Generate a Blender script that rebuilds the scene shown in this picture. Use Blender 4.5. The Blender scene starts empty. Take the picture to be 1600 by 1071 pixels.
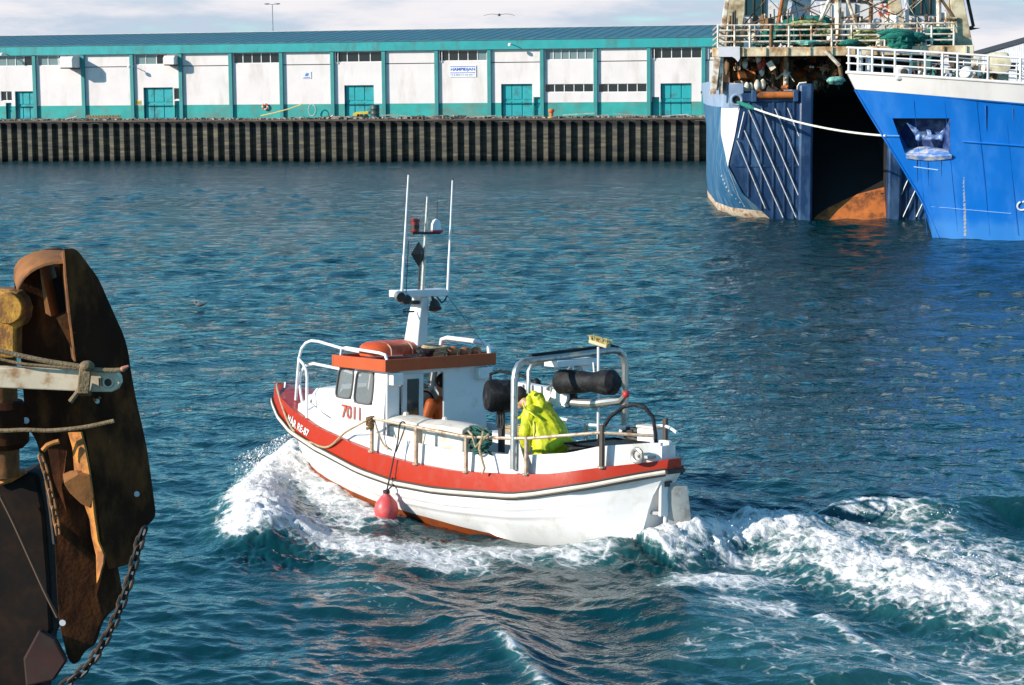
import bpy, bmesh, math, random
import numpy as np
from math import sin, cos, pi, radians, atan, sqrt
from mathutils import Matrix, Vector, noise as mnoise
random.seed(11)
scene = bpy.context.scene
COL = scene.collection

# ------------------------------------------------------------------ camera
CAM_H = 6.0
TILT = atan((535.5 - 144) / 3200.0)
ROLL = -0.008
CAM_M = Matrix.Rotation(pi / 2 - TILT, 4, 'X') @ Matrix.Rotation(ROLL, 4, 'Z')
cd = bpy.data.cameras.new('camera'); cam = bpy.data.objects.new('camera', cd); COL.objects.link(cam)
cam.matrix_world = Matrix.Translation((0, 0, CAM_H)) @ CAM_M
cd.sensor_width = 36; cd.lens = 72; cd.clip_start = 0.1; cd.clip_end = 12000
scene.camera = cam

# ------------------------------------------------------------------ sky and sun
SUN_EL = radians(23)
SUN_AZ = radians(246)            # clockwise from +Y : the sun stands to the left
w = bpy.data.worlds.new('World'); scene.world = w; w.use_nodes = True
nt = w.node_tree; nt.nodes.clear()
def N(t, tp, **k):
    n = t.nodes.new(tp)
    for a, b in k.items():
        setattr(n, a, b)
    return n
out = N(nt, 'ShaderNodeOutputWorld'); bg = N(nt, 'ShaderNodeBackground'); nt.links.new(bg.outputs[0], out.inputs[0])
sky = N(nt, 'ShaderNodeTexSky', sky_type='NISHITA'); sky.sun_disc = False
sky.sun_elevation = SUN_EL; sky.sun_rotation = SUN_AZ; sky.ozone_density = 2.6; sky.dust_density = 0.15; sky.air_density = 1.0
tc = N(nt, 'ShaderNodeTexCoord')
sep = N(nt, 'ShaderNodeSeparateXYZ'); nt.links.new(tc.outputs['Generated'], sep.inputs[0])
mp = N(nt, 'ShaderNodeMapping'); mp.inputs['Scale'].default_value = (2.6, 2.6, 13.0); mp.inputs['Location'].default_value = (3.1, 0.4, 1.7)
nt.links.new(tc.outputs['Generated'], mp.inputs[0])
cn = N(nt, 'ShaderNodeTexNoise'); cn.inputs['Scale'].default_value = 2.4; cn.inputs['Detail'].default_value = 7; cn.inputs['Roughness'].default_value = 0.58
nt.links.new(mp.outputs[0], cn.inputs['Vector'])
# cloud cover: a bank low over the horizon, thinning to open blue higher up
hr = N(nt, 'ShaderNodeMapRange'); hr.inputs[1].default_value = 0.04; hr.inputs[2].default_value = 0.085; hr.inputs[3].default_value = 0.30; hr.inputs[4].default_value = -0.16
nt.links.new(sep.outputs['Z'], hr.inputs[0])
ad = N(nt, 'ShaderNodeMath', operation='ADD'); nt.links.new(cn.outputs['Fac'], ad.inputs[0]); nt.links.new(hr.outputs[0], ad.inputs[1])
cr = N(nt, 'ShaderNodeMapRange', interpolation_type='SMOOTHSTEP'); cr.inputs[1].default_value = 0.50; cr.inputs[2].default_value = 0.74
nt.links.new(ad.outputs[0], cr.inputs[0])
mx = N(nt, 'ShaderNodeMix', data_type='RGBA'); cc = N(nt, 'ShaderNodeMix', data_type='RGBA'); cc.inputs['A'].default_value = (3.5, 4.2, 5.1, 1); cc.inputs['B'].default_value = (6.1, 5.9, 6.1, 1)
cv = N(nt, 'ShaderNodeMapRange', interpolation_type='SMOOTHSTEP'); cv.inputs[1].default_value = 0.40; cv.inputs[2].default_value = 0.60; nt.links.new(cn.outputs['Fac'], cv.inputs[0]); nt.links.new(cv.outputs[0], cc.inputs['Factor']); nt.links.new(cc.outputs['Result'], mx.inputs['B'])
tn = N(nt, 'ShaderNodeMix', data_type='RGBA', blend_type='MULTIPLY'); tn.inputs['Factor'].default_value = 1; tn.inputs['B'].default_value = (0.64, 1.24, 1.32, 1); nt.links.new(sky.outputs[0], tn.inputs['A'])
nt.links.new(cr.outputs[0], mx.inputs['Factor']); nt.links.new(tn.outputs['Result'], mx.inputs['A'])
nt.links.new(mx.outputs['Result'], bg.inputs[0]); bg.inputs[1].default_value = 0.115

sd = bpy.data.lights.new('sun', 'SUN'); sun = bpy.data.objects.new('sun', sd); COL.objects.link(sun)
sd.energy = 5.0; sd.angle = radians(0.5); sd.color = (1.0, 0.91, 0.80)
sdir = Vector((sin(SUN_AZ) * cos(SUN_EL), cos(SUN_AZ) * cos(SUN_EL), sin(SUN_EL)))
sun.rotation_euler = sdir.to_track_quat('Z', 'Y').to_euler(); sun.location = (-60, 0, 60)
scene.view_settings.view_transform = 'Standard'; scene.view_settings.look = 'None'
scene.view_settings.exposure = 0.40; scene.view_settings.gamma = 1.0; scene.view_settings.use_curve_mapping = False
scene.render.engine = 'CYCLES'
scene.cycles.max_bounces = 6; scene.cycles.transparent_max_bounces = 8

# ------------------------------------------------------------------ helpers
def ray(px, py):
    return CAM_M.to_3x3() @ Vector(((px - 800) / 3200.0, -(py - 535.5) / 3200.0, -1.0))
def at(px, py, y=None, z=None):
    """the place seen at a pixel of the photograph, at a known distance or height"""
    d = ray(px, py); o = Vector((0, 0, CAM_H))
    t = (z - CAM_H) / d.z if z is not None else y / d.y
    return o + d * t

class MB:
    def __init__(s): s.v = []; s.f = []; s.m = None
    def add(s, vs, fs):
        b = len(s.v)
        s.v += [tuple(v) for v in vs]; s.f += [tuple(i + b for i in f) for f in fs]; return s
    def box(s, x0, x1, y0, y1, z0, z1):
        return s.add([(x0,y0,z0),(x1,y0,z0),(x1,y1,z0),(x0,y1,z0),(x0,y0,z1),(x1,y0,z1),(x1,y1,z1),(x0,y1,z1)],
                     [(3,2,1,0),(4,5,6,7),(0,1,5,4),(1,2,6,5),(2,3,7,6),(3,0,4,7)])
    def obox(s, c, size, M=None):
        M = M or Matrix.Identity(3); c = Vector(c); h = [q / 2 for q in size]
        vs = [c + M @ Vector((a*h[0], b*h[1], d*h[2])) for d in (-1,1) for (a,b) in ((-1,-1),(1,-1),(1,1),(-1,1))]
        return s.add(vs, [(3,2,1,0),(4,5,6,7),(0,1,5,4),(1,2,6,5),(2,3,7,6),(3,0,4,7)])
    def beam(s, a, b, wd, ht, up=(0,0,1)):
        a = Vector(a); b = Vector(b); d = (b - a).normalized(); u = Vector(up)
        r = d.cross(u)
        if r.length < 1e-4: r = d.cross(Vector((1,0,0)))
        r.normalize(); u = r.cross(d)
        vs = []
        for p in (a, b):
            for (i, j) in ((-1,-1),(1,-1),(1,1),(-1,1)): vs.append(p + r*i*wd/2 + u*j*ht/2)
        return s.add(vs, [(3,2,1,0),(4,5,6,7),(0,1,5,4),(1,2,6,5),(2,3,7,6),(3,0,4,7)])
    def tube(s, pts, r, n=8, closed=False, caps=True):
        P = [Vector(p) for p in pts]; k = len(P); R = r if isinstance(r, (list, tuple)) else [r]*k
        vs = []; fs = []; prev = None
        for i in range(k):
            a = P[i-1] if (i > 0 or closed) else P[0]; b = P[(i+1) % k] if (i < k-1 or closed) else P[-1]
            d = b - a
            d = d.normalized() if d.length > 1e-9 else Vector((0,0,1))
            if prev is None:
                u = d.cross(Vector((0,0,1)))
                if u.length < 0.05: u = d.cross(Vector((1,0,0)))
            else:
                u = prev - d * prev.dot(d)
                if u.length < 1e-6: u = d.cross(Vector((0,0,1)))
            u.normalize(); prev = u; q = d.cross(u)
            for j in range(n):
                t = 2*pi*j/n; vs.append(P[i] + (u*cos(t) + q*sin(t)) * R[i])
        m = k if closed else k-1
        for i in range(m):
            for j in range(n):
                a0 = i*n+j; a1 = i*n+(j+1)%n; b0 = ((i+1)%k)*n+j; b1 = ((i+1)%k)*n+(j+1)%n
                fs.append((a0, a1, b1, b0))
        if caps and not closed:
            fs.append(tuple(range(n-1, -1, -1))); fs.append(tuple((k-1)*n + j for j in range(n)))
        return s.add(vs, fs)
    def lathe(s, prof, c=(0,0,0), axis=(0,0,1), n=16):
        ax = Vector(axis).normalized(); M = ax.to_track_quat('Z', 'Y').to_matrix(); c = Vector(c)
        vs = []; fs = []
        for (r, z) in prof:
            for j in range(n):
                t = 2*pi*j/n; vs.append(c + M @ Vector((r*cos(t), r*sin(t), z)))
        for i in range(len(prof)-1):
            for j in range(n):
                fs.append((i*n+j, i*n+(j+1)%n, (i+1)*n+(j+1)%n, (i+1)*n+j))
        fs.append(tuple(range(n-1, -1, -1))); fs.append(tuple((len(prof)-1)*n+j for j in range(n)))
        return s.add(vs, fs)
    def ball(s, c, r, n=12, m=8, M=None):
        rr = r if isinstance(r, (list, tuple)) else (r, r, r); M = M or Matrix.Identity(3); c = Vector(c)
        vs = [c + M @ Vector((0,0,rr[2]))]; fs = []
        for i in range(1, m):
            a = pi*i/m
            for j in range(n):
                t = 2*pi*j/n; vs.append(c + M @ Vector((rr[0]*sin(a)*cos(t), rr[1]*sin(a)*sin(t), rr[2]*cos(a))))
        vs.append(c + M @ Vector((0,0,-rr[2])))
        for j in range(n): fs.append((0, 1+j, 1+(j+1)%n))
        for i in range(m-2):
            for j in range(n):
                a = 1+i*n+j; b = 1+i*n+(j+1)%n; fs.append((a, a+n, b+n, b))
        L = len(vs)-1; o = 1+(m-2)*n
        for j in range(n): fs.append((L, o+(j+1)%n, o+j))
        return s.add(vs, fs)
    def prism(s, poly, vec):
        n = len(poly); v = Vector(vec); P = [Vector(p) for p in poly]
        fs = [tuple(range(n-1,-1,-1)), tuple(n+i for i in range(n))] + [(i, (i+1)%n, n+(i+1)%n, n+i) for i in range(n)]
        return s.add(P + [p + v for p in P], fs)
    def grid(s, rows, flip=False):
        n = len(rows[0]); vs = [p for r in rows for p in r]; fs = []
        for i in range(len(rows)-1):
            for j in range(n-1):
                q = (i*n+j, i*n+j+1, (i+1)*n+j+1, (i+1)*n+j)
                fs.append(q[::-1] if flip else q)
        return s.add(vs, fs)
    def sheet(s, rows, vec):
        """a grid with thickness: the back is offset by vec, edges closed"""
        v = Vector(vec); n = len(rows[0]); m = len(rows)
        A = [Vector(p) for r in rows for p in r]; B = [p + v for p in A]; o = len(A); fs = []
        for i in range(m-1):
            for j in range(n-1):
                q = (i*n+j, i*n+j+1, (i+1)*n+j+1, (i+1)*n+j); fs.append(q); fs.append(tuple(k+o for k in q[::-1]))
        ring = [j for j in range(n)] + [i*n+n-1 for i in range(1, m)] + [(m-1)*n+j for j in range(n-2, -1, -1)] + [i*n for i in range(m-2, 0, -1)]
        for a, b in zip(ring, ring[1:]+ring[:1]): fs.append((b, a, a+o, b+o))
        return s.add(A+B, fs)

BASE = {}
def mesh_of(name, mb, base=(0,0,0), angle=35):
    me = bpy.data.meshes.new(name); b = Vector(base)
    me.from_pydata([(v[0]-b.x, v[1]-b.y, v[2]-b.z) for v in mb.v], [], mb.f)
    bm = bmesh.new(); bm.from_mesh(me); bmesh.ops.recalc_face_normals(bm, faces=bm.faces); bm.to_mesh(me); bm.free()
    if angle:
        me.polygons.foreach_set('use_smooth', [True]*len(me.polygons)); me.set_sharp_from_angle(angle=radians(angle))
    return me
def root_of(o):
    while o.parent: o = o.parent
    return o
def part(name, mb, mat, parent, angle=35, bevel=0, label=None, kind=None, bake=None):
    """one mesh under a thing; coordinates are those of the thing's frame"""
    base = BASE.get(root_of(parent).name, (0,0,0)) if parent else (0,0,0)
    me = mesh_of(name, mb, base, angle)
    o = bpy.data.objects.new(name, me); COL.objects.link(o)
    if parent: o.parent = parent
    me.materials.append(mat)
    if bevel:
        b = o.modifiers.new('bevel', 'BEVEL'); b.width = bevel; b.segments = 2; b.limit_method = 'ANGLE'; b.angle_limit = radians(40)
    if label: o['label'] = label
    if kind: o['kind'] = kind
    return o
def tag(o, label, cat, group=None, kind=None):
    if label: o['label'] = label
    if cat: o['category'] = cat
    if group: o['group'] = group
    if kind: o['kind'] = kind
    return o
def thing(name, label, cat, base=(0,0,0), frame=None, group=None):
    o = bpy.data.objects.new(name, None); COL.objects.link(o); o.empty_display_size = 0.2
    o.matrix_world = (frame or Matrix.Identity(4)) @ Matrix.Translation(base)
    BASE[o.name] = tuple(base)
    return tag(o, label, cat, group)
def single(name, mb, mat, label, cat, base=(0,0,0), frame=None, group=None, angle=35, bevel=0, kind=None):
    """a thing that is one mesh"""
    me = mesh_of(name, mb, base, angle); o = bpy.data.objects.new(name, me); COL.objects.link(o)
    o.matrix_world = (frame or Matrix.Identity(4)) @ Matrix.Translation(base); me.materials.append(mat)
    if bevel:
        b = o.modifiers.new('bevel', 'BEVEL'); b.width = bevel; b.segments = 2; b.limit_method = 'ANGLE'; b.angle_limit = radians(40)
    BASE[o.name] = tuple(base)
    return tag(o, label, cat, group, kind)
def share(src, name, parent, M):
    """a copy of a part sharing its mesh"""
    o = src.copy(); o.name = name; COL.objects.link(o); o.parent = parent; o.matrix_local = M; return o

# ------------------------------------------------------------------ materials
MATS = {}
def paint(name, col, rough=0.5, metal=0.0, var=0.12, vscale=2.0, dirt=None, damt=0.3, dscale=4.0, stretch=(1,1,1), bump=0.0, bscale=30.0, spec=0.5, dsoft=0.12, coat=0.0, zband=None):
    if name in MATS: return MATS[name]
    m = bpy.data.materials.new(name); m.use_nodes = True; t = m.node_tree; p = t.nodes['Principled BSDF']
    g = N(t, 'ShaderNodeNewGeometry'); L = t.links
    n1 = N(t, 'ShaderNodeTexNoise'); n1.inputs['Scale'].default_value = vscale; n1.inputs['Detail'].default_value = 5
    L.new(g.outputs['Position'], n1.inputs['Vector'])
    mr = N(t, 'ShaderNodeMapRange'); mr.inputs[1].default_value = 0.3; mr.inputs[2].default_value = 0.7; mr.inputs[3].default_value = 1 - var; mr.inputs[4].default_value = 1 + var
    L.new(n1.outputs['Fac'], mr.inputs[0])
    mm = N(t, 'ShaderNodeMix', data_type='RGBA', blend_type='MULTIPLY'); mm.inputs['Factor'].default_value = 1
    mm.inputs['A'].default_value = (*col, 1); L.new(mr.outputs[0], mm.inputs['B'])
    c = mm.outputs['Result']
    p.inputs['Roughness'].default_value = rough
    if dirt:
        mp = N(t, 'ShaderNodeMapping'); mp.inputs['Scale'].default_value = stretch; L.new(g.outputs['Position'], mp.inputs[0])
        n2 = N(t, 'ShaderNodeTexNoise'); n2.inputs['Scale'].default_value = dscale; n2.inputs['Detail'].default_value = 8; n2.inputs['Roughness'].default_value = 0.65
        L.new(mp.outputs[0], n2.inputs['Vector'])
        th = 0.72 - 0.44*damt
        r2 = N(t, 'ShaderNodeMapRange', interpolation_type='SMOOTHSTEP'); r2.inputs[1].default_value = th - dsoft; r2.inputs[2].default_value = th + dsoft
        L.new(n2.outputs['Fac'], r2.inputs[0])
        m2 = N(t, 'ShaderNodeMix', data_type='RGBA'); L.new(r2.outputs[0], m2.inputs['Factor']); L.new(c, m2.inputs['A'])
        m3 = N(t, 'ShaderNodeMix', data_type='RGBA', blend_type='MULTIPLY'); m3.inputs['Factor'].default_value = 1; m3.inputs['A'].default_value = (*dirt, 1); L.new(mr.outputs[0], m3.inputs['B'])
        L.new(m3.outputs['Result'], m2.inputs['B']); c = m2.outputs['Result']
        rr = N(t, 'ShaderNodeMapRange'); rr.inputs[3].default_value = rough; rr.inputs[4].default_value = min(1, max(rough, 0.75)); L.new(r2.outputs[0], rr.inputs[0]); L.new(rr.outputs[0], p.inputs['Roughness'])
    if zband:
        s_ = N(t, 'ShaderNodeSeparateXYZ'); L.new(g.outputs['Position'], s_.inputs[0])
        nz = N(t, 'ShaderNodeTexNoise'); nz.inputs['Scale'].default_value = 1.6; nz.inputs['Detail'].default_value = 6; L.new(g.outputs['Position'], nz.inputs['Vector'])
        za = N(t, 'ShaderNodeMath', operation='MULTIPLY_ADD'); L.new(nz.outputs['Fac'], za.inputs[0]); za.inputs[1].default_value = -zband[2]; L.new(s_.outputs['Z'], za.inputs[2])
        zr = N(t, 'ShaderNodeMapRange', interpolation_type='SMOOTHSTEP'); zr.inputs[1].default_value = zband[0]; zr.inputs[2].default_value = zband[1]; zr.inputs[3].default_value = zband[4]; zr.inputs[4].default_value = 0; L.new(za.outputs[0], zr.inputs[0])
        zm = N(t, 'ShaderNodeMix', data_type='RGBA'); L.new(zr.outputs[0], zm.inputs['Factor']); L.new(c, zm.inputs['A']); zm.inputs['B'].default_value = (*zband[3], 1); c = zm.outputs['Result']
    L.new(c, p.inputs['Base Color'])
    p.inputs['Metallic'].default_value = metal
    p.inputs['Specular IOR Level'].default_value = spec
    p.inputs['Coat Weight'].default_value = coat
    if bump:
        n3 = N(t, 'ShaderNodeTexNoise'); n3.inputs['Scale'].default_value = bscale; n3.inputs['Detail'].default_value = 4; L.new(g.outputs['Position'], n3.inputs['Vector'])
        b = N(t, 'ShaderNodeBump'); b.inputs['Strength'].default_value = 1.0; b.inputs['Distance'].default_value = bump; L.new(n3.outputs['Fac'], b.inputs['Height']); L.new(b.outputs[0], p.inputs['Normal'])
    MATS[name] = m; return m
def glass(name, col=(0.02,0.03,0.035), rough=0.06, alpha=1.0):
    if name in MATS: return MATS[name]
    m = bpy.data.materials.new(name); m.use_nodes = True; p = m.node_tree.nodes['Principled BSDF']
    p.inputs['Base Color'].default_value = (*col, 1); p.inputs['Roughness'].default_value = rough; p.inputs['Alpha'].default_value = alpha
    p.inputs['Specular IOR Level'].default_value = 0.6
    MATS[name] = m; return m
def text_mesh(body, size=1.0, depth=0.0, font_offset=0.0):
    c = bpy.data.curves.new('t', 'FONT'); c.body = body; c.size = size; c.extrude = depth; c.offset = font_offset; c.resolution_u = 3
    o = bpy.data.objects.new('t', c); COL.objects.link(o)
    dg = bpy.context.evaluated_depsgraph_get(); me = bpy.data.meshes.new_from_object(o.evaluated_get(dg))
    V = [tuple(v.co) for v in me.vertices]; F = [tuple(p.vertices) for p in me.polygons]
    bpy.data.objects.remove(o); bpy.data.curves.remove(c); bpy.data.meshes.remove(me)
    return V, F
def interp(x, xs, ys):
    return float(np.interp(x, xs, ys))
# ------------------------------------------------------------------ the small boat's place on the water (used by the wake)
BOAT_YAW = radians(133.56); BOAT_POS = Vector((-0.696, 28.868, 0.0))
BOAT_M = Matrix.Translation(BOAT_POS) @ Matrix.Rotation(BOAT_YAW, 4, 'Z') @ Matrix.Rotation(radians(1.3), 4, 'Y') @ Matrix.Rotation(radians(2.6), 4, 'X')

# ------------------------------------------------------------------ water
def wave_tile(n, L, lam, th0, spread, seed, kmax=None):
    rng = np.random.default_rng(seed)
    k1 = 2*pi*np.fft.fftfreq(n, L/n); kx, ky = np.meshgrid(k1, k1); k = np.hypot(kx, ky); k[0,0] = 1
    kp = 2*pi/lam; th = np.arctan2(ky, kx)
    S = k**-4.0 * np.exp(-1.25*(kp/k)**2) * (0.06 + np.abs(np.cos((th-th0)/1.0))**spread)
    if kmax: S *= np.exp(-(k/kmax)**2)
    S[0,0] = 0
    A = np.sqrt(S) * (rng.normal(size=(n,n)) + 1j*rng.normal(size=(n,n)))
    h = np.fft.ifft2(A).real; sx = np.fft.ifft2(1j*kx*A).real; sy = np.fft.ifft2(1j*ky*A).real
    sc = 1/np.sqrt((sx**2+sy**2).mean())
    dx = np.fft.ifft2(-1j*kx/k*A).real; dy = np.fft.ifft2(-1j*ky/k*A).real
    return h*sc, dx*sc, dy*sc                       # unit rms slope
def sample(a, L, x, y):
    n = a.shape[0]; u = (x/L % 1)*n; v = (y/L % 1)*n
    i = np.floor(u).astype(int); j = np.floor(v).astype(int); fu = u-i; fv = v-j
    i %= n; j %= n; i2 = (i+1) % n; j2 = (j+1) % n
    return (a[j,i]*(1-fu)+a[j,i2]*fu)*(1-fv) + (a[j2,i]*(1-fu)+a[j2,i2]*fu)*fv
def sstep(a, b, x):
    t = np.clip((x-a)/(b-a), 0, 1); return t*t*(3-2*t)
def path_d(x, y, pts):
    """distance to a polyline and position 0..1 along it"""
    best = np.full(x.shape, 1e9); par = np.zeros(x.shape)
    for i in range(len(pts)-1):
        ax, ay = pts[i][:2]; bx, by = pts[i+1][:2]; dx, dy = bx-ax, by-ay
        t = np.clip(((x-ax)*dx+(y-ay)*dy)/(dx*dx+dy*dy+1e-9), 0, 1)
        d = np.hypot(x-ax-t*dx, y-ay-t*dy); mk = d < best
        best[mk] = d[mk]; par[mk] = (i+t[mk])/(len(pts)-1)
    return best, par
def pxs(*pp, z=0.1):
    return [tuple(at(a, b, z=z)) for (a, b) in pp]

def build_water():
    rows = [-400, -60, -10, 4, 10]; y = 13.0
    while y < 215:
        rows.append(y); y += max(0.032, y*y/12600.0)
    rows += [225, 240, 270, 330, 500, 1200, 4000]
    ts = np.concatenate([[-40,-8,-2,-0.8,-0.5], np.linspace(-0.34, 0.34, 720), [0.5,0.8,2,8,40]])
    Y = np.array(rows); T, YY = np.meshgrid(ts, Y); X = T*np.maximum(YY, 13.0)
    x = X.ravel(); y = YY.ravel()
    core = ((np.abs(T.ravel()) < 0.345) & (y > 12.9) & (y < 216)).astype(float)
    far = sstep(30, 75, y)
    z = np.zeros_like(x); ox = np.zeros_like(x); oy = np.zeros_like(x)
    gust = 0.8 + 0.35*np.sin(x*0.11+y*0.05+1.0)*np.sin(y*0.083-x*0.03) 
    A = wave_tile(512, 37.0, 2.3, radians(97), 3, 3, 16)
    B = wave_tile(512, 13.7, 0.58, radians(80), 2, 5, 45)
    Cw = wave_tile(256, 91.0, 7.0, radians(100), 3, 9, 4)
    c, s_ = cos(0.4), sin(0.4); xr, yr = c*x-s_*y, s_*x+c*y
    Dw = wave_tile(512, 19.0, 0.50, BOAT_YAW+radians(112), 14, 33, 22)
    lee, _ = path_d(x, y, pxs((470,900),(620,920),(780,960),(900,1010),(960,1080), z=0.0)); lee = np.exp(-(lee/1.9)**2)*(y < 40)
    for (tile, L, xx, yy, amp) in ((A, 37.0, x, y, 0.105*gust*(1-0.25*lee)*(1+0.75*sstep(34,90,y))), (B, 13.7, xr, yr, 0.150*gust*(1-sstep(28, 56, y))*(1-0.72*lee)), (Dw, 19.0, x, y, 0.17*lee), (Cw, 91.0, x+11, y+5, 0.025)):
        h = sample(tile[0], L, xx, yy)*amp; dx = sample(tile[1], L, xx, yy)*amp; dy = sample(tile[2], L, xx, yy)*amp
        if xx is xr: dx, dy = c*dx+s_*dy, -s_*dx+c*dy
        z += h; ox -= dx*0.8; oy -= dy*0.8
    # ---- wake of the small boat, in its own axes (fx forward, fy to port)
    bx, by = x-BOAT_POS.x, y-BOAT_POS.y
    fx = bx*cos(BOAT_YAW)+by*sin(BOAT_YAW); fy = -bx*sin(BOAT_YAW)+by*cos(BOAT_YAW)
    foam = np.zeros_like(x); calm = np.zeros_like(x); lump = np.zeros_like(x)
    rough1 = sample(wave_tile(512, 6.1, 0.26, 0, 0, 21, 70)[0], 6.1, x, y)      # unit-slope bumps for churned water
    rough1 /= rough1.std()
    def ridge(pp, w0, w1, amp, fm=0.0, fw=1.0, ends=(0.12, 0.2), zz=0.1, lp=0.0, asym=0.0, fside=0.0):
        nonlocal z, foam, lump
        P = pxs(*pp, z=zz); d, t = path_d(x, y, P); wd = w0+(w1-w0)*t
        e = sstep(0, ends[0], t)*(1-sstep(1-ends[1], 1, t)) if ends else 1.0
        z += amp*np.exp(-(d/wd)**2)*e
        foam = np.maximum(foam, fm*np.exp(-(d/(wd*fw))**2.4)*(e if ends else 1))
        lump = np.maximum(lump, lp*np.exp(-(d/(wd*fw))**4))
    # bow wave thrown out to port, and the mound along the hull
    ridge([(466,712),(430,742),(402,782),(408,822),(440,852)], 0.42, 0.5, 0.30, 1.04, 1.6, (0.02,0.2), 0.15, 1.0)
    ridge([(470,705),(500,765),(560,810),(640,835)], 0.34, 0.45, 0.16, 0.86, 1.9, (0.02,0.3), 0.1, 0.55)
    ridge([(430,790),(520,842),(620,862),(740,868),(860,862)], 0.5, 0.55, 0.08, 0.82, 1.4, (0.15,0.3), 0.1, 0.25)
    ridge([(640,850),(780,868),(900,872),(1010,862)], 0.45, 0.4, 0.07, 0.72, 1.4, (0.2,0.2), 0.05, 0.1)
    ridge([(460,870),(600,930),(760,930)], 0.9, 1.0, 0.05, 0.46, 1.1, (0.2,0.4), 0.05, 0)
    # port arm of the wake running out towards the camera
    ridge([(560,880),(700,950),(790,1005),(850,1071),(900,1140)], 0.45, 0.5, 0.13, 0.0, 1.0, (0.3,0.05), 0.1)
    ridge([(764,985),(790,1012),(815,1035),(850,1068),(872,1100)], 0.12, 0.15, 0.07, 0.66, 1.2, (0.25,0.1), 0.12)
    ridge([(700,900),(860,925),(960,960),(1080,1060)], 0.5, 0.8, -0.09, 0, 1, (0.2,0.05), 0.1)
    ridge([(860,930),(1000,935),(1180,985),(1330,1071)], 0.5, 0.9, 0.10, 0, 1, (0.2,0.05), 0.1)
    # stern wash
    ridge([(1020,862),(1060,856),(1090,846),(1130,832),(1240,838),(1340,880),(1460,915),(1620,960),(1800,1010)], 0.38, 0.75, 0.25, 0.84, 1.8, (0.0001,0.02), 0.15, 1.0)
    ridge([(1130,826),(1260,822),(1380,832),(1480,868),(1650,905),(1850,950)], 0.36, 0.75, 0.16, 0.74, 1.8, (0.05,0.02), 0.15, 0.8)
    ridge([(1260,800),(1360,795),(1460,832),(1600,862),(1760,900)], 0.42, 0.75, 0.05, 0.60, 1.6, (0.1,0.02), 0.1, 0.5)
    ridge([(1120,868),(1230,905),(1330,940),(1450,1000)], 0.35, 0.4, -0.06, 0, 1, (0.3,0.2), 0.05)
    # streaks left of the wash
    ridge([(1000,898),(1090,905),(1180,905),(1250,935)], 0.42, 0.42, 0.03, 0.80, 1.6, (0.2,0.3), 0.05, 0.2)
    ridge([(1080,925),(1190,945),(1270,945)], 0.42, 0.4, 0.02, 0.76, 1.6, (0.3,0.2), 0.05, 0.1)
    ridge([(1270,945),(1310,972),(1350,995),(1400,1028)], 0.13, 0.12, 0.05, 0.72, 1.3, (0.1,0.15), 0.1)
    ridge([(1000,985),(1180,1000),(1400,1050),(1560,1080)], 1.5, 1.8, 0.0, 0.52, 1.2, (0.2,0.1), 0.0)
    ridge([(1450,1000),(1560,1040),(1700,1090)], 1.0, 1.3, 0.0, 0.56, 1.2, (0.2,0.1), 0.0)
    ridge([(820,856),(930,858),(1019,858),(1070,850),(1120,842)], 0.5, 0.55, 0.17, 0.2, 0.8, (0.3,0.3), 0.1)
    ridge([(1000,866),(1100,872),(1200,882),(1320,915)], 0.35, 0.5, 0.0, 0.74, 1.3, (0.1,0.3), 0.0, 0.2)
    ridge([(1075,846),(1130,836),(1230,832),(1330,845)], 0.35, 0.5, 0.06, 0.95, 1.3, (0.05,0.3), 0.2, 0.7)
    # starboard arm seen beyond the boat
    ridge([(1240,800),(1340,795),(1420,800),(1500,802)], 0.3, 0.34, 0.20, 0.72, 1.5, (0.3,0.3), 0.2, 0.3)
    ridge([(1440,815),(1480,800),(1530,780),(1620,778),(1740,800)], 0.45, 0.8, 0.24, 0.36, 1.0, (0.25,0.1), 0.3, 0.1)
    ridge([(1060,745),(1160,760),(1260,772),(1420,800)], 0.35, 0.4, -0.08, 0, 1, (0.2,0.2), 0.0)
    ridge([(1085,770),(1160,768),(1290,782)], 0.35, 0.4, 0.0, 0.33, 1.0, (0.2,0.3), 0.0)
    # transverse and diverging waves inside the wedge, lighter far off
    behind = sstep(3.5, -1, fx)*np.exp(-((fx+4)/16)**2)
    wedge = np.exp(-(np.abs(fy)-np.clip(1.0+0.42*(4.4-fx), 0.8, 30)*0.75)**2/ (1.4+0.1*np.abs(fx))**2)
    ph = (fx*cos(0.62)+np.abs(fy)*sin(0.62)*1.0)*2*pi/2.1
    z += 0.055*np.sin(ph+0.4)*wedge*behind
    foam *= (y < 60)
    amp = np.where(y < 60, 1.0, 0.0)
    z += lump*rough1*0.005*amp + lump*amp*(0.075*(1-np.exp(-1.3*np.abs(sample(B[0], 13.7, x*0.9+3, y*0.9)/B[0].std())))+0.035*(1-np.exp(-1.5*np.abs(sample(B[0], 13.7, x*1.9, y*1.9)/B[0].std()))))
    # the hull pushes the water aside
    inside = (fx > -3.6) & (fx < 3.95) & (np.abs(fy) < np.interp(fx, [-3.6,-3,-2,0,1.5,2.6,3.5], [0.18,0.42,0.8,0.95,0.62,0.28,0.0])-0.02)
    z = np.where(inside, -0.35, z)
    foam = np.where(inside, 0, foam)
    z *= core; ox *= core; oy *= core
    near = 1-inside*1.0
    co = np.stack([x+ox*near, y+oy*near, z], 1).astype(np.float32)
    nr, nc = X.shape
    idx = np.arange(nr*nc).reshape(nr, nc)
    q = np.stack([idx[:-1,:-1], idx[:-1,1:], idx[1:,1:], idx[1:,:-1]], -1).reshape(-1, 4).astype(np.int32)
    me = bpy.data.meshes.new('water'); me.vertices.add(len(co)); me.vertices.foreach_set('co', co.ravel())
    me.loops.add(q.size); me.loops.foreach_set('vertex_index', q.ravel())
    me.polygons.add(len(q)); me.polygons.foreach_set('loop_start', np.arange(0, q.size, 4, dtype=np.int32))
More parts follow.
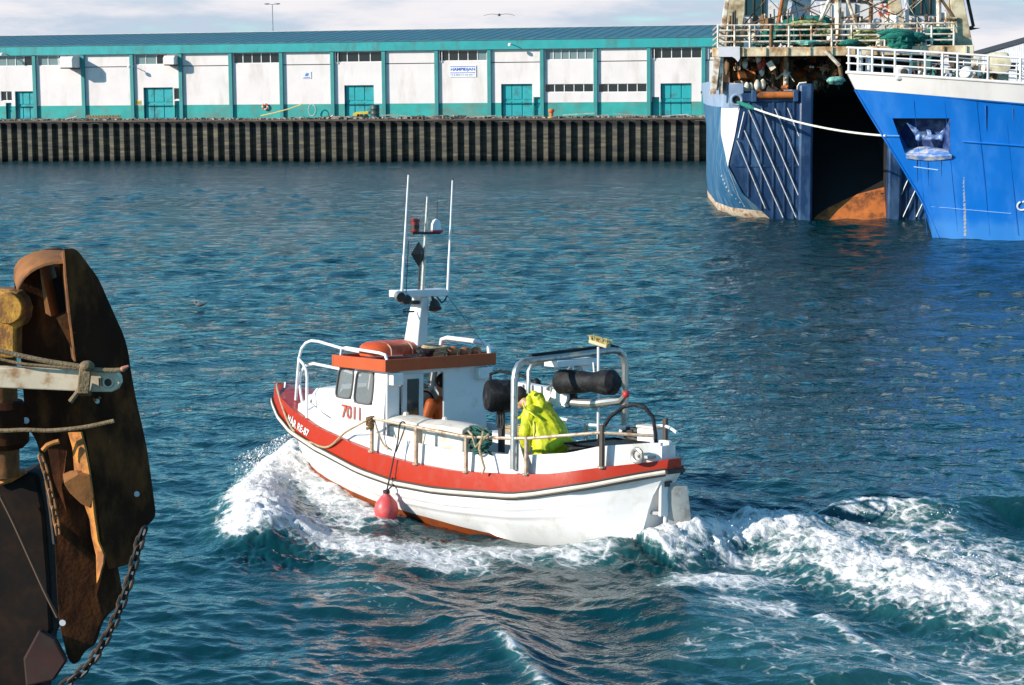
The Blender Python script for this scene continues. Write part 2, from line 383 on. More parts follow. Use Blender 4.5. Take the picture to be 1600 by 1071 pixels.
    me.update(calc_edges=True); me.polygons.foreach_set('use_smooth', np.ones(len(q), dtype=bool))
    a = me.attributes.new('foam', 'FLOAT', 'POINT'); a.data.foreach_set('value', foam.astype(np.float32))
    o = bpy.data.objects.new('water', me); COL.objects.link(o); o['kind'] = 'structure'
    me.materials.append(water_mat()); return o

def water_mat():
    m = bpy.data.materials.new('sea_water'); m.use_nodes = True; t = m.node_tree; L = t.links
    p = t.nodes['Principled BSDF']; o = t.nodes['Material Output']
    g = N(t, 'ShaderNodeNewGeometry'); at_ = N(t, 'ShaderNodeAttribute', attribute_name='foam')
    def noise(scale, detail, rough=0.55, st=(1,1,1), dist=0.0, rot=0.0):
        mp = N(t, 'ShaderNodeMapping'); mp.inputs['Scale'].default_value = st; mp.vector_type = 'POINT'
        rv = N(t, 'ShaderNodeVectorRotate', rotation_type='Z_AXIS'); rv.inputs['Angle'].default_value = -rot; L.new(g.outputs['Position'], rv.inputs['Vector']); L.new(rv.outputs[0], mp.inputs[0])
        n = N(t, 'ShaderNodeTexNoise'); n.inputs['Scale'].default_value = scale; n.inputs['Detail'].default_value = detail; n.inputs['Roughness'].default_value = rough; n.inputs['Distortion'].default_value = dist
        L.new(mp.outputs[0], n.inputs['Vector']); return n
    def mth(op, a, b=None, cl=False):
        n = N(t, 'ShaderNodeMath', operation=op); n.use_clamp = cl
        for i, q in enumerate((a, b)):
            if q is None: continue
            if isinstance(q, (int, float)): n.inputs[i].default_value = q
            else: L.new(q, n.inputs[i])
        return n.outputs[0]
    def mrange(x, a, b, c=0.0, d=1.0, sm=True):
        n = N(t, 'ShaderNodeMapRange'); n.interpolation_type = 'SMOOTHSTEP' if sm else 'LINEAR'
        for i, q in zip((1,2,3,4), (a,b,c,d)): n.inputs[i].default_value = q
        L.new(x, n.inputs[0]); return n.outputs[0]
    # ripples finer than the mesh, over the whole harbour
    n1 = noise(1.05, 4, 0.62, (0.75, 1, 1), 0.5); n2 = noise(3.6, 4, 0.62, (0.8, 1, 1), 0.4); n3 = noise(0.035, 2)
    patch = mrange(n3.outputs['Fac'], 0.35, 0.65, 0.55, 1.25)
    b1 = N(t, 'ShaderNodeBump'); b1.inputs['Strength'].default_value = 1
    sx = N(t, 'ShaderNodeSeparateXYZ'); L.new(g.outputs['Position'], sx.inputs[0])
    fardist = mrange(sx.outputs['Y'], 24, 100, 0.06, 1.0, False)
    L.new(mth('MULTIPLY', fardist, patch), b1.inputs['Distance']); L.new(n1.outputs['Fac'], b1.inputs['Height'])
    b2 = N(t, 'ShaderNodeBump'); b2.inputs['Strength'].default_value = 1
    L.new(mth('MULTIPLY', patch, mrange(sx.outputs['Y'], 22, 60, 0.03, 0.11)), b2.inputs['Distance']); L.new(n2.outputs['Fac'], b2.inputs['Height']); L.new(b1.outputs[0], b2.inputs['Normal'])
    L.new(b2.outputs[0], p.inputs['Normal'])
    # foam: lace, clumps and fine froth on the painted density
    F = at_.outputs['Fac']
    wv = noise(3.4, 8, 0.66, (0.55,1.15,1), 0.9, BOAT_YAW); fine = noise(17, 6, 0.7, (0.7,1,1), 0.3, BOAT_YAW)
    dst = N(t, 'ShaderNodeVectorMath', operation='MULTIPLY_ADD'); nz = noise(1.9, 3); L.new(nz.outputs['Color'], dst.inputs[0]); dst.inputs[1].default_value = (0.55,0.55,0.2); L.new(g.outputs['Position'], dst.inputs[2])
    vo = N(t, 'ShaderNodeTexVoronoi', feature='DISTANCE_TO_EDGE'); vo.inputs['Scale'].default_value = 3.6; L.new(dst.outputs[0], vo.inputs['Vector'])
    lace = mrange(vo.outputs['Distance'], 0.0, 0.16, 1.0, 0.0)
    e = mth('ADD', mth('MULTIPLY', mth('SUBTRACT', wv.outputs['Fac'], 0.5), 1.9), mth('MULTIPLY', mth('SUBTRACT', fine.outputs['Fac'], 0.5), 0.75))
    e = mth('ADD', e, mth('MULTIPLY', mth('SUBTRACT', lace, 0.35), 0.26))
    tot = mth('ADD', mth('MULTIPLY', F, 1.55), mth('SUBTRACT', e, 0.86))
    mask = mth('MULTIPLY', mth('MULTIPLY', mrange(tot, -0.06, 0.55), mrange(F, 0.02, 0.16)), 0.96)
    tint = mth('MULTIPLY', mrange(F, 0.1, 0.9), 0.85)
    mc = N(t, 'ShaderNodeMix', data_type='RGBA'); mc.inputs['A'].default_value = (0.0012, 0.030, 0.037, 1); mc.inputs['B'].default_value = (0.030, 0.125, 0.130, 1); L.new(tint, mc.inputs['Factor'])
    L.new(mc.outputs['Result'], p.inputs['Base Color'])
    p.inputs['IOR'].default_value = 1.333
    L.new(mrange(sx.outputs['Y'], 30, 160, 0.045, 0.24, False), p.inputs['Roughness'])
    fm = N(t, 'ShaderNodeBsdfDiffuse'); fm.inputs['Color'].default_value = (0.78, 0.755, 0.74, 1)
    fb = N(t, 'ShaderNodeBump'); fb.inputs['Strength'].default_value = 0.9; fb.inputs['Distance'].default_value = 0.035; L.new(e, fb.inputs['Height']); L.new(fb.outputs[0], fm.inputs['Normal'])
    ms = N(t, 'ShaderNodeMixShader'); L.new(mask, ms.inputs[0]); L.new(p.outputs[0], ms.inputs[1]); L.new(fm.outputs[0], ms.inputs[2])
    L.new(ms.outputs[0], o.inputs['Surface']); return m
build_water()
# ------------------------------------------------------------------ quay: frame with x along the wall to the right, y inland
QA = at(60, 252.5, z=0); QB = at(1070, 252.5, z=0)
QU = (QB-QA).normalized(); QYAW = math.atan2(QU.y, QU.x)
QUAY_M = Matrix.Translation(QA) @ Matrix.Rotation(QYAW, 4, 'Z'); QUAY_I = QUAY_M.inverted()
SET = 12.0                                   # facade line behind the quay edge
def onwall(px, py, off=SET):
    """quay-frame (x, z) of a pixel of the photograph on the upright plane y = off"""
    o = QUAY_I @ Vector((0,0,CAM_H)); d = QUAY_I.to_3x3() @ ray(px, py); t = (off-o.y)/d.y
    p = o + d*t; return p.x, p.z
PITCH = (QB-QA).length/59.2
Q_TOP = 3.5; G_Z = 3.72
m_ground = paint('quay_gravel', (0.16,0.15,0.14), 0.9, 0, 0.3, 0.8, (0.08,0.075,0.07), 0.5, 1.5, bump=0.05, bscale=6)
gr = MB(); gr.box(-260, 330, 0.75, 400, -4, G_Z)
q = single('quay_ground', gr, m_ground, None, None, (0,0,0), QUAY_M, angle=None); q['kind'] = 'structure'; 
seab = MB(); seab.box(-5000, 5000, -300, 5000, -7, -6)
q = single('seabed', seab, paint('seabed_mud', (0.02,0.03,0.03), 1), None, None, angle=None); q['kind'] = 'structure'

def pile_mat():
    m = bpy.data.materials.new('weathered_sheet_piling'); m.use_nodes = True; t = m.node_tree; L = t.links; p = t.nodes['Principled BSDF']
    g = N(t, 'ShaderNodeNewGeometry'); s = N(t, 'ShaderNodeSeparateXYZ'); L.new(g.outputs['Position'], s.inputs[0])
    mp = N(t, 'ShaderNodeMapping'); mp.inputs['Scale'].default_value = (0.35, 0.35, 3.2); L.new(g.outputs['Position'], mp.inputs[0])
    n = N(t, 'ShaderNodeTexNoise'); n.inputs['Scale'].default_value = 1.3; n.inputs['Detail'].default_value = 6; n.inputs['Roughness'].default_value = 0.7; L.new(mp.outputs[0], n.inputs['Vector'])
    ra = N(t, 'ShaderNodeValToRGB'); e = ra.color_ramp.elements; e[0].position = 0.34; e[0].color = (0.03,0.03,0.028,1); e[1].position = 0.70; e[1].color = (0.20,0.16,0.09,1)
    e2 = e.new(0.50); e2.color = (0.075,0.066,0.052,1); L.new(n.outputs['Fac'], ra.inputs[0])
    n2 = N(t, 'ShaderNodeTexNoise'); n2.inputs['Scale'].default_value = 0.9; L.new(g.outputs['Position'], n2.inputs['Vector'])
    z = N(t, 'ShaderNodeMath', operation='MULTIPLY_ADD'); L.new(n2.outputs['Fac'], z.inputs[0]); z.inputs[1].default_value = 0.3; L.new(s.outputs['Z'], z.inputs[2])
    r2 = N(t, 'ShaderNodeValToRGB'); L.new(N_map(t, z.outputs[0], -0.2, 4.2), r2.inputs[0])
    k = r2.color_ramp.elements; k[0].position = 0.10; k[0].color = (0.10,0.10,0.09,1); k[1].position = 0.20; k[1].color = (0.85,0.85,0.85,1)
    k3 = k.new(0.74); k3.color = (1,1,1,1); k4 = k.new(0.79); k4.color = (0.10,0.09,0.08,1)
    mm = N(t, 'ShaderNodeMix', data_type='RGBA', blend_type='MULTIPLY'); mm.inputs['Factor'].default_value = 1; L.new(ra.outputs[0], mm.inputs['A']); L.new(r2.outputs[0], mm.inputs['B'])
    L.new(mm.outputs['Result'], p.inputs['Base Color']); p.inputs['Roughness'].default_value = 0.85; return m
def N_map(t, sock, a, b):
    n = N(t, 'ShaderNodeMapRange'); n.inputs[1].default_value = a; n.inputs[2].default_value = b; t.links.new(sock, n.inputs[0]); return n.outputs[0]

wall = thing('sheet_pile_wall', 'long dark quay wall of grey steel sheet piles rising out of the water', 'quay wall', (0,0,0), QUAY_M)
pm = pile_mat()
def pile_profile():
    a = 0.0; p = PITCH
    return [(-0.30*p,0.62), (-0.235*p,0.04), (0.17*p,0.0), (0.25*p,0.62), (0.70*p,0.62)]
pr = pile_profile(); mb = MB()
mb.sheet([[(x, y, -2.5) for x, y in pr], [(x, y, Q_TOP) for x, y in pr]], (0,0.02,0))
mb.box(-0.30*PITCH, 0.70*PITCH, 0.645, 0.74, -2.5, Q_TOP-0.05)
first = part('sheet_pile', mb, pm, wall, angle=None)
x0 = onwall(16.5, 252, 0)[0]
first.location = (x0, 0, 0); bpy.context.view_layer.update()
for k in range(-14, 92):
    if k: share(first, 'sheet_pile', wall, Matrix.Translation((x0+k*PITCH, random.uniform(-.03,.03), random.uniform(-.06,.04))))
cap = MB(); cap.box(x0-15*PITCH, x0+92*PITCH, 0.62, 0.9, Q_TOP+0.06, Q_TOP+0.2)
part('capping_beam', cap, paint('cap_rust', (0.10,0.07,0.05), 0.9, 0, 0.4, 1.2), wall)

# rubble heap along the edge
m_rub = paint('rubble', (0.30,0.25,0.20), 0.95, 0, 0.5, 2.5, (0.05,0.045,0.04), 0.45, 1.2)
mb = MB(); rng = random.Random(4)
for k in range(1500):
    x = rng.uniform(x0-8, x0+80*PITCH); dens = 0.5+0.5*mnoise.noise((x*0.12, 3, 0))
    if rng.random() > dens+0.25: continue
    r = rng.uniform(0.05, 0.16)*(1.4 if dens > 0.6 else 1); y = 0.8+abs(rng.gauss(0, 1.0))
    M = Matrix.Rotation(rng.uniform(0,6), 3, 'Z') @ Matrix.Rotation(rng.uniform(-.6,.6), 3, 'X')
    mb.obox((x, y, G_Z+r*0.4+0.1*max(0,dens-0.5)), (r*rng.uniform(1.5,4), r*1.6, r*rng.uniform(0.7,1.5)), M)
single('rubble', mb, m_rub, 'low heap of stones, scrap timber and dirt along the quay edge', 'rubble', (0,0,0), QUAY_M, kind='stuff', angle=None)

# ------------------------------------------------------------------ warehouse
WHITE = paint('warehouse_white_render', (0.70,0.64,0.62), 0.85, 0, 0.05, 0.6, (0.58,0.52,0.48), 0.26, 0.7, (1,1,0.25), bump=0.01, bscale=5)
TEAL = paint('warehouse_teal', (0.012,0.30,0.305), 0.6, 0, 0.12, 0.8, (0.05,0.20,0.19), 0.3, 1.2, (1,1,0.4))
TEALP = paint('plinth_teal', (0.02,0.31,0.28), 0.75, 0, 0.15, 0.9, (0.10,0.20,0.17), 0.35, 1.0, (0.4,1,1))
TEALD = paint('door_teal', (0.006,0.33,0.35), 0.5, 0, 0.14, 1.0, (0.02,0.16,0.17), 0.35, 1.0)
PIL = paint('pillar_teal', (0.03,0.23,0.225), 0.6, 0, 0.12, 1.0)
ROOF = paint('roof_sheet', (0.045,0.135,0.175), 0.55, 0.0, 0.1, 0.5, (0.07,0.165,0.20), 0.35, 0.8)
WFR = paint('window_frame_white', (0.72,0.70,0.68), 0.6)
GLS = glass('warehouse_glass', (0.015,0.02,0.02), 0.12)
GLL = glass('warehouse_glass_pale', (0.16,0.22,0.22), 0.25)
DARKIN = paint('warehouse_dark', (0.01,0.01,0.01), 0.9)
wh = thing('warehouse', 'long white warehouse with teal pillars, teal doors and a grey-blue roof on the quay', 'warehouse', (0,SET,G_Z), QUAY_M)
ZF0 = 6+ (144-80)*0.0 # placeholder, set below
def wz(px, py): return onwall(px, py)[1]
Z_FB = wz(560, 80.3); Z_FT = wz(560, 66); Z_RT = 0; Z_B = G_Z-0.1
Z_PL = wz(560, 162.5); Z_JT = wz(640, 99.5)
PILX = [-97,-20,56,131.8,208,284,362,441,520.7,600.8,683,765.3,847.6,931,1014.2,1099.5,1120.5]
PX = [onwall(p, 150)[0] for p in PILX]
def wx(px): return onwall(px, 140)[0]
D0 = SET
def rectwall(mb, x0, x1, z0, z1, holes, y=D0, depth=0.22):
    xs = sorted({x0, x1, *[h[0] for h in holes], *[h[1] for h in holes]}); zs = sorted({z0, z1, *[h[2] for h in holes], *[h[3] for h in holes]})
    for a, b in zip(xs, xs[1:]):
        for c, d in zip(zs, zs[1:]):
            cx, cz = (a+b)/2, (c+d)/2
            if any(h[0] < cx < h[1] and h[2] < cz < h[3] for h in holes): continue
            mb.add([(a,y,c),(b,y,c),(b,y,d),(a,y,d)], [(0,1,2,3)])
    for h in holes:
        a, b, c, d = h
        mb.add([(a,y,c),(b,y,c),(b,y,d),(a,y,d),(a,y+depth,c),(b,y+depth,c),(b,y+depth,d),(a,y+depth,d)], [(0,4,5,1),(1,5,6,2),(2,6,7,3),(3,7,4,0)])
def window(x0, x1, z0, z1, n, pale=(), cut=()):
    fr = MB(); y = D0+0.14; w_ = 0.07
    xs = list(np.linspace(x0, x1, n+1))
    for i, xv in enumerate(xs):
        a = max(x0, xv-w_/2); b = min(x1, xv+w_/2)
        fr.box(a, b, y-0.05, y, z0, z1)
    for i in range(n):
        fr.box(xs[i]+w_/2, xs[i+1]-w_/2, y-0.04, y, z0, z0+0.06); fr.box(xs[i]+w_/2, xs[i+1]-w_/2, y-0.04, y, z1-0.05, z1)
    f = part('window', fr, WFR, wh, angle=None)
    for i in range(n):
        m = MB(); m.box(xs[i]+0.02, xs[i+1]-0.02, y+0.005, y+0.02, z0+0.03, z1-0.03); part('pane', m, GLL if i in pale else GLS, f, angle=None)
    return f
def door(px0, px1, pyt, n=3):
    a, b = wx(px0), wx(px1); zt = wz((px0+px1)/2, pyt); y = D0+0.34
    m = MB(); m.box(a, b, y, y+0.08, Z_B, zt)
    d = part('door', m, TEALD, wh, angle=None)
    for i in range(n):
        q0 = a+(b-a)*i/n+0.06; q1 = a+(b-a)*(i+1)/n-0.06
        for j in range(2):
            s0 = Z_B+0.1+(zt-Z_B)*j/2+0.05; s1 = Z_B+(zt-Z_B)*(j+1)/2-0.05
            k = MB(); k.box(q0, q1, y-0.05, y-0.003, s0, s1); part('door_panel', k, TEALD, d, angle=None, bevel=0.02)
    return a, b, Z_B, zt
PLIN = []
for i in range(len(PX)-1):
    a, b = PX[i]+0.17, PX[i+1]-0.17; bi = i-2           # bay number counted from the first whole bay in view
    W1, W2 = PILX[i], PILX[i+1]; holes = []; ph = []
    wt = Z_FB-0.02; wb = wz(600, 97)
    def add_door(p0, p1, pt, n=3):
        d = door(p0, p1, pt, n); holes.append(d); ph.append(d)
    def win(p0, p1, zt, zb, n, pale=()):
        h = (max(a+0.05, wx(p0)), min(b-0.05, wx(p1)), zb, zt); holes.append(h); window(*h, n, pale)
    if bi in (-2,): pass
    if bi == -1:
        win(-15, 52, wt, wb, 5, (1,2,3)); add_door(23, 55, 143); win(1, 18, wz(10,143), wz(10,158), 2); add_door(8, 17, 161, 1)
    if bi == 0: win(60, 108, wt, wb, 3, (0,1))
    if bi == 2: win(212, 262, wt, wb, 3, (0,1)); add_door(224, 270, 137); win(271.5, 281, wz(276,138), wz(276,156), 1); add_door(272, 281, 158, 1)
    if bi == 4: win(366, 438, wt, wb, 5)
    if bi == 6: win(525, 597, wt, wb, 4); add_door(538, 584, 133.5)
    if bi == 8: win(687, 761, wt, wb, 5, (4,))
    if bi == 9: add_door(783, 831.5, 131.5); add_door(833.5, 845, 152, 1)
    if bi == 10: win(852, 927, wt, wb, 6, (0,1,2,3,4,5)); win(851, 927, wz(890,131.5), wz(890,144.5), 5)
    if bi == 11: win(935, 1010.5, wz(970,131), wz(970,144.5), 5)
    if bi == 12: win(1018, 1096, wt, wb, 5); add_door(1032, 1080.5, 130.5); add_door(1018.5, 1030, 152, 1)
    if bi == 13: win(1102, 1170, wz(1110,131), wz(1110,143.5), 5)
    mb = MB()
    if not any(abs(h[3]-wt) < 0.01 for h in holes):      # plain bays carry a panel joint under the eaves
        rectwall(mb, a, b, Z_JT+0.04, Z_FB, [])
        part('wall_panel', mb, WHITE, wh, angle=None); mb = MB(); rectwall(mb, a, b, Z_PL, Z_JT-0.04, [(h[0],h[1],max(h[2],Z_PL),h[3]) for h in holes if h[3] > Z_PL])
        jb = MB(); jb.box(a, b, D0+0.03, D0+0.1, Z_JT-0.05, Z_JT+0.05); part('panel_joint', jb, DARKIN, wh, angle=None)
    else:
        rectwall(mb, a, b, Z_PL, Z_FB, [(h[0],h[1],max(h[2],Z_PL),h[3]) for h in holes if h[3] > Z_PL])
    part('wall_panel', mb, WHITE, wh, angle=None)
    pb = MB(); rectwall(pb, a, b, Z_B-0.3, Z_PL, [(h[0],h[1],Z_B-0.3,min(h[3],Z_PL)) for h in holes if h[2] < Z_PL], D0+0.004)
    part('plinth', pb, TEALP, wh, angle=None)
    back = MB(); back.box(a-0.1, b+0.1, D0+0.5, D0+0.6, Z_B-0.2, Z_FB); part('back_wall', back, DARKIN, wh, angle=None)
for xp in PX:
    m = MB(); m.box(xp-0.17, xp+0.17, D0-0.26, D0+0.3, Z_B-0.3, Z_FB); part('pillar', m, PIL, wh, angle=None)
XL, XR = PX[0]-25, onwall(1119.5, 60)[0]
XR2 = PX[-1]
m = MB(); m.box(XL, XR2, D0-0.36, D0+0.3, Z_FB, Z_FT); part('fascia', m, TEAL, wh, angle=None)
# low pitched sheet roof: ribs stand on it
ridge_off = 16.0; o_ = QUAY_I @ Vector((0,0,CAM_H))
zr_ = onwall(560, 48.2, SET+ridge_off)[1]
m = MB(); m.prism([(XL, D0-0.42, Z_FT), (XL, D0-0.42, Z_FT+0.06), (XL, D0+ridge_off, zr_), (XL, D0+2*ridge_off, Z_FT+0.06), (XL, D0+2*ridge_off, Z_FT)], (XR2-XL, 0, 0))
rf = part('roof', m, ROOF, wh, angle=None)
rb = MB(); xx = XL+1
while xx < XR2:
    rb.beam((xx, D0-0.42, Z_FT+0.075), (xx, D0+ridge_off, zr_+0.015), 0.09, 0.018); xx += 1.1
part('roof_rib', rb, ROOF, rf, angle=None, kind='stuff')
m = MB(); m.box(XL, XR2, D0+ridge_off-0.25, D0+ridge_off+0.25, zr_+0.012, zr_+0.07); part('ridge_cap', m, paint('ridge_grey', (0.5,0.5,0.5), 0.5), rf, angle=None)
m = MB(); m.prism([(XR2+0.003, D0-0.1, Z_B), (XR2+0.003, D0-0.1, Z_FT), (XR2+0.003, D0+ridge_off, zr_-0.05), (XR2+0.003, D0+2*ridge_off, Z_FT), (XR2+0.003, D0+2*ridge_off, Z_B)], (0.2,0,0)); part('gable', m, WHITE, wh, angle=None)
# box vents on brackets
VB = paint('vent_box_white', (0.74,0.68,0.64), 0.7)
for (p0, p1, q0, q1, dep) in ((108,128,89,106.5,2.0),(263.5,280.5,87.5,101.5,1.2)):
    a, b = wx(p0), wx(p1); zt = wz(p0,q0); zb = wz(p0,q1)
    m = MB(); m.prism([(a, D0, zb), (a, D0-dep, zb), (a, D0-dep, zt-0.25), (a, D0-dep+0.3, zt), (a, D0, zt)], (b-a,0,0)); v = part('vent_box', m, VB, wh, angle=None, bevel=0.03)
    m = MB(); m.box(a+0.1, b-0.1, D0-dep+0.05, D0-0.05, zb-0.09, zb-0.003); part('vent_grille', m, DARKIN, v, angle=None)
for (px, py) in ((14.5,85),(211,104),(803,70)):
    a = wx(px); z = wz(px, py); yb = D0-0.36 if py < 95 else D0-0.26
    m = MB(); m.tube([(a,yb,z),(a-0.05,yb-0.5,z+0.08),(a-0.05,yb-0.85,z+0.05)], 0.04, 6); l = part('wall_lamp', m, WFR, wh)
    m = MB(); m.lathe([(0.02,0.1),(0.14,0.05),(0.2,-0.1),(0.16,-0.16)], (a-0.05,yb-0.9,z+0.03), (0,-0.5,1), 12); part('lamp_head', m, WFR, l)
for px in (525, 687, 1018, 1102):         # white downpipe loops beside pillars
    a = wx(px)+0.12; m = MB(); m.tube([(a-0.12,D0-0.06,Z_FB),(a-0.12,D0-0.06,wb-0.12),(a+0.16,D0-0.06,wb-0.12),(a+0.16,D0-0.06,Z_FB)], 0.04, 6); part('downpipe', m, WFR, wh)
# signs
SIGNW = paint('sign_white', (0.78,0.77,0.80), 0.5); SIGNB = paint('sign_blue', (0.04,0.10,0.42), 0.5); SIGNG = paint('sign_grey', (0.25,0.28,0.40), 0.6)
a, b = wx(703.5), wx(744.5); zt, zb = wz(724,102.5), wz(724,120.5)
sg = thing('company_sign', 'white sign with a blue firm name between two blue bars, on the warehouse wall', 'sign', (a,D0,zb), QUAY_M)
m = MB(); m.box(a, b, D0-0.07, D0-0.01, zb, zt); part('board', m, SIGNW, sg, angle=None)
m = MB(); hh = zt-zb
for z in (0.90, 0.36): m.box(a+0.04, b-0.1, D0-0.085, D0-0.072, zb+hh*z-0.03, zb+hh*z+0.03)
part('bar', m, SIGNB, sg, angle=None)
def flat_text(body, x0, x1, z0, z1, y, name, mat, parent, bold=0.0, th=0.012):
    V, F = text_mesh(body, 1.0, 0.0, bold); V = np.array(V); mn, mxx = V.min(0), V.max(0)
    vs = [(x0+(v[0]-mn[0])/(mxx[0]-mn[0])*(x1-x0), y, z0+(v[1]-mn[1])/(mxx[1]-mn[1])*(z1-z0)) for v in V]
    m = MB(); n = len(vs); m.add(vs, F); o = part(name, m, mat, parent, angle=None); s = o.modifiers.new('thick', 'SOLIDIFY'); s.thickness = th; s.offset = 0; return o
flat_text('HAMPIÐJAN', a+0.08, b-0.12, zb+hh*0.46, zb+hh*0.80, D0-0.085, 'lettering', SIGNB, sg, 0.02)
m = MB(); xx = a+0.06
rr = random.Random(3)
while xx < b-0.2:
    ww = rr.uniform(0.06,0.14); m.box(xx, xx+ww, D0-0.08, D0-0.072, zb+hh*0.12, zb+hh*0.24); xx += ww+rr.choice((0.03,0.03,0.09))
part('small_print', m, SIGNG, sg, angle=None)
a, b = wx(473), wx(487); zt, zb = wz(480,112.5), wz(480,123)
sg = thing('wall_sign', 'small square pale sign with a blue emblem high on the plain wall', 'sign', (a,D0,zb), QUAY_M)
m = MB(); m.box(a, b, D0-0.05, D0-0.01, zb, zt); part('board', m, paint('sign_pale', (0.62,0.64,0.74), 0.5), sg, angle=None)
cx, cz = (a+b)/2, (zt+zb)/2
m = MB(); m.prism([(cx-0.2,D0-0.055,cz-0.05),(cx-0.05,D0-0.055,cz+0.2),(cx+0.2,D0-0.055,cz+0.17),(cx+0.16,D0-0.055,cz-0.02),(cx+0.02,D0-0.055,cz-0.1)], (0,-0.01,0)); m.box(cx-0.3,cx+0.3,D0-0.065,D0-0.055,zb+0.06,zb+0.12)
part('emblem', m, paint('sign_bluegrey', (0.10,0.17,0.42), 0.5), sg, angle=None)
a, b = wx(212), wx(219.5); zt, zb = wz(216,157.5), wz(216,163.5)
sg = thing('warning_sign', 'small yellow notice low on the wall left of a teal door', 'sign', (a,D0,zb), QUAY_M)
m = MB(); m.box(a, b, D0-0.05, D0-0.01, zb, zt); part('board', m, paint('sign_yellow', (0.65,0.45,0.04), 0.5), sg, angle=None)
m = MB(); m.box(a+0.08, b-0.08, D0-0.06, D0-0.052, zb+0.1, zb+0.16); m.box(a+0.08, b-0.14, D0-0.06, D0-0.052, zb+0.22, zb+0.27); part('print', m, DARKIN, sg, angle=None)
# life ring
def ring(name, frame, c, R, r, label, axis='y', parent_group=None, cat='life ring'):
    t = thing(name, label, cat, c, frame)
    pts = lambda a0, a1, n: [(c[0]+R*cos(q), c[1], c[2]+R*sin(q)) for q in np.linspace(a0, a1, n)]
    for k in range(4):
        m = MB(); m.tube(pts(k*pi/2+0.22, (k+1)*pi/2-0.22, 8), r, 8); part('ring_segment', m, paint('ring_red', (0.62,0.09,0.03), 0.5), t)
        m = MB(); m.tube(pts(k*pi/2-0.2, k*pi/2+0.2, 4), r*1.06, 8); part('ring_band', m, paint('ring_white', (0.75,0.72,0.68), 0.5), t)
    return t
ring('life_ring', QUAY_M, (wx(414.5), D0-0.16, wz(414.5,167)), 0.25, 0.085, 'round red and white life ring hanging low on the teal plinth of the warehouse')
# hose lines leaning on the plinth
HOSE = paint('hose_yellow', (0.60,0.42,0.12), 0.6)
m = MB(); m.tube([tuple(Vector((wx(p), D0-1.5-0.5*k, wz(p,q)))) for k,(p,q) in enumerate(((415,181),(440,176),(465,170),(487,163)))], 0.05, 6)
single('hose', m, HOSE, 'yellow hose rising from the ground to the teal plinth beside the pillar', 'hose', (wx(415),D0-1.5,G_Z), QUAY_M)
m = MB(); cx, cz = wx(491), wz(491,172)
m.tube([(cx+0.36*cos(t_), D0-0.8, cz+0.56*sin(t_)) for t_ in np.linspace(0, 2*pi, 20)[:-1]], 0.035, 6, closed=True)
m.tube([(cx+0.42*cos(t_)+0.05, D0-0.72, cz+0.50*sin(t_)-0.05) for t_ in np.linspace(0, 2*pi, 20)[:-1]], 0.03, 6, closed=True)
single('hose_coil', m, paint('hose_pale', (0.45,0.50,0.45), 0.6), 'upright loop of pale hose standing against the teal plinth', 'hose', (cx,D0-0.8,G_Z), QUAY_M)
# things lying on the quay edge
def qat(px, py, off=1.6):
    p = onwall(px, py, off); return (p[0], off, p[1])
YEL = paint('rusty_yellow', (0.55,0.42,0.03), 0.6, 0, 0.2, 3, (0.20,0.10,0.03), 0.3, 3)
c = qat(566, 187); t = thing('yellow_trolley', 'yellow steel trolley frame lying on the quay edge beside the dark barrel', 'trolley', (c[0],c[1],G_Z), QUAY_M)
m = MB(); m.prism([(c[0]-0.9,c[1],G_Z),(c[0]-0.85,c[1],G_Z+0.5),(c[0]-0.5,c[1],G_Z+0.62),(c[0]+0.6,c[1],G_Z+0.68),(c[0]+0.6,c[1],G_Z+0.42),(c[0]-0.45,c[1],G_Z+0.40),(c[0]-0.6,c[1],G_Z)], (0,0.7,0)); part('frame', m, YEL, t, angle=None, bevel=0.03)
for s in (-0.1, 0.35):
    m = MB(); m.lathe([(0.05,-0.07),(0.2,-0.07),(0.22,0),(0.2,0.07),(0.05,0.07)], (c[0]+s,c[1]+0.1,G_Z+0.21), (0,1,0), 14); part('wheel', m, DARKIN, t)
c = qat(586, 180, 1.7); m = MB(); m.lathe([(0.40,0),(0.42,0.05),(0.40,0.1),(0.40,0.42),(0.425,0.46),(0.40,0.5),(0.40,0.85),(0.425,0.89),(0.40,0.93),(0.41,1.22),(0.38,1.24)], (c[0],c[1],G_Z), (0,0,1), 18)
b_ = thing('barrel', 'dark steel barrel standing on the quay edge in front of the teal plinth', 'barrel', (c[0],c[1],G_Z), QUAY_M)
part('drum', m, paint('barrel_dark', (0.03,0.06,0.06), 0.5, 0, 0.3, 3), b_); m = MB(); m.lathe([(0.36,1.19),(0.36,1.22)], (c[0],c[1],G_Z), (0,0,1), 18); part('lid', m, paint('barrel_lid', (0.05,0.05,0.045), 0.6), b_)
c = qat(861.5, 175, 1.5); t = thing('orange_bollard', 'orange mooring bollard with a yellow foot on the quay edge', 'bollard', (c[0],c[1],G_Z), QUAY_M)
ORG = paint('bollard_orange', (0.62,0.14,0.03), 0.6, 0, 0.2, 3)
m = MB(); m.lathe([(0.17,0.1),(0.17,0.45),(0.26,0.55),(0.27,0.7),(0.2,0.78)], (c[0],c[1],G_Z), (0,0,1), 14); part('post', m, ORG, t)
m = MB(); m.lathe([(0.36,0),(0.36,0.08),(0.2,0.12)], (c[0],c[1],G_Z), (0,0,1), 14); part('foot', m, YEL, t)
WOOD = paint('scrap_wood', (0.42,0.34,0.25), 0.9, 0, 0.35, 3); WOODP = paint('pale_plank', (0.60,0.52,0.46), 0.85, 0, 0.2, 3)
rr = random.Random(8)
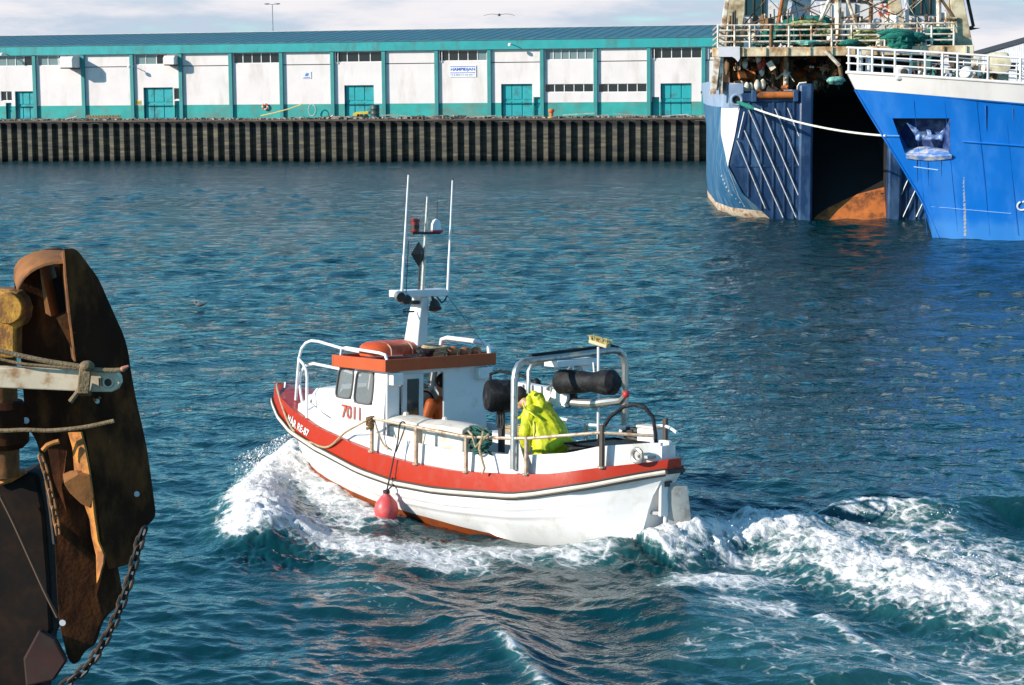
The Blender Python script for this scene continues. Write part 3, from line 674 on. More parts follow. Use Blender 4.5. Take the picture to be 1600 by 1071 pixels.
planks = [((62,194),(84,191),WOODP,0.5,'pale board lying flat on the quay edge at the far left'),((84,192),(100,191),WOODP,0.4,'short grey board on the quay edge next to a tipped slab'),((103,192),(121,182),WOODP,0.55,'pale tipped slab leaning up on rubble at the left of the quay'),
 ((515,186),(521,180),WOODP,0.14,'thin white stake sticking up in front of the pillar left of the trolley'),((518,184),(552,182),WOOD,0.3,'brown beam lying left of the yellow trolley'),((596,181),(622,179),WOOD,0.35,'brown plank right of the dark barrel'),((602,186),(640,183),WOODP,0.25,'pale plank low on the quay right of the barrel'),((625,181),(660,184),WOOD,0.2,'thin dark plank on the quay beneath the plain wall panel'),
 ((735,186),(775,181),WOOD,0.3,'long brown plank on the rubble left of a teal door'),((805,184),(850,181),WOOD,0.2,'thin plank lying before the teal door left of the bollard'),((880,180),(930,177),WOOD,0.3,'broken plank in the rubble right of the bollard'),((900,183),(950,180),WOODP,0.25,'pale plank under the lower row of windows'),((960,178),(1015,184),WOOD,0.2,'long thin rod slanting down on the rubble near the last door'),((1035,182),(1075,179),WOODP,0.3,'pale plank before the last teal door'),((1075,181),(1108,183),WOOD,0.3,'brown plank nearest the stern trawler')]
for (p, q_, mt, wd, lb) in planks:
    A = Vector(qat(*p, 1.25+rr.uniform(0,0.6))); B = Vector(qat(*q_, 1.3+rr.uniform(0,1.2)))
    A.z = max(A.z, G_Z+0.10); B.z = max(B.z, G_Z+0.12)
    m = MB(); m.beam(A, B, wd, 0.09 if wd > 0.3 else 0.07); single('plank', m, mt, lb, 'plank', tuple((A+B)/2), QUAY_M, 'planks on the quay edge', angle=None)
# a row of short posts strung together, lying by the second bay
A = Vector(qat(136,184,3)); B = Vector(qat(187,184,3)); m = MB()
for k in range(22):
    P = A.lerp(B, k/21); m.lathe([(0.06,-0.14),(0.075,0),(0.06,0.14)], (P.x, P.y, G_Z+0.32), (0.3,0,1), 8)
m.tube([(A.x,A.y,G_Z+0.2),(B.x,B.y,G_Z+0.2)], 0.05, 6)
single('float_line', m, paint('float_brown', (0.28,0.19,0.10), 0.8, 0, 0.3, 4), 'row of brown floats strung on a line along the foot of the second wall bay', 'float line', (A.x,A.y,G_Z), QUAY_M)
# lamp mast behind the warehouse
P = at(426.5, 60, y=290); zt = at(426.5, 7.5, y=290).z
t = thing('lamp_mast', 'thin grey lamp mast with a twin head rising behind the warehouse roof', 'street lamp', (P.x,290,G_Z))
MET = paint('galvanised', (0.25,0.27,0.30), 0.5, 0.3)
m = MB(); m.tube([(P.x,290,G_Z),(P.x,290,zt)], [0.14,0.06], 8); part('mast', m, MET, t)
for s in (-1,1):
    m = MB(); m.tube([(P.x,290,zt),(P.x+s*0.5,290,zt+0.1)], 0.05, 6); part('arm', m, MET, t); m = MB(); m.ball((P.x+s*0.75,290,zt+0.1), (0.38,0.16,0.10), 10, 6); part('lamp_head', m, MET, t)
# gull gliding over the roof
c = at(780, 23.5, y=120); t = thing('gull', 'dark gull gliding on straight wings above the warehouse roof', 'gull', tuple(c))
GU = paint('gull_grey', (0.12,0.11,0.11), 0.8)
m = MB(); m.ball(c, (0.09,0.28,0.08), 10, 6); part('bird_body', m, GU, t)
for s in (-1,1):
    m = MB(); rows = []
    for k in range(7):
        f = k/6; rows.append([(c.x+s*(0.05+0.85*f), c.y-0.10*(1-f)-0.05+0.12*f, c.z+0.07*sin(f*pi*0.75)-0.10*f*f), (c.x+s*(0.05+0.85*f), c.y+0.10*(1-f)+0.02+0.12*f, c.z+0.07*sin(f*pi*0.75)-0.10*f*f)])
    m.sheet(rows, (0,0,0.018)); part('wing', m, GU, t)
c = at(312, 479, z=0.05); t = thing('duck', 'small dark duck swimming on the open water left of the red boat', 'duck', tuple(c))
m = MB(); m.ball(c+Vector((0,0,0.05)), (0.12,0.07,0.06), 10, 6); m.lathe([(0.05,0),(0.01,0.1)], c+Vector((0.1,0,0.06)), (1,0,0.5), 8); part('bird_body', m, GU, t)
m = MB(); m.tube([c+Vector((-0.08,0,0.06)), c+Vector((-0.1,0,0.12))], 0.025, 6); m.ball(c+Vector((-0.11,0,0.13)), 0.032, 8, 6); m.tube([c+Vector((-0.13,0,0.13)), c+Vector((-0.18,0,0.125))], [0.013,0.005], 6); part('bird_head', m, GU, t)
# ------------------------------------------------------------------ stern trawler: frame x to starboard, y forward, z up; the transom is y = 0
T_O = at(1327, 343.5, z=0); T_M = Matrix.Translation(T_O) @ Matrix.Rotation(radians(-4), 4, 'Z'); T_I = T_M.inverted()
def tl(px, py, off=0.0):
    o = T_I @ Vector((0,0,CAM_H)); d = T_I.to_3x3() @ ray(px, py); p = o + d*((off-o.y)/d.y); return p
NAVY = paint('trawler_navy', (0.009,0.034,0.100), 0.38, 0, 0.2, 1.2, (0.03,0.085,0.18), 0.42, 2.0, (1,1,0.3), bump=0.012, bscale=3)
NAVYS = paint('trawler_side_blue', (0.020,0.105,0.225), 0.5, 0, 0.12, 1.0, (0.10,0.19,0.27), 0.35, 1.5, (1,1,0.4))
PALEB = paint('trawler_bulwark_pale', (0.22,0.30,0.43), 0.6, 0, 0.1, 1.2, (0.30,0.36,0.45), 0.4, 1.5, (1,1,0.3))
TWHITE = paint('trawler_white', (0.66,0.64,0.66), 0.6, 0, 0.06, 1.0, (0.45,0.38,0.30), 0.22, 1.6)
RUSTW = paint('rusty_cream', (0.78,0.66,0.44), 0.7, 0, 0.15, 1.5, (0.34,0.16,0.045), 0.46, 1.3, (1,1,0.8), dsoft=0.16)
RUSTP = paint('rusty_white_pole', (0.78,0.71,0.58), 0.6, 0, 0.12, 2, (0.24,0.11,0.035), 0.42, 2.2)
RUSTO = paint('orange_rust', (0.50,0.14,0.025), 0.85, 0, 0.25, 1.5, (0.16,0.05,0.015), 0.4, 1.8, bump=0.01, bscale=12)
BLK = paint('shade_glass_black', (0.006,0.0055,0.005), 0.9, 0, 0.3, 1)  # even black: painted-in shade of the ramp interior, also dark window glass
ROD = paint('rubbing_rod_white', (0.62,0.62,0.62), 0.4, 0, 0.1, 3, (0.3,0.25,0.2), 0.3, 4)
DKG = paint('dark_gear', (0.03,0.028,0.022), 0.7, 0, 0.5, 2, (0.10,0.06,0.03), 0.4, 3)
BRN = paint('brown_gear', (0.16,0.085,0.035), 0.8, 0, 0.4, 3)
PTEAL = paint('panel_dark_teal', (0.015,0.055,0.065), 0.4, 0, 0.2, 1)
tr = thing('stern_trawler', 'large rusty stern trawler seen from behind, dark blue with an open black ramp', 'trawler', (0,0,0), T_M)
BT = [ # section offsets: y forward -> [(half beam, z) from deck edge to keel]
 (0.0,  [(5.06,6.3),(5.06,5.2),(5.28,3.9),(5.60,2.5),(4.95,1.25),(3.7,0.12),(2.2,-1.0),(0.0,-1.6)]),
 (3.0,  [(5.62,6.35),(5.66,5.2),(5.82,3.9),(5.95,2.5),(5.75,1.25),(5.2,0.12),(3.8,-1.0),(0.0,-2.2)]),
 (8.0,  [(6.02,6.5),(6.04,5.2),(6.08,3.9),(6.1,2.5),(6.05,1.25),(5.85,0.12),(5.2,-1.0),(0.0,-3.0)]),
 (20.0, [(6.1,6.5),(6.1,5.2),(6.1,3.9),(6.1,2.5),(6.1,1.25),(6.0,0.12),(5.6,-1.0),(0.0,-3.2)]),
 (38.0, [(6.0,6.8),(5.9,5.4),(5.7,4.0),(5.4,2.6),(5.1,1.3),(4.8,0.12),(4.3,-1.0),(0.0,-3.2)]),
 (52.0, [(3.4,9.0),(3.0,7.0),(2.5,5.0),(2.1,3.2),(1.7,1.6),(1.4,0.12),(1.1,-1.0),(0.0,-3.2)]),
 (58.0, [(0.05,9.4),(0.05,7.2),(0.05,5.2),(0.05,3.3),(0.05,1.6),(0.05,0.12),(0.05,-1.0),(0.0,-2.6)])]
def tb(y, z):
    """half beam of the trawler at y, z"""
    ys = [s[0] for s in BT]; vals = [np.interp(z, [p[1] for p in s[1]][::-1], [p[0] for p in s[1]][::-1]) for s in BT]; return float(np.interp(y, ys, vals))
ysm = [0,0.6,1.3,2.1,3,4.5,6,8,11,15,20,28,38,45,52,56,58]; zsm = [5.2,4.6,3.9,3.2,2.5,1.9,1.25,0.7,0.12,-0.5,-1.0,-1.8]
for sd_ in (-1, 1):
    m = MB(); m.grid([[(sd_*(tb(y, z) if z > -1.7 else 0.02), y, z) for z in zsm] for y in ysm]); part('hull_side', m, NAVYS, tr)
    m = MB(); m.sheet([[(sd_*tb(y, z), y, z) for z in (5.2,5.8,6.3+min(y,8)*0.02)] for y in ysm], (-sd_*0.12,0,0)); part('bulwark', m, PALEB, tr)
    m = MB(); m.grid([[(sd_*(tb(y, z)+0.02), y-0.01, z) for z in (0.42-min(y,8)*0.0,0.25,0.1,-0.1)] for y in ysm]); part('boot_top', m, paint('boot_top_cream', (0.62,0.52,0.40), 0.7, 0, 0.15, 1, (0.28,0.12,0.04), 0.4, 2.0, (1,1,2)), tr)
# white painted panel on the port quarter
m = MB(); rows = []
for k in range(12):
    z = 5.17-2.7*k/11; ym = 4.3*(1-(k/11)**1.6)+0.02; rows.append([(-(tb(q, z)+0.025), q-0.012, z) for q in np.linspace(0, ym, 8)])
m.grid(rows); part('white_quarter_panel', m, TWHITE, tr)
# weld line and draught dots low on the quarter
m = MB(); m.tube([(-(tb(y,z)+0.03), y-0.03, z) for (y,z) in ((0.25,2.3),(0.5,1.7),(0.9,1.1),(1.3,0.6))], 0.02, 6); part('weld_seam', m, ROD, tr)
m = MB()
for k in range(9):
    z = 1.9-0.17*k; y = 2.6-0.15*k; m.box(-(tb(y,z)+0.06), -(tb(y,z)+0.02), y, y+0.14, z, z+0.08)
part('draught_marks', m, TWHITE, tr, angle=None)
# transom either side of the ramp
PXC = 1327
edge = [(1158,150),(1158,165),(1150,212),(1140,258),(1152,283),(1165,305),(1185,325),(1205,341)]
for sd_ in (-1, 1):
    E_ = [(abs(tl(a,b).x), tl(a,b).z) for a, b in edge]; inner = abs(tl(1270,200).x)
    poly = [(sd_*x, 0.0, z) for x, z in E_] + [(sd_*2.6,0,-1.2),(sd_*inner,0,-1.2),(sd_*inner,0,E_[0][1])]
    m = MB(); m.prism(poly, (0,0.25,0)); part('transom_plate', m, NAVY, tr, angle=None)
    x1 = abs(tl(1250,150).x); x2 = abs(tl(1158,150).x)
    for px in (1170,1190,1208.5,1226,1240):
        x = abs(tl(px,200).x); zt = E_[0][1]-0.3; zb = max(-0.5, np.interp(x, [3.6,4.2,4.9,5.6], [-0.1,0.6,1.3,2.5]))
        m = MB(); m.box(sd_*x-0.05, sd_*x+0.05, -0.05, -0.003, zb, zt); part('stiffener', m, NAVY, tr, angle=None, bevel=0.02)
    zs_ = tl(1200,259.5).z; m = MB(); a_, b_ = sorted((sd_*x1, sd_*5.3)); m.box(a_, b_, -0.04, -0.002, zs_-0.04, zs_+0.04); part('seam', m, NAVY, tr, angle=None)
    zt = E_[0][1]; m = MB(); a_, b_ = sorted((sd_*x1, sd_*x2)); m.box(a_, b_, -0.10, 0.3, zt-0.28, zt+0.12); part('transom_rail', m, NAVY, tr, angle=None, bevel=0.04)
    # ramp post, rounded
    xa = abs(tl(1248,200).x); xb = abs(tl(1270,200).x); zp = tl(1258,131).z
    m = MB(); a_, b_ = sorted((sd_*xa, sd_*xb)); m.box(a_, b_, -0.22, 0.5, -1.2, zp); part('ramp_post', m, NAVY, tr, bevel=0.12)
    m = MB(); m.box(*sorted((sd_*xb, sd_*(xb+0.12))), 0.5, 12, -1.2, 6.1); part('ramp_wall', m, BLK, tr, angle=None)  # inner walls coloured black to stand for the ramp's shade
    rods = [((1151.6,220),(1196,326)),((1163,204),(1223.5,340)),((1170,172),(1244,340)),((1190,170),(1247.5,305)),((1211,170),(1248.5,259)),((1230.7,169),(1248.5,213)),((1163,175),(1153.5,216))]
    for (p, q) in rods:
        A = tl(*p, -0.1); B = tl(*q, -0.1); m = MB(); m.tube([(sd_*abs(A.x),-0.10,A.z),(sd_*abs(B.x),-0.10,B.z)], 0.030, 6); part('rubbing_rod', m, ROD, tr)
    xr0, xr1 = abs(tl(1178,150).x), abs(tl(1243,150).x); zr = tl(1200,151).z
    m = MB(); a_, b_ = sorted((sd_*xr0, sd_*xr1)); m.tube([(a_,-0.12,zr+0.05),(b_,-0.12,zr+0.05)], 0.17, 14); rl = part('stern_roller', m, RUSTO, tr)
    for x in (a_, b_):
        m = MB(); m.box(x-0.12, x+0.12, -0.3, 0.1, zr-0.25, zr+0.3); part('roller_bracket', m, NAVY, rl, bevel=0.03)
    A = tl(1246,150,0.1); B = tl(1252,132,0.1)
    m = MB(); m.tube([(sd_*abs(A.x),0.1,A.z-0.2),(sd_*abs(A.x),0.1,B.z-0.1),(sd_*abs(tl(1249,133,0.1).x),0.1,B.z+0.05),(sd_*abs(tl(1260,133,0.1).x),0.1,B.z+0.08)], 0.04, 6); part('hoop', m, RUSTP, tr)
# rusty ramp bed: shade painted black above, the sunlit part left rust below
rx = abs(tl(1270,200).x)
def rampz(y): return float(np.interp(y, [0,0.5,1.0,1.6,3,6,11], [-0.6,0.4,1.15,1.7,2.7,4.3,6.3]))
z_sunlit = 1.0
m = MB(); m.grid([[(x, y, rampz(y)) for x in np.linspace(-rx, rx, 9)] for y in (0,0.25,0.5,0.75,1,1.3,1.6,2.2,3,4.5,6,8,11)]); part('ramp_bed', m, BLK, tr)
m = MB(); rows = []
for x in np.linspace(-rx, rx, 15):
    f = (x+rx)/(2*rx); yt = 0.25+1.05*f**0.8; rows.append([(x, y-0.012, rampz(y)+0.01) for y in np.linspace(0, yt, 8)])  # slanting upper edge follows the shadow edge of the left post
m.grid(rows); part('ramp_sunlit_rust', m, RUSTO, tr)
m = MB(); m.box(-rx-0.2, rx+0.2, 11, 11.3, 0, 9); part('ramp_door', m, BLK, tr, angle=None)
# fairlead on the port corner
c = tl(1151,156.5,-0.05); m = MB()
m.tube([(c.x+0.24*cos(a), -0.06, c.z+0.24*sin(a)) for a in np.linspace(0,2*pi,20)[:-1]], 0.07, 8, closed=True); fl = part('fairlead', m, PALEB, tr)
m = MB(); m.lathe([(0.22,-0.02),(0.22,0.02)], (c.x,-0.035,c.z), (0,1,0), 18); part('fairlead_hole', m, BLK, fl)
# corner plate that carries the fairlead
P1 = tl(1158,137); m = MB(); m.prism([(-5.06,0.0,5.2),(-5.06,0.0,6.3),(-4.9,0.0,6.3),(-4.9,0.0,5.2)], (0,0.2,0)); part('corner_plate', m, PALEB, tr, angle=None)
m = MB(); m.prism([(c.x-0.36,-0.03,5.2),(c.x-0.36,-0.03,6.25),(c.x+0.3,-0.03,6.32),(c.x+0.3,-0.03,5.3)], (0,0.06,0)); part('fairlead_plate', m, PALEB, tr, angle=None)
# decks
DZ = 6.0
for sd_ in (-1,1):
    m = MB(); a_, b_ = sorted((sd_*rx, sd_*5.5)); m.box(a_, b_, 0.3, 12, DZ-0.2, DZ-0.05); part('working_deck', m, DKG, tr, angle=None)
m = MB(); m.box(-5.9, 5.9, 12, 44, DZ-0.2, DZ-0.05); part('main_deck', m, DKG, tr, angle=None)
# gallows platform across the stern
YB = 2.0
zbt, zbb = tl(1250,73.5,YB).z, tl(1250,88,YB).z; xl, xr = tl(1113,80,YB).x, tl(1522,80,YB).x
m = MB(); m.box(xl, xr, YB, YB+0.5, zbb, zbt); part('gallows_beam', m, RUSTW, tr, angle=None, bevel=0.03)
m = MB(); m.box(xl+0.2, xr-0.2, YB+0.505, 14, zbt-0.25, zbt-0.05); part('upper_deck', m, DKG, tr, angle=None)
for x in np.linspace(xl+0.4, xr-0.4, 12):
    m = MB(); m.box(x-0.05, x+0.05, YB-0.08, YB-0.003, zbb+0.02, zbt-0.02); part('beam_bracket', m, RUSTW, tr, angle=None)
A = [tl(p,q,YB-0.15) for p,q in ((1122,73),(1156,73),(1156,92),(1153,97),(1149,92),(1144,89),(1122,89))]
m = MB(); m.prism([(p.x,YB-0.15,p.z) for p in A], (0,0.14,0)); part('gusset_plate', m, TWHITE, tr, angle=None)
for sd_ in (-1,1):
    m = MB(); x0_, x1_ = abs(tl(1121,88,YB).x), abs(tl(1113.5,138,YB).x)
    m.prism([(sd_*x0_-0.15,YB,zbb),(sd_*x0_+0.15,YB,zbb),(sd_*x1_+0.15,YB,DZ-0.2),(sd_*x1_-0.15,YB,DZ-0.2)], (0,0.35,0)); part('gallows_leg', m, RUSTP, tr, angle=None)
    m = MB(); x2_ = abs(tl(1128,90,YB).x); m.prism([(sd_*x2_-0.08,YB+0.1,zbb),(sd_*x2_+0.08,YB+0.1,zbb),(sd_*(x2_+0.05)+0.08,YB+0.1,DZ-0.2),(sd_*(x2_+0.05)-0.08,YB+0.1,DZ-0.2)], (0,0.2,0)); part('inner_leg', m, RUSTP, tr, angle=None)
    m = MB(); m.prism([(sd_*5.95,YB+0.5,zbb),(sd_*5.6,YB+3.5,zbb),(sd_*5.9,YB+3.5,DZ),(sd_*6.1,YB+0.5,DZ)], (sd_*0.05,0,0)); part('side_screen', m, paint('screen_green_grey', (0.30,0.36,0.30), 0.7, 0, 0.2, 1, (0.3,0.2,0.1), 0.35, 2), tr, angle=None)
def post(name, p, q, off, r, mat=RUSTP, n=8):
    A, B = tl(*p, off), tl(*q, off); m = MB(); m.tube([A, B], r, n); return part(name, m, mat, tr)
for (p, q, off, r, mt) in (((1228,88),(1228,141),3,0.12,RUSTP),((1207,88),(1207,137),3.4,0.07,BRN),((1222,88),(1222,141),4,0.09,RUSTO),((1236,88),(1236,140),4,0.10,DKG),((1290,80),(1312,103),YB-0.1,0.09,RUSTP),((1312,103),(1316,128),YB,0.10,BRN),((1185,88),(1205,137),5,0.06,DKG),((1200,88),(1222,118),5,0.06,DKG),((1163,88),(1170,138),6,0.10,BRN),((1300,95),(1300,130),6,0.15,BRN),((1265,92),(1265,135),7,0.1,DKG)):
    post('stanchion_post', p, q, off, r, mt)
# gear on the working deck under the platform: winch drums, chains, pipes
rr = random.Random(5)
for (px, py, off, r, L_) in ((1160,118,4,0.42,1.1),(1178,108,6,0.5,1.3),(1262,118,7,0.6,1.5),(1150,105,8,0.4,1.0),(1245,128,5,0.3,0.8)):
    c = tl(px, py, off); m = MB(); m.lathe([(0.1,-L_/2),(r,-L_/2),(r,-L_/2+0.08),(r*0.55,-L_/2+0.09),(r*0.6,0),(r*0.55,L_/2-0.09),(r,L_/2-0.08),(r,L_/2),(0.1,L_/2)], c, (1,0.15,0), 16); part('winch_drum', m, rr.choice((DKG,BRN,RUSTO)), tr)
m = MB(); m2 = MB(); m3 = MB()
for k in range(150):
    px = rr.uniform(1140,1320); off = rr.uniform(2.5,9); py = rr.uniform(90,141); c = tl(px, py, off)
    if c.z < DZ-0.1: continue
    tgt = rr.choice((m,m,m2,m3)); M = Matrix.Rotation(rr.uniform(0,3),3,'Z') @ Matrix.Rotation(rr.uniform(-.8,.8),3,'Y')
    if rr.random() < 0.5: tgt.obox(c, (rr.uniform(.05,.3), rr.uniform(.05,.4), rr.uniform(.08,.5)), M)
    else:
        d = Vector((rr.uniform(-.5,.5), rr.uniform(-.3,.3), rr.uniform(-.7,.7))); tgt.tube([c-d*0.6, c+Vector((rr.uniform(-.1,.1),0,0.05)), c+d*0.6], rr.uniform(.02,.05), 6)
part('deck_gear', m, DKG, tr, kind='stuff'); part('rusty_gear', m2, RUSTO, tr, kind='stuff'); part('cream_gear', m3, RUSTP, tr, kind='stuff')
for (px, py, off, mt) in ((1187,103,3.0,'r'),(1192,100,3.1,'r'),(1190,112,3.05,'w'),(1164,100,3,'w'),(1185,92,3,'w'),(1183,133,2.4,'w'),(1192,132,2.5,'w'),(1167,137,1.5,'w'),(1173,138,1.6,'w')):
    c = tl(px, py, off); m = MB(); m.ball(c, (0.14,0.12,0.26), 10, 7); part('hanging_block', m, paint('gear_red', (0.45,0.05,0.03), 0.6) if mt == 'r' else RUSTP, tr)
# back of the working space
m = MB(); m.box(-5.6, 5.6, 11.4, 11.6, DZ, zbb+0.3); part('bulkhead', m, DKG, tr, angle=None)
# rails on the platform
zr0 = zbt
for k, py in enumerate((40,48,57,66)):
    A, B = tl(1122,py,YB+0.1), tl(1491,py+1,YB+0.1); m = MB(); m.tube([(A.x,YB+0.1,A.z),(B.x,YB+0.1,A.z)], 0.045, 6); part('guard_rail', m, RUSTP, tr)
    m = MB(); m.tube([(A.x,YB+0.1,A.z),(A.x,YB+8,A.z)], 0.045, 6); part('side_rail', m, RUSTP, tr)
for px in (1122,1148,1172,1205,1233,1268,1300,1331,1383,1402,1440,1456,1491):
    A = tl(px,40,YB+0.1); m = MB(); m.tube([(A.x,YB+0.1,zbt),(A.x,YB+0.1,A.z)], 0.06 if px != 1205 else 0.1, 6); part('rail_stanchion', m, RUSTP if px != 1205 else BRN, tr)
# gantry legs and masts rising out of the frame
def leg(p0, p1, q0, q1, off, dep, mat, name='gantry_leg'):
    """tapered box leg: bottom corners p0,p1 ; top corners q0,q1 (pixels)"""
    P = [tl(*a, off) for a in (p0, p1, q1, q0)]; m = MB(); m.prism([(p.x,off,p.z) for p in P], (0,dep,0)); return part(name, m, mat, tr, angle=None, bevel=0.03)
TAN = paint('gantry_tan', (0.66,0.56,0.37), 0.7, 0, 0.18, 1.2, (0.22,0.15,0.07), 0.42, 1.1, (1,1,1.6), dsoft=0.16)
leg((1127,73),(1162,73),(1146,-45),(1166,-45),4,1.2,TAN); leg((1488,100),(1526,100),(1484,-45),(1497,-45),4,1.2,TAN)
leg((1121,73),(1131,73),(1140,-45),(1145,-45),3.2,0.3,RUSTP,'leg_brace'); 
leg((1208,60),(1222,60),(1230,-45),(1240,-45),9,0.8,TAN); leg((1396,45),(1416,45),(1384,-45),(1398,-45),9,0.8,TAN)
leg((1231,40),(1264,40),(1250,-45),(1272,-45),9.5,0.6,TWHITE,'white_column')
for (p, q, off, r, mt) in (((1310,74),(1309,-40),3,0.16,RUSTP),((1326,74),(1324,-40),3.2,0.09,TWHITE),((1272,55),(1302,-15),3,0.08,RUSTP),((1341,50),(1318,-20),3,0.08,RUSTP),((1300,30),(1340,26),3,0.05,BRN),((1468,72),(1466,-40),4,0.12,RUSTP),((1488,25),(1468,-5),4,0.07,BRN),((1468,30),(1494,31),4,0.06,BRN),((1418,74),(1416,-40),5,0.10,TWHITE),((1216,38),(1228,-30),4,0.08,RUSTO),((1205,72),(1205,36),3,0.09,BRN),((1444,74),(1444,35),2.6,0.12,TWHITE),((1374,72),(1374,52),2.4,0.16,RUSTP),((1360,40),(1362,-30),10,0.1,BRN)):
    post('mast_pole', p, q, off, r, mt)
for (p, q) in (((1512,0),(1521,42)),((1507,-20),(1512,0)),((1521,42),(1508,46))):
    A, B = tl(*p, 4.5), tl(*q, 4.5); m = MB(); m.beam(A, B, 0.12, 0.14); part('side_bracket', m, DKG, tr, angle=None)
P = [tl(a,b,4.5) for a,b in ((1506,43),(1533,44),(1520,47),(1508,49))]; m = MB(); m.prism([(p.x,4.5,p.z) for p in P], (0,0.5,0)); part('light_shelf', m, DKG, tr, angle=None)
# deckhouse behind
def slab(p0, p1, off, dep, mat, name):
    a, b = tl(*p0, off), tl(*p1, off); m = MB(); m.box(min(a.x,b.x), max(a.x,b.x), off, off+dep, min(a.z,b.z), max(a.z,b.z)); return part(name, m, mat, tr, angle=None, bevel=0.02)
HW = paint('deckhouse_white', (0.70,0.68,0.67), 0.6, 0, 0.05, 1, (0.45,0.30,0.16), 0.2, 1.5)
slab((1284,3),(1398,75),14,1,HW,'deckhouse'); slab((1278,-60),(1398,-2),15,2,HW,'wheelhouse')
slab((1296,-6),(1338,3),13.9,0.08,BLK,'deckhouse_window'); slab((1340,-6),(1358,4),13.9,0.08,BLK,'deckhouse_window'); slab((1376,-6),(1388,5),13.9,0.08,PTEAL,'deckhouse_window')
slab((1336,6),(1338.5,32),13.9,0.06,DKG,'deckhouse_seam'); slab((1358,6),(1359.5,32),13.9,0.06,BRN,'deckhouse_seam'); slab((1297,6),(1297.6,30),13.9,0.05,BRN,'deckhouse_seam')
slab((1282,31.5),(1398,33),13.9,0.06,BRN,'deckhouse_seam')
for (a, b, yt) in ((1158,1197,24),(1420,1460,23)):
    f = slab((a-4,-50),(b+3,62),8,0.4,HW,'locker_wall'); slab((a,-50),(b,yt),7.9,0.09,PTEAL,'dark_panel')
    for k in range(3): slab((a+(b-a)*(k+0.5)/3-0.6,-50),(a+(b-a)*(k+0.5)/3+0.6,yt),7.85,0.04,DKG,'panel_bar')
    for px in (a+4, a+14, b-8): slab((px,27),(px+1.2,60),7.9,0.08,BRN,'rust_streak')
slab((1196,5),(1216,62),11,0.4,HW,'locker_wall'); slab((1462,20),(1490,62),9,0.4,HW,'locker_wall'); slab((1238,12),(1262,40),10.5,0.4,HW,'locker_wall')
rr = random.Random(21); gm = {0:MB(),1:MB(),2:MB(),3:MB()}
for k in range(150):
    px = rr.uniform(1128,1490); off = rr.uniform(2.6,8); c = tl(px, rr.uniform(28,71), off); t_ = gm[rr.choice((0,0,1,2,2,3))]
    q = rr.random(); c.z = max(c.z, zbt+0.1)
    if q < 0.35: t_.obox(c, (rr.uniform(.08,.5), rr.uniform(.08,.4), rr.uniform(.1,.5)), Matrix.Rotation(rr.uniform(0,3),3,'Z'))
    elif q < 0.6: t_.tube([Vector((c.x,off,zbt)), Vector((c.x+rr.uniform(-.1,.1),off,zbt+rr.uniform(.6,1.9)))], rr.uniform(.03,.08), 6)
    elif q < 0.8: t_.ball(c, (rr.uniform(.1,.25),)*2+(rr.uniform(.1,.3),), 8, 6)
    else: t_.tube([c, c+Vector((rr.uniform(-.5,.5),0,-0.25)), c+Vector((rr.uniform(-1,1),0,rr.uniform(-.2,.3)))], rr.uniform(.02,.04), 5)
for i, (nm, mt) in enumerate((('cream_platform_gear',RUSTP),('brown_platform_gear',BRN),('white_platform_gear',TWHITE),('dark_platform_gear',DKG))): part(nm, gm[i], mt, tr, kind='stuff')
for k in range(26):
    A = tl(rr.choice((1145,1160,1235,1250,1309,1324,1390,1467,1490))+rr.uniform(-4,4), -45, rr.uniform(3,8)); B = tl(rr.uniform(1130,1500), rr.uniform(30,72), rr.uniform(2.3,7))
    m = MB(); m.tube([A, A.lerp(B,0.5)-Vector((0,0,0.08)), B], rr.uniform(.012,.03), 5); part('rigging_wire', m, rr.choice((BRN,DKG,DKG,RUSTP)), tr)
ring('life_ring', T_M, tuple(tl(1382.5,17,13.8)), 0.27, 0.09, 'red and white life ring hung on the white deckhouse of the stern trawler')
c = tl(1163,52,3.5); m = MB(); m.lathe([(0.2,-0.2),(0.22,0.2)], c, (0,0,1), 12); single('bucket', m, DKG, 'black bucket standing behind the platform rail of the stern trawler', 'bucket', tuple(c-Vector((0,0,0.2))), T_M)
# nets heaped on the upper deck
NETG = paint('net_green', (0.012,0.26,0.19), 0.9, 0, 0.6, 5, (0.004,0.08,0.07), 0.5, 5, bump=0.05, bscale=18)
NETO = paint('net_olive', (0.34,0.36,0.14), 0.9, 0, 0.5, 5, (0.08,0.12,0.05), 0.4, 6, bump=0.05, bscale=18)
NETC = paint('net_pale_green', (0.16,0.38,0.32), 0.9, 0, 0.5, 5, bump=0.05, bscale=18)
def net(lumps, mat, label, off, seed):
    r_ = random.Random(seed); m = MB(); base = None
    for (px, py, w_, h_) in lumps:
        c = tl(px, py, off); rx_, rz_ = w_/33.0, h_/33.0
        if base is None: base = tl(px, py+h_, off)
        n_, k_ = 36, 22; b0 = len(m.v); m.ball(c, (rx_, min(rx_,0.9), rz_), n_, k_)
        for i in range(b0, len(m.v)):
            v = Vector(m.v[i]); f = 1+0.38*mnoise.noise(v*2.4+Vector((seed,0,0)))+0.26*mnoise.noise(v*6)
            m.v[i] = tuple(c+(v-c)*f)
        for q in range(26):
            a0 = r_.uniform(0,6.28); pts = []
            for s in np.linspace(-1,1,8):
                x = rx_*s*1.02; zz = rz_*sqrt(max(0,1-s*s))*cos(a0*0.25)*r_.uniform(0.85,1.12); yy = -min(rx_,0.9)*sqrt(max(0,1-s*s))*abs(sin(a0*0.25+0.5))*1.05
                pts.append(c+Vector((x, yy, zz)))
            m.tube(pts, r_.uniform(0.015,0.035), 5)
    return single('fishing_net', m, mat, label, 'net', tuple(base), T_M, 'nets heaped on the trawler')
net([(1215,52,22,14),(1245,42,26,13),(1275,36,24,10),(1255,54,26,13),(1200,60,16,10)], NETG, 'big heap of dark green net at the left of the trawler platform', 4.2, 1)
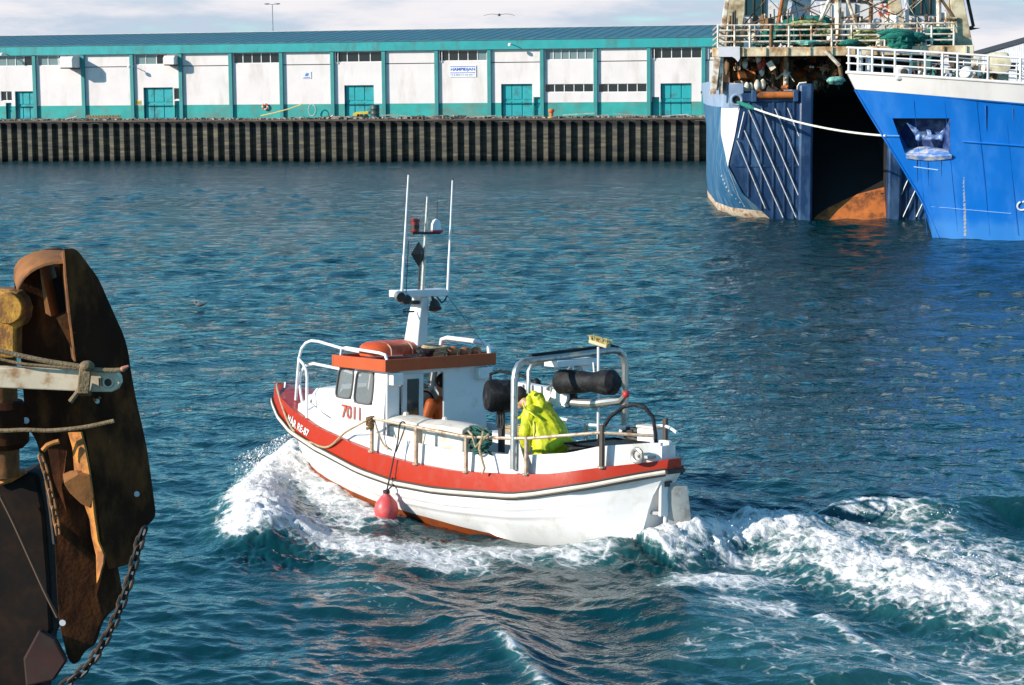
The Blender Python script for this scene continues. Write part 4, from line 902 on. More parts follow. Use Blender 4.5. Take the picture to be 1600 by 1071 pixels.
net([(1262,38,26,5),(1290,48,16,8)], NETO, 'strip of olive net draped over the left green heap', 3.3, 2)
net([(1260,68,34,4),(1190,69,16,3.5)], NETC, 'pale green net bunched low along the platform edge', 2.9, 3)
net([(1355,58,24,10),(1342,66,22,6)], NETO, 'olive green net sloping down at the middle of the platform', 3.0, 4)
net([(1405,60,26,12),(1408,72,20,10),(1430,60,18,8),(1328,68,16,5),(1395,52,20,6)], NETG, 'green net bulging out over the platform beam right of the middle', 2.2, 5)
net([(1465,52,22,9),(1472,66,20,7),(1450,62,9,8)], NETG, 'small dark green net heap at the right end of the platform', 3.5, 6)
net([(1307,127,13,6)], NETC, 'pale green net corner hanging by the stern ramp beside the blue bow', 1.0, 7)

# ------------------------------------------------------------------ blue ship: frame x aft (right), y away, z up; stem at the waterline is the origin
S_O = at(1467.5, 372.5, z=0); S_M = Matrix.Translation(S_O)
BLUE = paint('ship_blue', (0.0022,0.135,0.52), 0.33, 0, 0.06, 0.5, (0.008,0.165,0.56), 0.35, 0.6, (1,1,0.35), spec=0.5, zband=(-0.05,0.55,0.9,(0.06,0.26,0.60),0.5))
SWHITE = paint('ship_white', (0.72,0.68,0.655), 0.45, 0, 0.04, 0.8, (0.62,0.55,0.50), 0.25, 0.8, (1,1,0.2))
SP = [(at(a,b,y=S_O.y).x-S_O.x, at(a,b,y=S_O.y).z) for a,b in ((1322,112),(1337,142),(1360,181),(1383,218),(1410,262),(1434,302),(1453,338),(1467.5,372.5))]
def xs_(z): return float(np.interp(z, [-2.5]+[p[1] for p in SP[::-1]], [1.2]+[p[0] for p in SP[::-1]]))
ZM = 4.2
def sx_(u, z):
    return xs_(ZM)+u+(xs_(z)-xs_(ZM))*math.exp(-u/1.3) + (0 if u > 0 else 0)
def sb(x, z):
    d = max(0.0, x-xs_(z)); lam = 9.0-0.42*max(0,z); B_ = 4.9+0.03*z
    return B_*(1-math.exp(-d/lam)) if d < 60 else B_
def s_top(x): return 6.67-0.085*(x+3.6) if x < 10 else 5.51
def s_bot(x): return 5.98-0.098*(x+3.3) if x < 10 else 4.68
bs = thing('blue_ship', 'bright blue ship bow with a white bulwark and white railing at the right edge', 'ship', (0,0,0), S_M)
pk = [(at(a,b,y=S_O.y-1.0).x-S_O.x, at(a,b,y=S_O.y-1.0).z) for a,b in ((1402,181),(1478,189),(1484,246),(1414,235))]
u1 = (pk[0][0]+pk[3][0])/2-xs_(ZM); u2 = (pk[1][0]+pk[2][0])/2-xs_(ZM); zt_ = (pk[0][1]+pk[1][1])/2; zb_ = (pk[2][1]+pk[3][1])/2
us = sorted([0,0.08,0.2,0.35,0.5,u1,(u1*2+u2)/3,(u1+2*u2)/3,u2,u2+0.4,u2+0.9,u2+1.6,4.4,5.2,6.2,7.4,8.8,10.5,13,17,23,32])
def sz_row(k):  # rows from the bulwark foot down
    return k
zr_ = [None, 5.3, zt_+0.15, zt_, zt_*0.7+zb_*0.3, zt_*0.3+zb_*0.7, zb_, zb_-0.2, 2.4, 1.8, 1.2, 0.6, 0.2, -0.3, -1.2, -2.4]
for sd_ in (-1, 1):
    m = MB(); G = []
    for u in us:
        col = []
        for k, z in enumerate(zr_):
            xx = sx_(u, 5.6); zz = s_bot(xx) if z is None else min(z, s_bot(xx)-0.02*k)
            X_ = sx_(u, zz); b = sb(X_, zz); rip = 0.022*sin(u*7.0+zz*0.3)*min(1,u)+0.01*sin(u*3.1+zz*2.3)*min(1,u) 
            col.append((X_, sd_*(b+rip), zz))
        G.append(col)
    vs = [p for c_ in G for p in c_]; n = len(zr_); fs = []
    iu1, iu2 = us.index(u1), us.index(u2); kz1, kz2 = 3, 6
    for i in range(len(us)-1):
        for k in range(n-1):
            if sd_ == -1 and iu1 <= i < iu2 and kz1 <= k < kz2: continue
            fs.append((i*n+k, i*n+k+1, (i+1)*n+k+1, (i+1)*n+k))
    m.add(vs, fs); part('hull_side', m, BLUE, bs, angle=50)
    if sd_ == -1:
        # anchor pocket let into the side: edges run inward from the hole's rim
        rim = [G[i][kz1] for i in range(iu1, iu2+1)] + [G[iu2][k] for k in range(kz1+1, kz2+1)] + [G[i][kz2] for i in range(iu2-1, iu1-1, -1)] + [G[iu1][k] for k in range(kz2-1, kz1, -1)]
        inn = [(x*0.9+0.1*(rim[0][0]+rim[4][0])/2, y+1.0, z-0.05) for (x,y,z) in rim]
        m = MB(); L_ = len(rim); m.add(rim+inn, [(i, (i+1)%L_, L_+(i+1)%L_, L_+i) for i in range(L_)]+[tuple(range(L_,2*L_))]); pocket = part('anchor_pocket', m, paint('pocket_navy', (0.01,0.03,0.14), 0.5, 0, 0.3, 2, (0.10,0.15,0.25), 0.4, 3), bs, angle=None)
        rim_pts = [Vector(p) for p in rim]; RIMB = (G[iu1][kz2], G[iu2][kz2], G[iu1][kz1], G[iu2][kz1])
m = MB(); m.tube([(xs_(z)-0.0, 0, z) for z in np.linspace(-2.4, 6.0, 24)], 0.05, 8); part('stem_bar', m, BLUE, bs)
# bulwark
for sd_ in (-1,1):
    rows = []
    for u in us:
        xx = sx_(u, 6.0); r_ = []
        for f in (0,0.33,0.66,1):
            zz = s_bot(xx)*(1-f)+s_top(xx)*f; X_ = sx_(u, zz); r_.append((X_, sd_*(sb(X_, zz)+0.012*sin(u*9)*min(1,u)+0.02), zz))
        rows.append(r_)
    m = MB(); m.sheet(rows, (0,-sd_*0.06,0)); part('bulwark', m, SWHITE, bs, angle=40)
    m = MB(); m.tube([(r_[3][0], r_[3][1], r_[3][2]+0.02) for r_ in rows], 0.06, 8); part('bulwark_cap', m, SWHITE, bs)
m = MB(); m.grid([[(sx_(u,5.7), -sb(sx_(u,5.7),5.7), s_bot(sx_(u,5.7))-0.05), (sx_(u,5.7), 0, s_bot(sx_(u,5.7))), (sx_(u,5.7), sb(sx_(u,5.7),5.7), s_bot(sx_(u,5.7))-0.05)] for u in us]); part('deck', m, DKG, bs)
# worn lip under the pocket and the anchor in it
a_, b_ = Vector(RIMB[0]), Vector(RIMB[1]); rows = []
for f in np.linspace(0,1,9):
    p = a_.lerp(b_, f); bul = sin(f*pi)
    rows.append([tuple(p+Vector((0,0.65-0.1*bul,0.12*bul+0.14))), tuple(p+Vector((0,0.2,0.08*bul+0.07))), tuple(p+Vector((0,-0.02,-0.02))), tuple(p+Vector((0.03,-0.16,-0.07*bul-0.05))), tuple(p+Vector((0.04,-0.03,-0.2-0.08*bul)))])
m = MB(); m.sheet(rows, (0,0.04,0.0)); part('pocket_lip', m, paint('lip_worn', (0.10,0.24,0.56), 0.5, 0.0, 0.15, 3, (0.50,0.47,0.46), 0.45, 3, (1,1,1)), pocket)
c = (rim_pts[0]+rim_pts[5])/2; c = Vector(((RIMB[0][0]+RIMB[1][0])/2+0.12, (RIMB[0][1]+RIMB[1][1])/2+0.25, (RIMB[0][2]+RIMB[2][2])/2+0.12))
AW = paint('anchor_blue_white', (0.04,0.14,0.42), 0.5, 0.0, 0.3, 4, (0.45,0.55,0.75), 0.42, 4)
m = MB()
m.beam(c+Vector((0,0.5,0.35)), c+Vector((0,-0.05,-0.15)), 0.16, 0.16)                      # shank
m.beam(c+Vector((-0.42,-0.1,-0.18)), c+Vector((0.42,-0.1,-0.18)), 0.22, 0.2)                # crown
for s in (-1,1):
    m.prism([c+Vector((s*0.10,-0.12,-0.32)), c+Vector((s*0.55,-0.16,-0.16)), c+Vector((s*0.95,-0.24,0.40)), c+Vector((s*0.60,-0.22,0.22))], (0,0.16,0))
    m.ball(c+Vector((s*0.45,-0.12,-0.18)), 0.15, 8, 6)
part('anchor', m, AW, bs, bevel=0.02)
def onship(px, py, out=0.02):
    lo, hi = S_O.y-6, S_O.y+1; best = None
    for yy in np.linspace(lo, hi, 400):
        p = at(px, py, y=yy)-S_O; e = abs(p.y+sb(p.x, p.z))
        if best is None or e < best[0]: best = (e, p)
    p = best[1]; return Vector((p.x, -sb(p.x, p.z)-out, p.z))
m = MB(); m.tube([onship(1386+ (1600-1386)*f, 212.5+16*f, 0.03) for f in np.linspace(0.55,1,8)], 0.035, 6); part('knuckle_line', m, BLUE, bs)
m = MB(); m.tube([onship(1386+ (1600-1386)*f, 212.5+3*f, 0.03) for f in np.linspace(0,0.09,3)], 0.035, 6); part('knuckle_line', m, paint('ship_blue_pale', (0.05,0.25,0.6), 0.5), bs)
m = MB(); m.tube([onship(1428+38*f, 261+5*f, 0.015) for f in np.linspace(0,1,4)], 0.025, 6); m.tube([onship(1455+125*f, 323+11*f, 0.008) for f in np.linspace(0,1,6)], 0.012, 6); part('scuff_line', m, paint('scuff_pale', (0.25,0.45,0.75), 0.6), bs)
# draught marks, small figures in a column
figs = 'X864203864208642'
m = MB()
for k, ch in enumerate(figs):
    c = onship(1507+0.1*k, 280+5.75*k, 0.025); V, F = text_mesh(ch, 0.145, 0.0, 0.022)
    mn = np.array(V).min(0); m.add([(c.x+v[0]-mn[0]-0.07, -sb(c.x, c.z+v[1]-0.05)-0.012-0.25*0, c.z+v[1]-0.05) for v in V], F)
part('draught_figures', m, SWHITE, bs, angle=None)
c = onship(1597,322,0.03); m = MB(); m.tube([(c.x+0.17*cos(a), -sb(c.x+0.17*cos(a), c.z+0.17*sin(a))-0.02, c.z+0.17*sin(a)) for a in np.linspace(2.0,5.9,14)], 0.035, 6); m.tube([(c.x+0.0, -sb(c.x, c.z+0.15)-0.02, c.z+0.14),(c.x+0.12,-sb(c.x+.12,c.z+0.2)-0.02,c.z+0.22)], 0.03, 6); part('hull_symbol', m, SWHITE, bs)
SEAM = paint('ship_blue_seam', (0.002,0.118,0.47), 0.4)
for px in (1430,1478,1528,1572):
    pts = [onship(px+0.10*(py-180), py, 0.004) for py in np.linspace(158,368,9)]
    m = MB(); m.tube(pts, 0.008, 5); part('plate_seam', m, SEAM, bs)
for (px, y0, y1) in ((1432,244,285),(1449,247,300),(1470,248,276),(1540,165,205),(1583,170,196)):
    pts = [onship(px+0.03*(py-y0), py, 0.004) for py in np.linspace(y0,y1,5)]
    m = MB(); m.tube(pts, [0.035,0.03,0.022,0.015,0.006], 5); part('rust_run', m, paint('rust_run', (0.02,0.11,0.36), 0.8, 0, 0.3, 5), bs)
# railing along the bulwark
def rl(u, h):
    xx = sx_(u, 6.4); z = s_top(xx); X_ = sx_(u, z); return Vector((X_, -max(0.0, sb(X_, z)-0.03), z+h))
hs = (0.36, 0.66, 0.98)
uu = [0.0,0.3,0.7,1.2,1.8,2.5,3.3,4.2,5.2,6.4,8,10,13,17]
for h in hs:
    m = MB(); m.tube([rl(u,h) for u in uu], 0.032 if h < 0.9 else 0.045, 8); part('hand_rail', m, SWHITE, bs)
    m = MB(); m.tube([Vector((p.x,-p.y,p.z)) for p in (rl(u,h) for u in uu)], 0.032, 8); part('far_rail', m, SWHITE, bs)
def u_of(px):
    return min(np.linspace(0,14,700), key=lambda u: abs((S_M @ rl(u,0.5)).x/(S_M @ rl(u,0.5)).y*3200+800-px))
for k, px in enumerate((1326,1340,1362,1396,1443,1470,1494,1541,1591)):
    u = u_of(px); a, b = rl(u,-0.02), rl(u,0.98); m = MB(); m.tube([a,b], 0.05, 8); part('rail_post', m, SWHITE, bs)
for u in (0.3,0.9,1.8,3,4.5,6.2,8):
    a, b = rl(u,-0.02), rl(u,0.98); a.y, b.y = -a.y, -b.y; m = MB(); m.tube([a,b], 0.045, 8); part('rail_post', m, SWHITE, bs)
# foredeck gear
def sp(px, py, dy=1.0): return at(px, py, y=S_O.y+dy)-S_O
for (px, dy) in ((1343,0.1),(1357,0.2)):
    a, b = sp(px,118,dy), sp(px,86,dy); m = MB(); m.lathe([(0.13,0),(0.13,b.z-a.z-0.15),(0.19,b.z-a.z-0.12),(0.19,b.z-a.z)], a, (0,0,1), 14); part('bitt', m, SWHITE, bs)
a, b = sp(1400,122,-1.3), sp(1423,104,-1.3)
m = MB(); m.box(a.x, b.x, a.y, a.y+0.5, a.z-0.1, b.z); fb = part('fairlead_housing', m, SWHITE, bs, bevel=0.08)
m = MB(); m.lathe([(0.12,-0.02),(0.15,0.0),(0.12,0.02)], ((a.x*0.45+b.x*0.55), a.y-0.01, (a.z+b.z)/2), (0,1,0), 14); part('fairlead_hole', m, DKG, fb)
c = sp(1510,115,0.5); m = MB(); m.lathe([(0.05,-0.35),(0.05,-0.1),(0.26,-0.05),(0.28,0.05),(0.2,0.16),(0.05,0.2)], c, (-0.5,-1,0.25), 14); part('vent_cowl', m, SWHITE, bs)
CREAM = paint('windlass_cream', (0.62,0.55,0.38), 0.6, 0, 0.2, 2, (0.3,0.2,0.08), 0.3, 3)
wl = MB(); a, b = sp(1550,124,0.6), sp(1578,82,0.6); wl.box(a.x, b.x, a.y, a.y+0.9, a.z-0.2, b.z); wo = part('windlass', wl, CREAM, bs, bevel=0.12)
m = MB(); c = sp(1563,100,0.2); m.lathe([(0.1,-0.35),(0.42,-0.3),(0.42,-0.22),(0.26,-0.2),(0.26,0.2),(0.42,0.22),(0.42,0.3),(0.1,0.35)], c, (0.2,1,0), 16); part('windlass_drum', m, CREAM, wo)
m = MB(); m.lathe([(0.05,-0.3),(0.2,-0.2),(0.14,0),(0.2,0.2),(0.05,0.3)], sp(1545,108,0.4), (1,0,0), 12); part('warping_head', m, RUSTP, wo)
rr = random.Random(9); mm_ = {0:MB(),1:MB(),2:MB(),3:MB()}
for k in range(70):
    px = rr.uniform(1425,1640); py = rr.uniform(96,126); c = sp(px, py, rr.uniform(0.3,3.0)); t_ = mm_[rr.randrange(4)]
    if rr.random() < 0.5: t_.obox(c, (rr.uniform(.06,.3),rr.uniform(.05,.3),rr.uniform(.1,.5)), Matrix.Rotation(rr.uniform(0,3),3,'Z'))
    else: t_.tube([c+Vector((rr.uniform(-.4,.4),0,-0.3)), c, c+Vector((rr.uniform(-.4,.4),0,0.25))], rr.uniform(.02,.06), 6)
for i, (nm, mt) in enumerate((('dark_deck_gear',DKG),('white_deck_gear',SWHITE),('brown_deck_gear',BRN),('green_deck_gear',paint('gear_green',(0.02,0.10,0.08),0.6)))): part(nm, mm_[i], mt, bs, kind='stuff')
for (px, dy, mt) in ((1455,1.2,'g'),(1463,1.0,'g'),(1448,1.5,'w'),(1534,2,'b')):
    a, b = sp(px,124,dy), sp(px,108,dy); m = MB(); m.lathe([(0.18,0),(0.2,0.05),(0.2,b.z-a.z)], a, (0,0,1), 12); part('deck_vent', m, {'g':paint('vent_green',(0.02,0.16,0.13),0.6),'w':SWHITE,'b':paint('vent_teal',(0.03,0.12,0.16),0.6)}[mt], bs)
# mooring rope from the trawler's fairlead to the bow of the blue ship
A = T_M @ tl(1153,160,-0.12); B = at(1384,212.5, y=S_O.y-0.15); pts = []
for f in np.linspace(0,1,24):
    p = A.lerp(B, f); pts.append(p-Vector((0,0,0.55*4*f*(1-f)*0.5)))
MR = paint('rope_white', (0.66,0.64,0.58), 0.8, 0, 0.1, 6, bump=0.01, bscale=30)
t = thing('mooring_rope', 'white mooring rope slung from the trawler stern to the blue bow', 'rope', tuple(A))
m = MB(); m.tube(pts[2:], 0.045, 8); part('rope_strand', m, MR, t); m = MB(); m.tube(pts[:4], [0.07,0.10,0.12,0.06], 8); part('chafe_wrap', m, NETG, t)
# pale ribbed shed behind the ships
g0 = at(1522,84,y=235); g1 = at(1640,51.5,y=215); gd = (g1-g0); gd.z = 0; gd.normalize()
sh = thing('ribbed_shed', 'pale ribbed shed with a dark sloping roof edge far behind the blue ship', 'shed', (g0.x,g0.y,G_Z))
RIB = paint('shed_pale', (0.52,0.53,0.58), 0.6)
dpt = Vector((-gd.y, gd.x, 0))*14
m = MB(); m.prism([(g0.x,g0.y,G_Z),(g1.x,g1.y,G_Z),(g1.x,g1.y,g1.z),(g0.x,g0.y,g0.z)], dpt); part('shed_wall', m, RIB, sh, angle=None)
m = MB(); k = 0
while k < 40:
    p = g0.lerp(g1, k/40); m.box(p.x-0.04, p.x+0.04, p.y-0.12, p.y-0.01, G_Z, p.z-0.05); k += 1
part('wall_rib', m, RIB, sh, angle=None, kind='stuff')
m = MB(); m.prism([g0+Vector((-0.4,-0.4,-0.28)), g1+Vector((0,-0.4,-0.28)), g1+Vector((0,-0.4,0.3)), g0+Vector((-0.4,-0.4,0.18))], dpt*1.06); part('shed_roof', m, paint('shed_roof_dark', (0.03,0.035,0.045), 0.6), sh, angle=None)
# ------------------------------------------------------------------ small fishing boat: frame x forward, y to port, z up
BW = paint('boat_white', (0.76,0.735,0.72), 0.32, 0, 0.03, 2, (0.60,0.56,0.50), 0.22, 3, spec=0.5)
BWC = paint('boat_white_cabin', (0.76,0.745,0.735), 0.4, 0, 0.03, 3, (0.60,0.55,0.48), 0.2, 4)
RED = paint('boat_red', (0.40,0.022,0.0015), 0.3, 0, 0.05, 2, (0.33,0.020,0.002), 0.3, 5, spec=0.35)
ORR = paint('roof_orange_red', (0.47,0.072,0.008), 0.5, 0, 0.07, 3, (0.44,0.05,0.012), 0.3, 6)
ANTI = paint('antifouling_orange', (0.36,0.070,0.008), 0.6, 0, 0.15, 4, (0.20,0.05,0.012), 0.35, 5)
FEND = paint('rub_rail_cream', (0.66,0.58,0.48), 0.6, 0, 0.12, 8)
RUB = paint('rub_rail_black', (0.02,0.018,0.016), 0.6)
GREYW = paint('deck_grey', (0.42,0.42,0.41), 0.7, 0, 0.1, 4, (0.2,0.18,0.16), 0.35, 6)
STEEL = paint('stainless', (0.46,0.45,0.43), 0.32, 0.75, 0.08, 6, (0.25,0.20,0.14), 0.25, 12)
BRASS = paint('stained_pipe', (0.50,0.40,0.30), 0.5, 0.3, 0.15, 8, (0.32,0.17,0.08), 0.35, 12)
WTUBE = paint('white_tube', (0.74,0.73,0.73), 0.4)
BRUB = paint('black_rubber', (0.006,0.006,0.008), 0.62, 0, 0.3, 6, (0.03,0.03,0.032), 0.3, 9, spec=0.3, bump=0.008, bscale=22)
PANE = glass('boat_glass', (0.34,0.37,0.37), 0.05, 0.30)
PANED = glass('boat_glass_dark', (0.010,0.011,0.012), 0.08, 1.0)
CHAR = paint('dark_trim', (0.03,0.03,0.03), 0.6)
boat = thing('fishing_boat', 'small white and red fishing boat under way, numbered 7011, with a cabin forward', 'fishing boat', (0,0,0), BOAT_M)
bx_ = [-4.0,-4.0,-3.77,-3.3,-2.6,-2.0,-1.3,-0.6,0,0.5,1.24,2.2,2.8,3.3,3.7,4.0,4.25,4.45]
DKX = [-4.0,-3.5,-3,-2,-1,0,1,2,3,3.6,4.1,4.35,4.47]; DKY = [.12,.50,.78,1.07,1.2,1.25,1.22,1.1,.82,.57,.28,.12,.02]
def Yd(x): return interp(x, DKX, DKY)
SHX = [-4.0,-3.77,-3.3,-2.6,-2,-1.3,-1,-.3,.5,1.24,2.2,2.8,3.3,4.0,4.47]; SHZ = [1.20,1.15,1.07,.93,.88,.845,.835,.86,.92,1.03,1.17,1.28,1.38,1.48,1.55]
RBX = [-4.0,-3.75,-3.2,-2.4,-2.1,-1.24,-.67,.13,.77,1.81,2.9,3.9,4.43]; RBZ = [1.03,.97,.82,.64,.59,.55,.53,.55,.62,.80,.96,1.18,1.29]
def Zs(x): return interp(x, SHX, SHZ)
def Zr(x): return interp(x, RBX, RBZ)
WLX = [-3.8,-3.5,-3,-2,-1,0,1,1.7,2.5,3.1,3.6]; WLY = [.22,.34,.55,.88,1.02,1.0,.84,.64,.38,.16,.02]
STZ = [-0.6,-0.3,0.0,0.3,0.69,0.87,1.15,1.28]; STX = [2.7,3.15,3.45,3.65,3.88,4.1,4.38,4.43]      # stem
PSZ = [-0.6,0.0,0.4,0.78,1.03]; PSX = [-3.5,-3.64,-3.71,-3.82,-4.0]                              # stern post
def hull_pt(u, f, lap=True):
    """u 0 stern..1 bow ; f 0 rub rail .. 1 waterline .. 1.5 keel"""
    x0 = -4.0+8.43*u; zt = Zr(x0)
    z = zt*(1-f) if f <= 1 else -0.55*(f-1)/0.5
    xa, xb = interp(z, PSZ, PSX), interp(z, STZ, STX); x = xa+(xb-xa)*u
    yt = Yd(x0)+0.03; yw = interp(x, WLX, WLY); g = min(f,1)
    y = yw+(yt-yw)*(1-g)**0.75*(1.0) if g < 1 else yw
    if f <= 1:
        bul = 0.06*sin(g*pi)*(1 if abs(x) < 3 else max(0,1-(abs(x)-3)/1.0)); y += bul
        if lap:
            for fl in (0.16,0.34,0.52): y -= 0.017*sstep_(fl-0.010, fl+0.010, g)*sstep_(0.02,0.22,u)
    else: y = yw*(1-(f-1)/0.5)**0.7
    end = min(1, (1-u)/0.04); y = max(0.012, y)*end+0.012*(1-end)
    return (x, y, z)
def sstep_(a, b, x):
    t = min(1, max(0, (x-a)/(b-a))); return t*t*(3-2*t)
us_ = [k/60 for k in range(61)]
def zpaint(x): return interp(x, [-2.4,-1.6,-0.5,1.0,2.5,3.6], [-0.1,0.0,0.10,0.20,0.30,0.38])
for sd_ in (1,-1):
    top = []; low = []
    for u in us_:
        zt = Zr(-4.0+8.43*u); fp = 1.0
        for it in range(6):
            x, y, z = hull_pt(u, fp, False); fp = min(1.15, max(0.4, 1-zpaint(x)/zt))
        fs_ = [f for f in (0,0.05,0.10,0.149,0.171,0.21,0.28,0.329,0.351,0.4,0.46,0.509,0.531,0.6,0.7) if f < fp*0.97]; fs_ += [fp*0.97]*(15-len(fs_))
        top.append([(p[0], sd_*p[1], p[2]) for p in (hull_pt(u, f) for f in fs_+[fp*0.9+fs_[-1]*0.1, fp])])
        low.append([(p[0], sd_*p[1], p[2]) for p in (hull_pt(u, f) for f in (fp, fp*0.6+0.6, 1.2, 1.3, 1.4, 1.5))])
    m = MB(); m.grid(top, sd_ > 0); part('hull_planking', m, BW, boat, angle=50)
    m = MB(); m.grid(low, sd_ > 0); part('hull_bottom', m, ANTI, boat, angle=50)
    # red topside strake and the deck edge on it
    rows = []
    for x in np.linspace(-4.0, 4.45, 60): rows.append([(x, sd_*(Yd(x)+0.03), Zr(x)+0.015), (x, sd_*(Yd(x)+0.02), (Zr(x)*0.5+Zs(x)*0.5)), (x, sd_*Yd(x), Zs(x))])
    m = MB(); m.sheet(rows, (0,-sd_*0.012,0)); part('topside_strake', m, RED, boat)
    m = MB(); m.tube([(x, sd_*(Yd(x)+0.045), Zr(x)+0.012) for x in np.linspace(-4.0,4.44,60)], 0.030, 8); part('rub_rail', m, FEND, boat)
    m = MB(); m.tube([(x, sd_*(Yd(x)+0.052), Zr(x)+0.052) for x in np.linspace(-4.0,4.43,60)], 0.014, 6); m2 = m; part('rub_groove', m2, RUB, boat)
    m = MB(); m.tube([(x, sd_*(Yd(x)+0.04), Zr(x)-0.03) for x in np.linspace(-4.0,4.42,60)], 0.015, 6); part('rub_groove', m, RUB, boat)
    # white coaming inside the deck edge
    cx = np.linspace(-3.86, 0.72, 34); CT = lambda x: interp(x, [-3.95,-3.9,-3.77,-3.2,-2.8,-2.2,-1.07,-.24,.72], [1.33,1.40,1.40,1.33,1.215,1.14,1.085,1.13,1.18])
    rows = [[(x, sd_*max(0.02,Yd(x)-0.10), interp(x,[-3.3,-2.4],[Zs(x)-0.1,0.42])), (x, sd_*max(0.02,Yd(x)-0.10), Zs(x)), (x, sd_*max(0.02,Yd(x)-0.115), CT(x))] for x in cx]
    m = MB(); m.sheet(rows, (0,-sd_*0.045,0)); part('coaming', m, BW, boat)
    m = MB(); rows = [[(x, sd_*Yd(x), Zs(x)-0.003), (x, sd_*max(0.0,Yd(x)-0.13), Zs(x)-0.003)] for x in np.linspace(-3.985,0.8,30)]; m.sheet(rows, (0,0,-0.02)); part('side_deck', m, RED, boat)
# stern closing plate, bow deck, cockpit sole
pts = [hull_pt(0, f) for f in (0,0.15,0.3,0.5,0.7,0.85,1,1.15,1.3)]
m = MB(); m.prism([(p[0]+0.0, p[1], p[2]) for p in pts]+[(p[0], -p[1], p[2]) for p in pts[::-1]], (0.03,0,0)); part('transom', m, BW, boat, angle=None)
m = MB(); m.prism([(-4.005,Yd(-4.0)+0.03,1.03),(-4.005,Yd(-4.0),1.20),(-4.005,-Yd(-4.0),1.20),(-4.005,-Yd(-4.0)-0.03,1.03)], (0.03,0,0)); part('stern_strake', m, RED, boat, angle=None)
m = MB(); m.tube([(-4.015,Yd(-4.0)+0.05,1.04),(-4.03,0,1.04),(-4.015,-Yd(-4.0)-0.05,1.04)], 0.03, 8); part('stern_rub_rail', m, RUB, boat)
m = MB(); m.sheet([[(x, Yd(x)-0.003, Zs(x)-0.004), (x, Yd(x)*0.5, Zs(x)+0.02), (x, 0, Zs(x)+0.03), (x, -Yd(x)*0.5, Zs(x)+0.02), (x, -Yd(x)+0.003, Zs(x)-0.004)] for x in np.linspace(0.8,4.46,24)], (0,0,-0.03)); part('fore_deck', m, RED, boat)
m = MB(); m.sheet([[(x, y*min(Yd(x)-0.10, interp(x,[-4,-3.5,-3,-2.2],[0.05,0.24,0.44,0.9])), 0.5) for y in (-1,0,1)] for x in np.linspace(-3.84,0.8,20)], (0,0,-0.04)); part('cockpit_sole', m, GREYW, boat)
m = MB(); m.box(-3.90,-3.86,-0.13,0.13,0.45,1.36); part('stern_board', m, BW, boat, angle=None)
m = MB(); m.box(-3.82,-3.25,-0.3,0.3,1.20,1.24); part('stern_locker_top', m, GREYW, boat, angle=None, bevel=0.01)
# cabin
def wall(name, corners, holes, mat, th):
    """planar wall: corners bl, br, tr, tl ; holes as (u0,u1,v0,v1) rounded ; thickness vector"""
    bl, br, tr_, tl_ = [Vector(c) for c in corners]; V3 = lambda u, v: bl.lerp(br,u).lerp(tl_.lerp(tr_,u), v)
    us2 = sorted({0,1,*[h[0] for h in holes],*[h[1] for h in holes]}); vs2 = sorted({0,1,*[h[2] for h in holes],*[h[3] for h in holes]})
    m = MB(); t_ = Vector(th)
    for a, b in zip(us2, us2[1:]):
        for c, d in zip(vs2, vs2[1:]):
            if any(h[0] <= (a+b)/2 <= h[1] and h[2] <= (c+d)/2 <= h[3] for h in holes): continue
            m.prism([V3(a,c),V3(b,c),V3(b,d),V3(a,d)], t_)
    return part(name, m, mat, boat, angle=None), V3
def cabin_window(V3, h, out, pane=None):
    """rounded rubber rim with the glass set in it"""
    uc, vc, hu, hv = (h[0]+h[1])/2, (h[2]+h[3])/2, (h[1]-h[0])/2, (h[3]-h[2])/2; ring_ = []
    for k in range(28):
        a = 2*pi*k/28; cu = math.copysign(abs(cos(a))**0.38, cos(a)); cv = math.copysign(abs(sin(a))**0.38, sin(a)); ring_.append(V3(uc+cu*hu*0.98, vc+cv*hv*0.98)+Vector(out)*0.012)
    m = MB(); m.tube(ring_, 0.012, 6, closed=True); w_ = part('window', m, paint('window_rim', (0.10,0.09,0.08), 0.6), boat)
    m = MB(); m.prism([p-Vector(out)*0.022 for p in ring_], Vector(out)*0.006); part('pane', m, pane or PANE, w_, angle=None); return w_
for sd_ in (1,-1):
    C_ = [(0.70,sd_*0.97,0.98),(1.93,sd_*0.97,0.98),(1.70,sd_*0.95,2.08),(0.63,sd_*0.95,2.06)]
    holes = [(0.235,0.60,0.525,0.96),(0.655,0.975,0.565,0.97)]
    _, V3 = wall('cabin_side', C_, holes, BWC, (0,-sd_*0.035,0))
    for h in holes: cabin_window(V3, h, (0,sd_,0))
C_ = [(1.93,0.97,0.98),(1.93,-0.97,0.98),(1.70,-0.95,2.08),(1.70,0.95,2.08)]
holes = [(0.04,0.32,0.58,0.95),(0.36,0.64,0.58,0.95),(0.68,0.96,0.58,0.95)]
_, V3 = wall('cabin_front', C_, holes, BWC, (-0.03,0,0))
for h in holes: cabin_window(V3, h, (1,0,0.2))
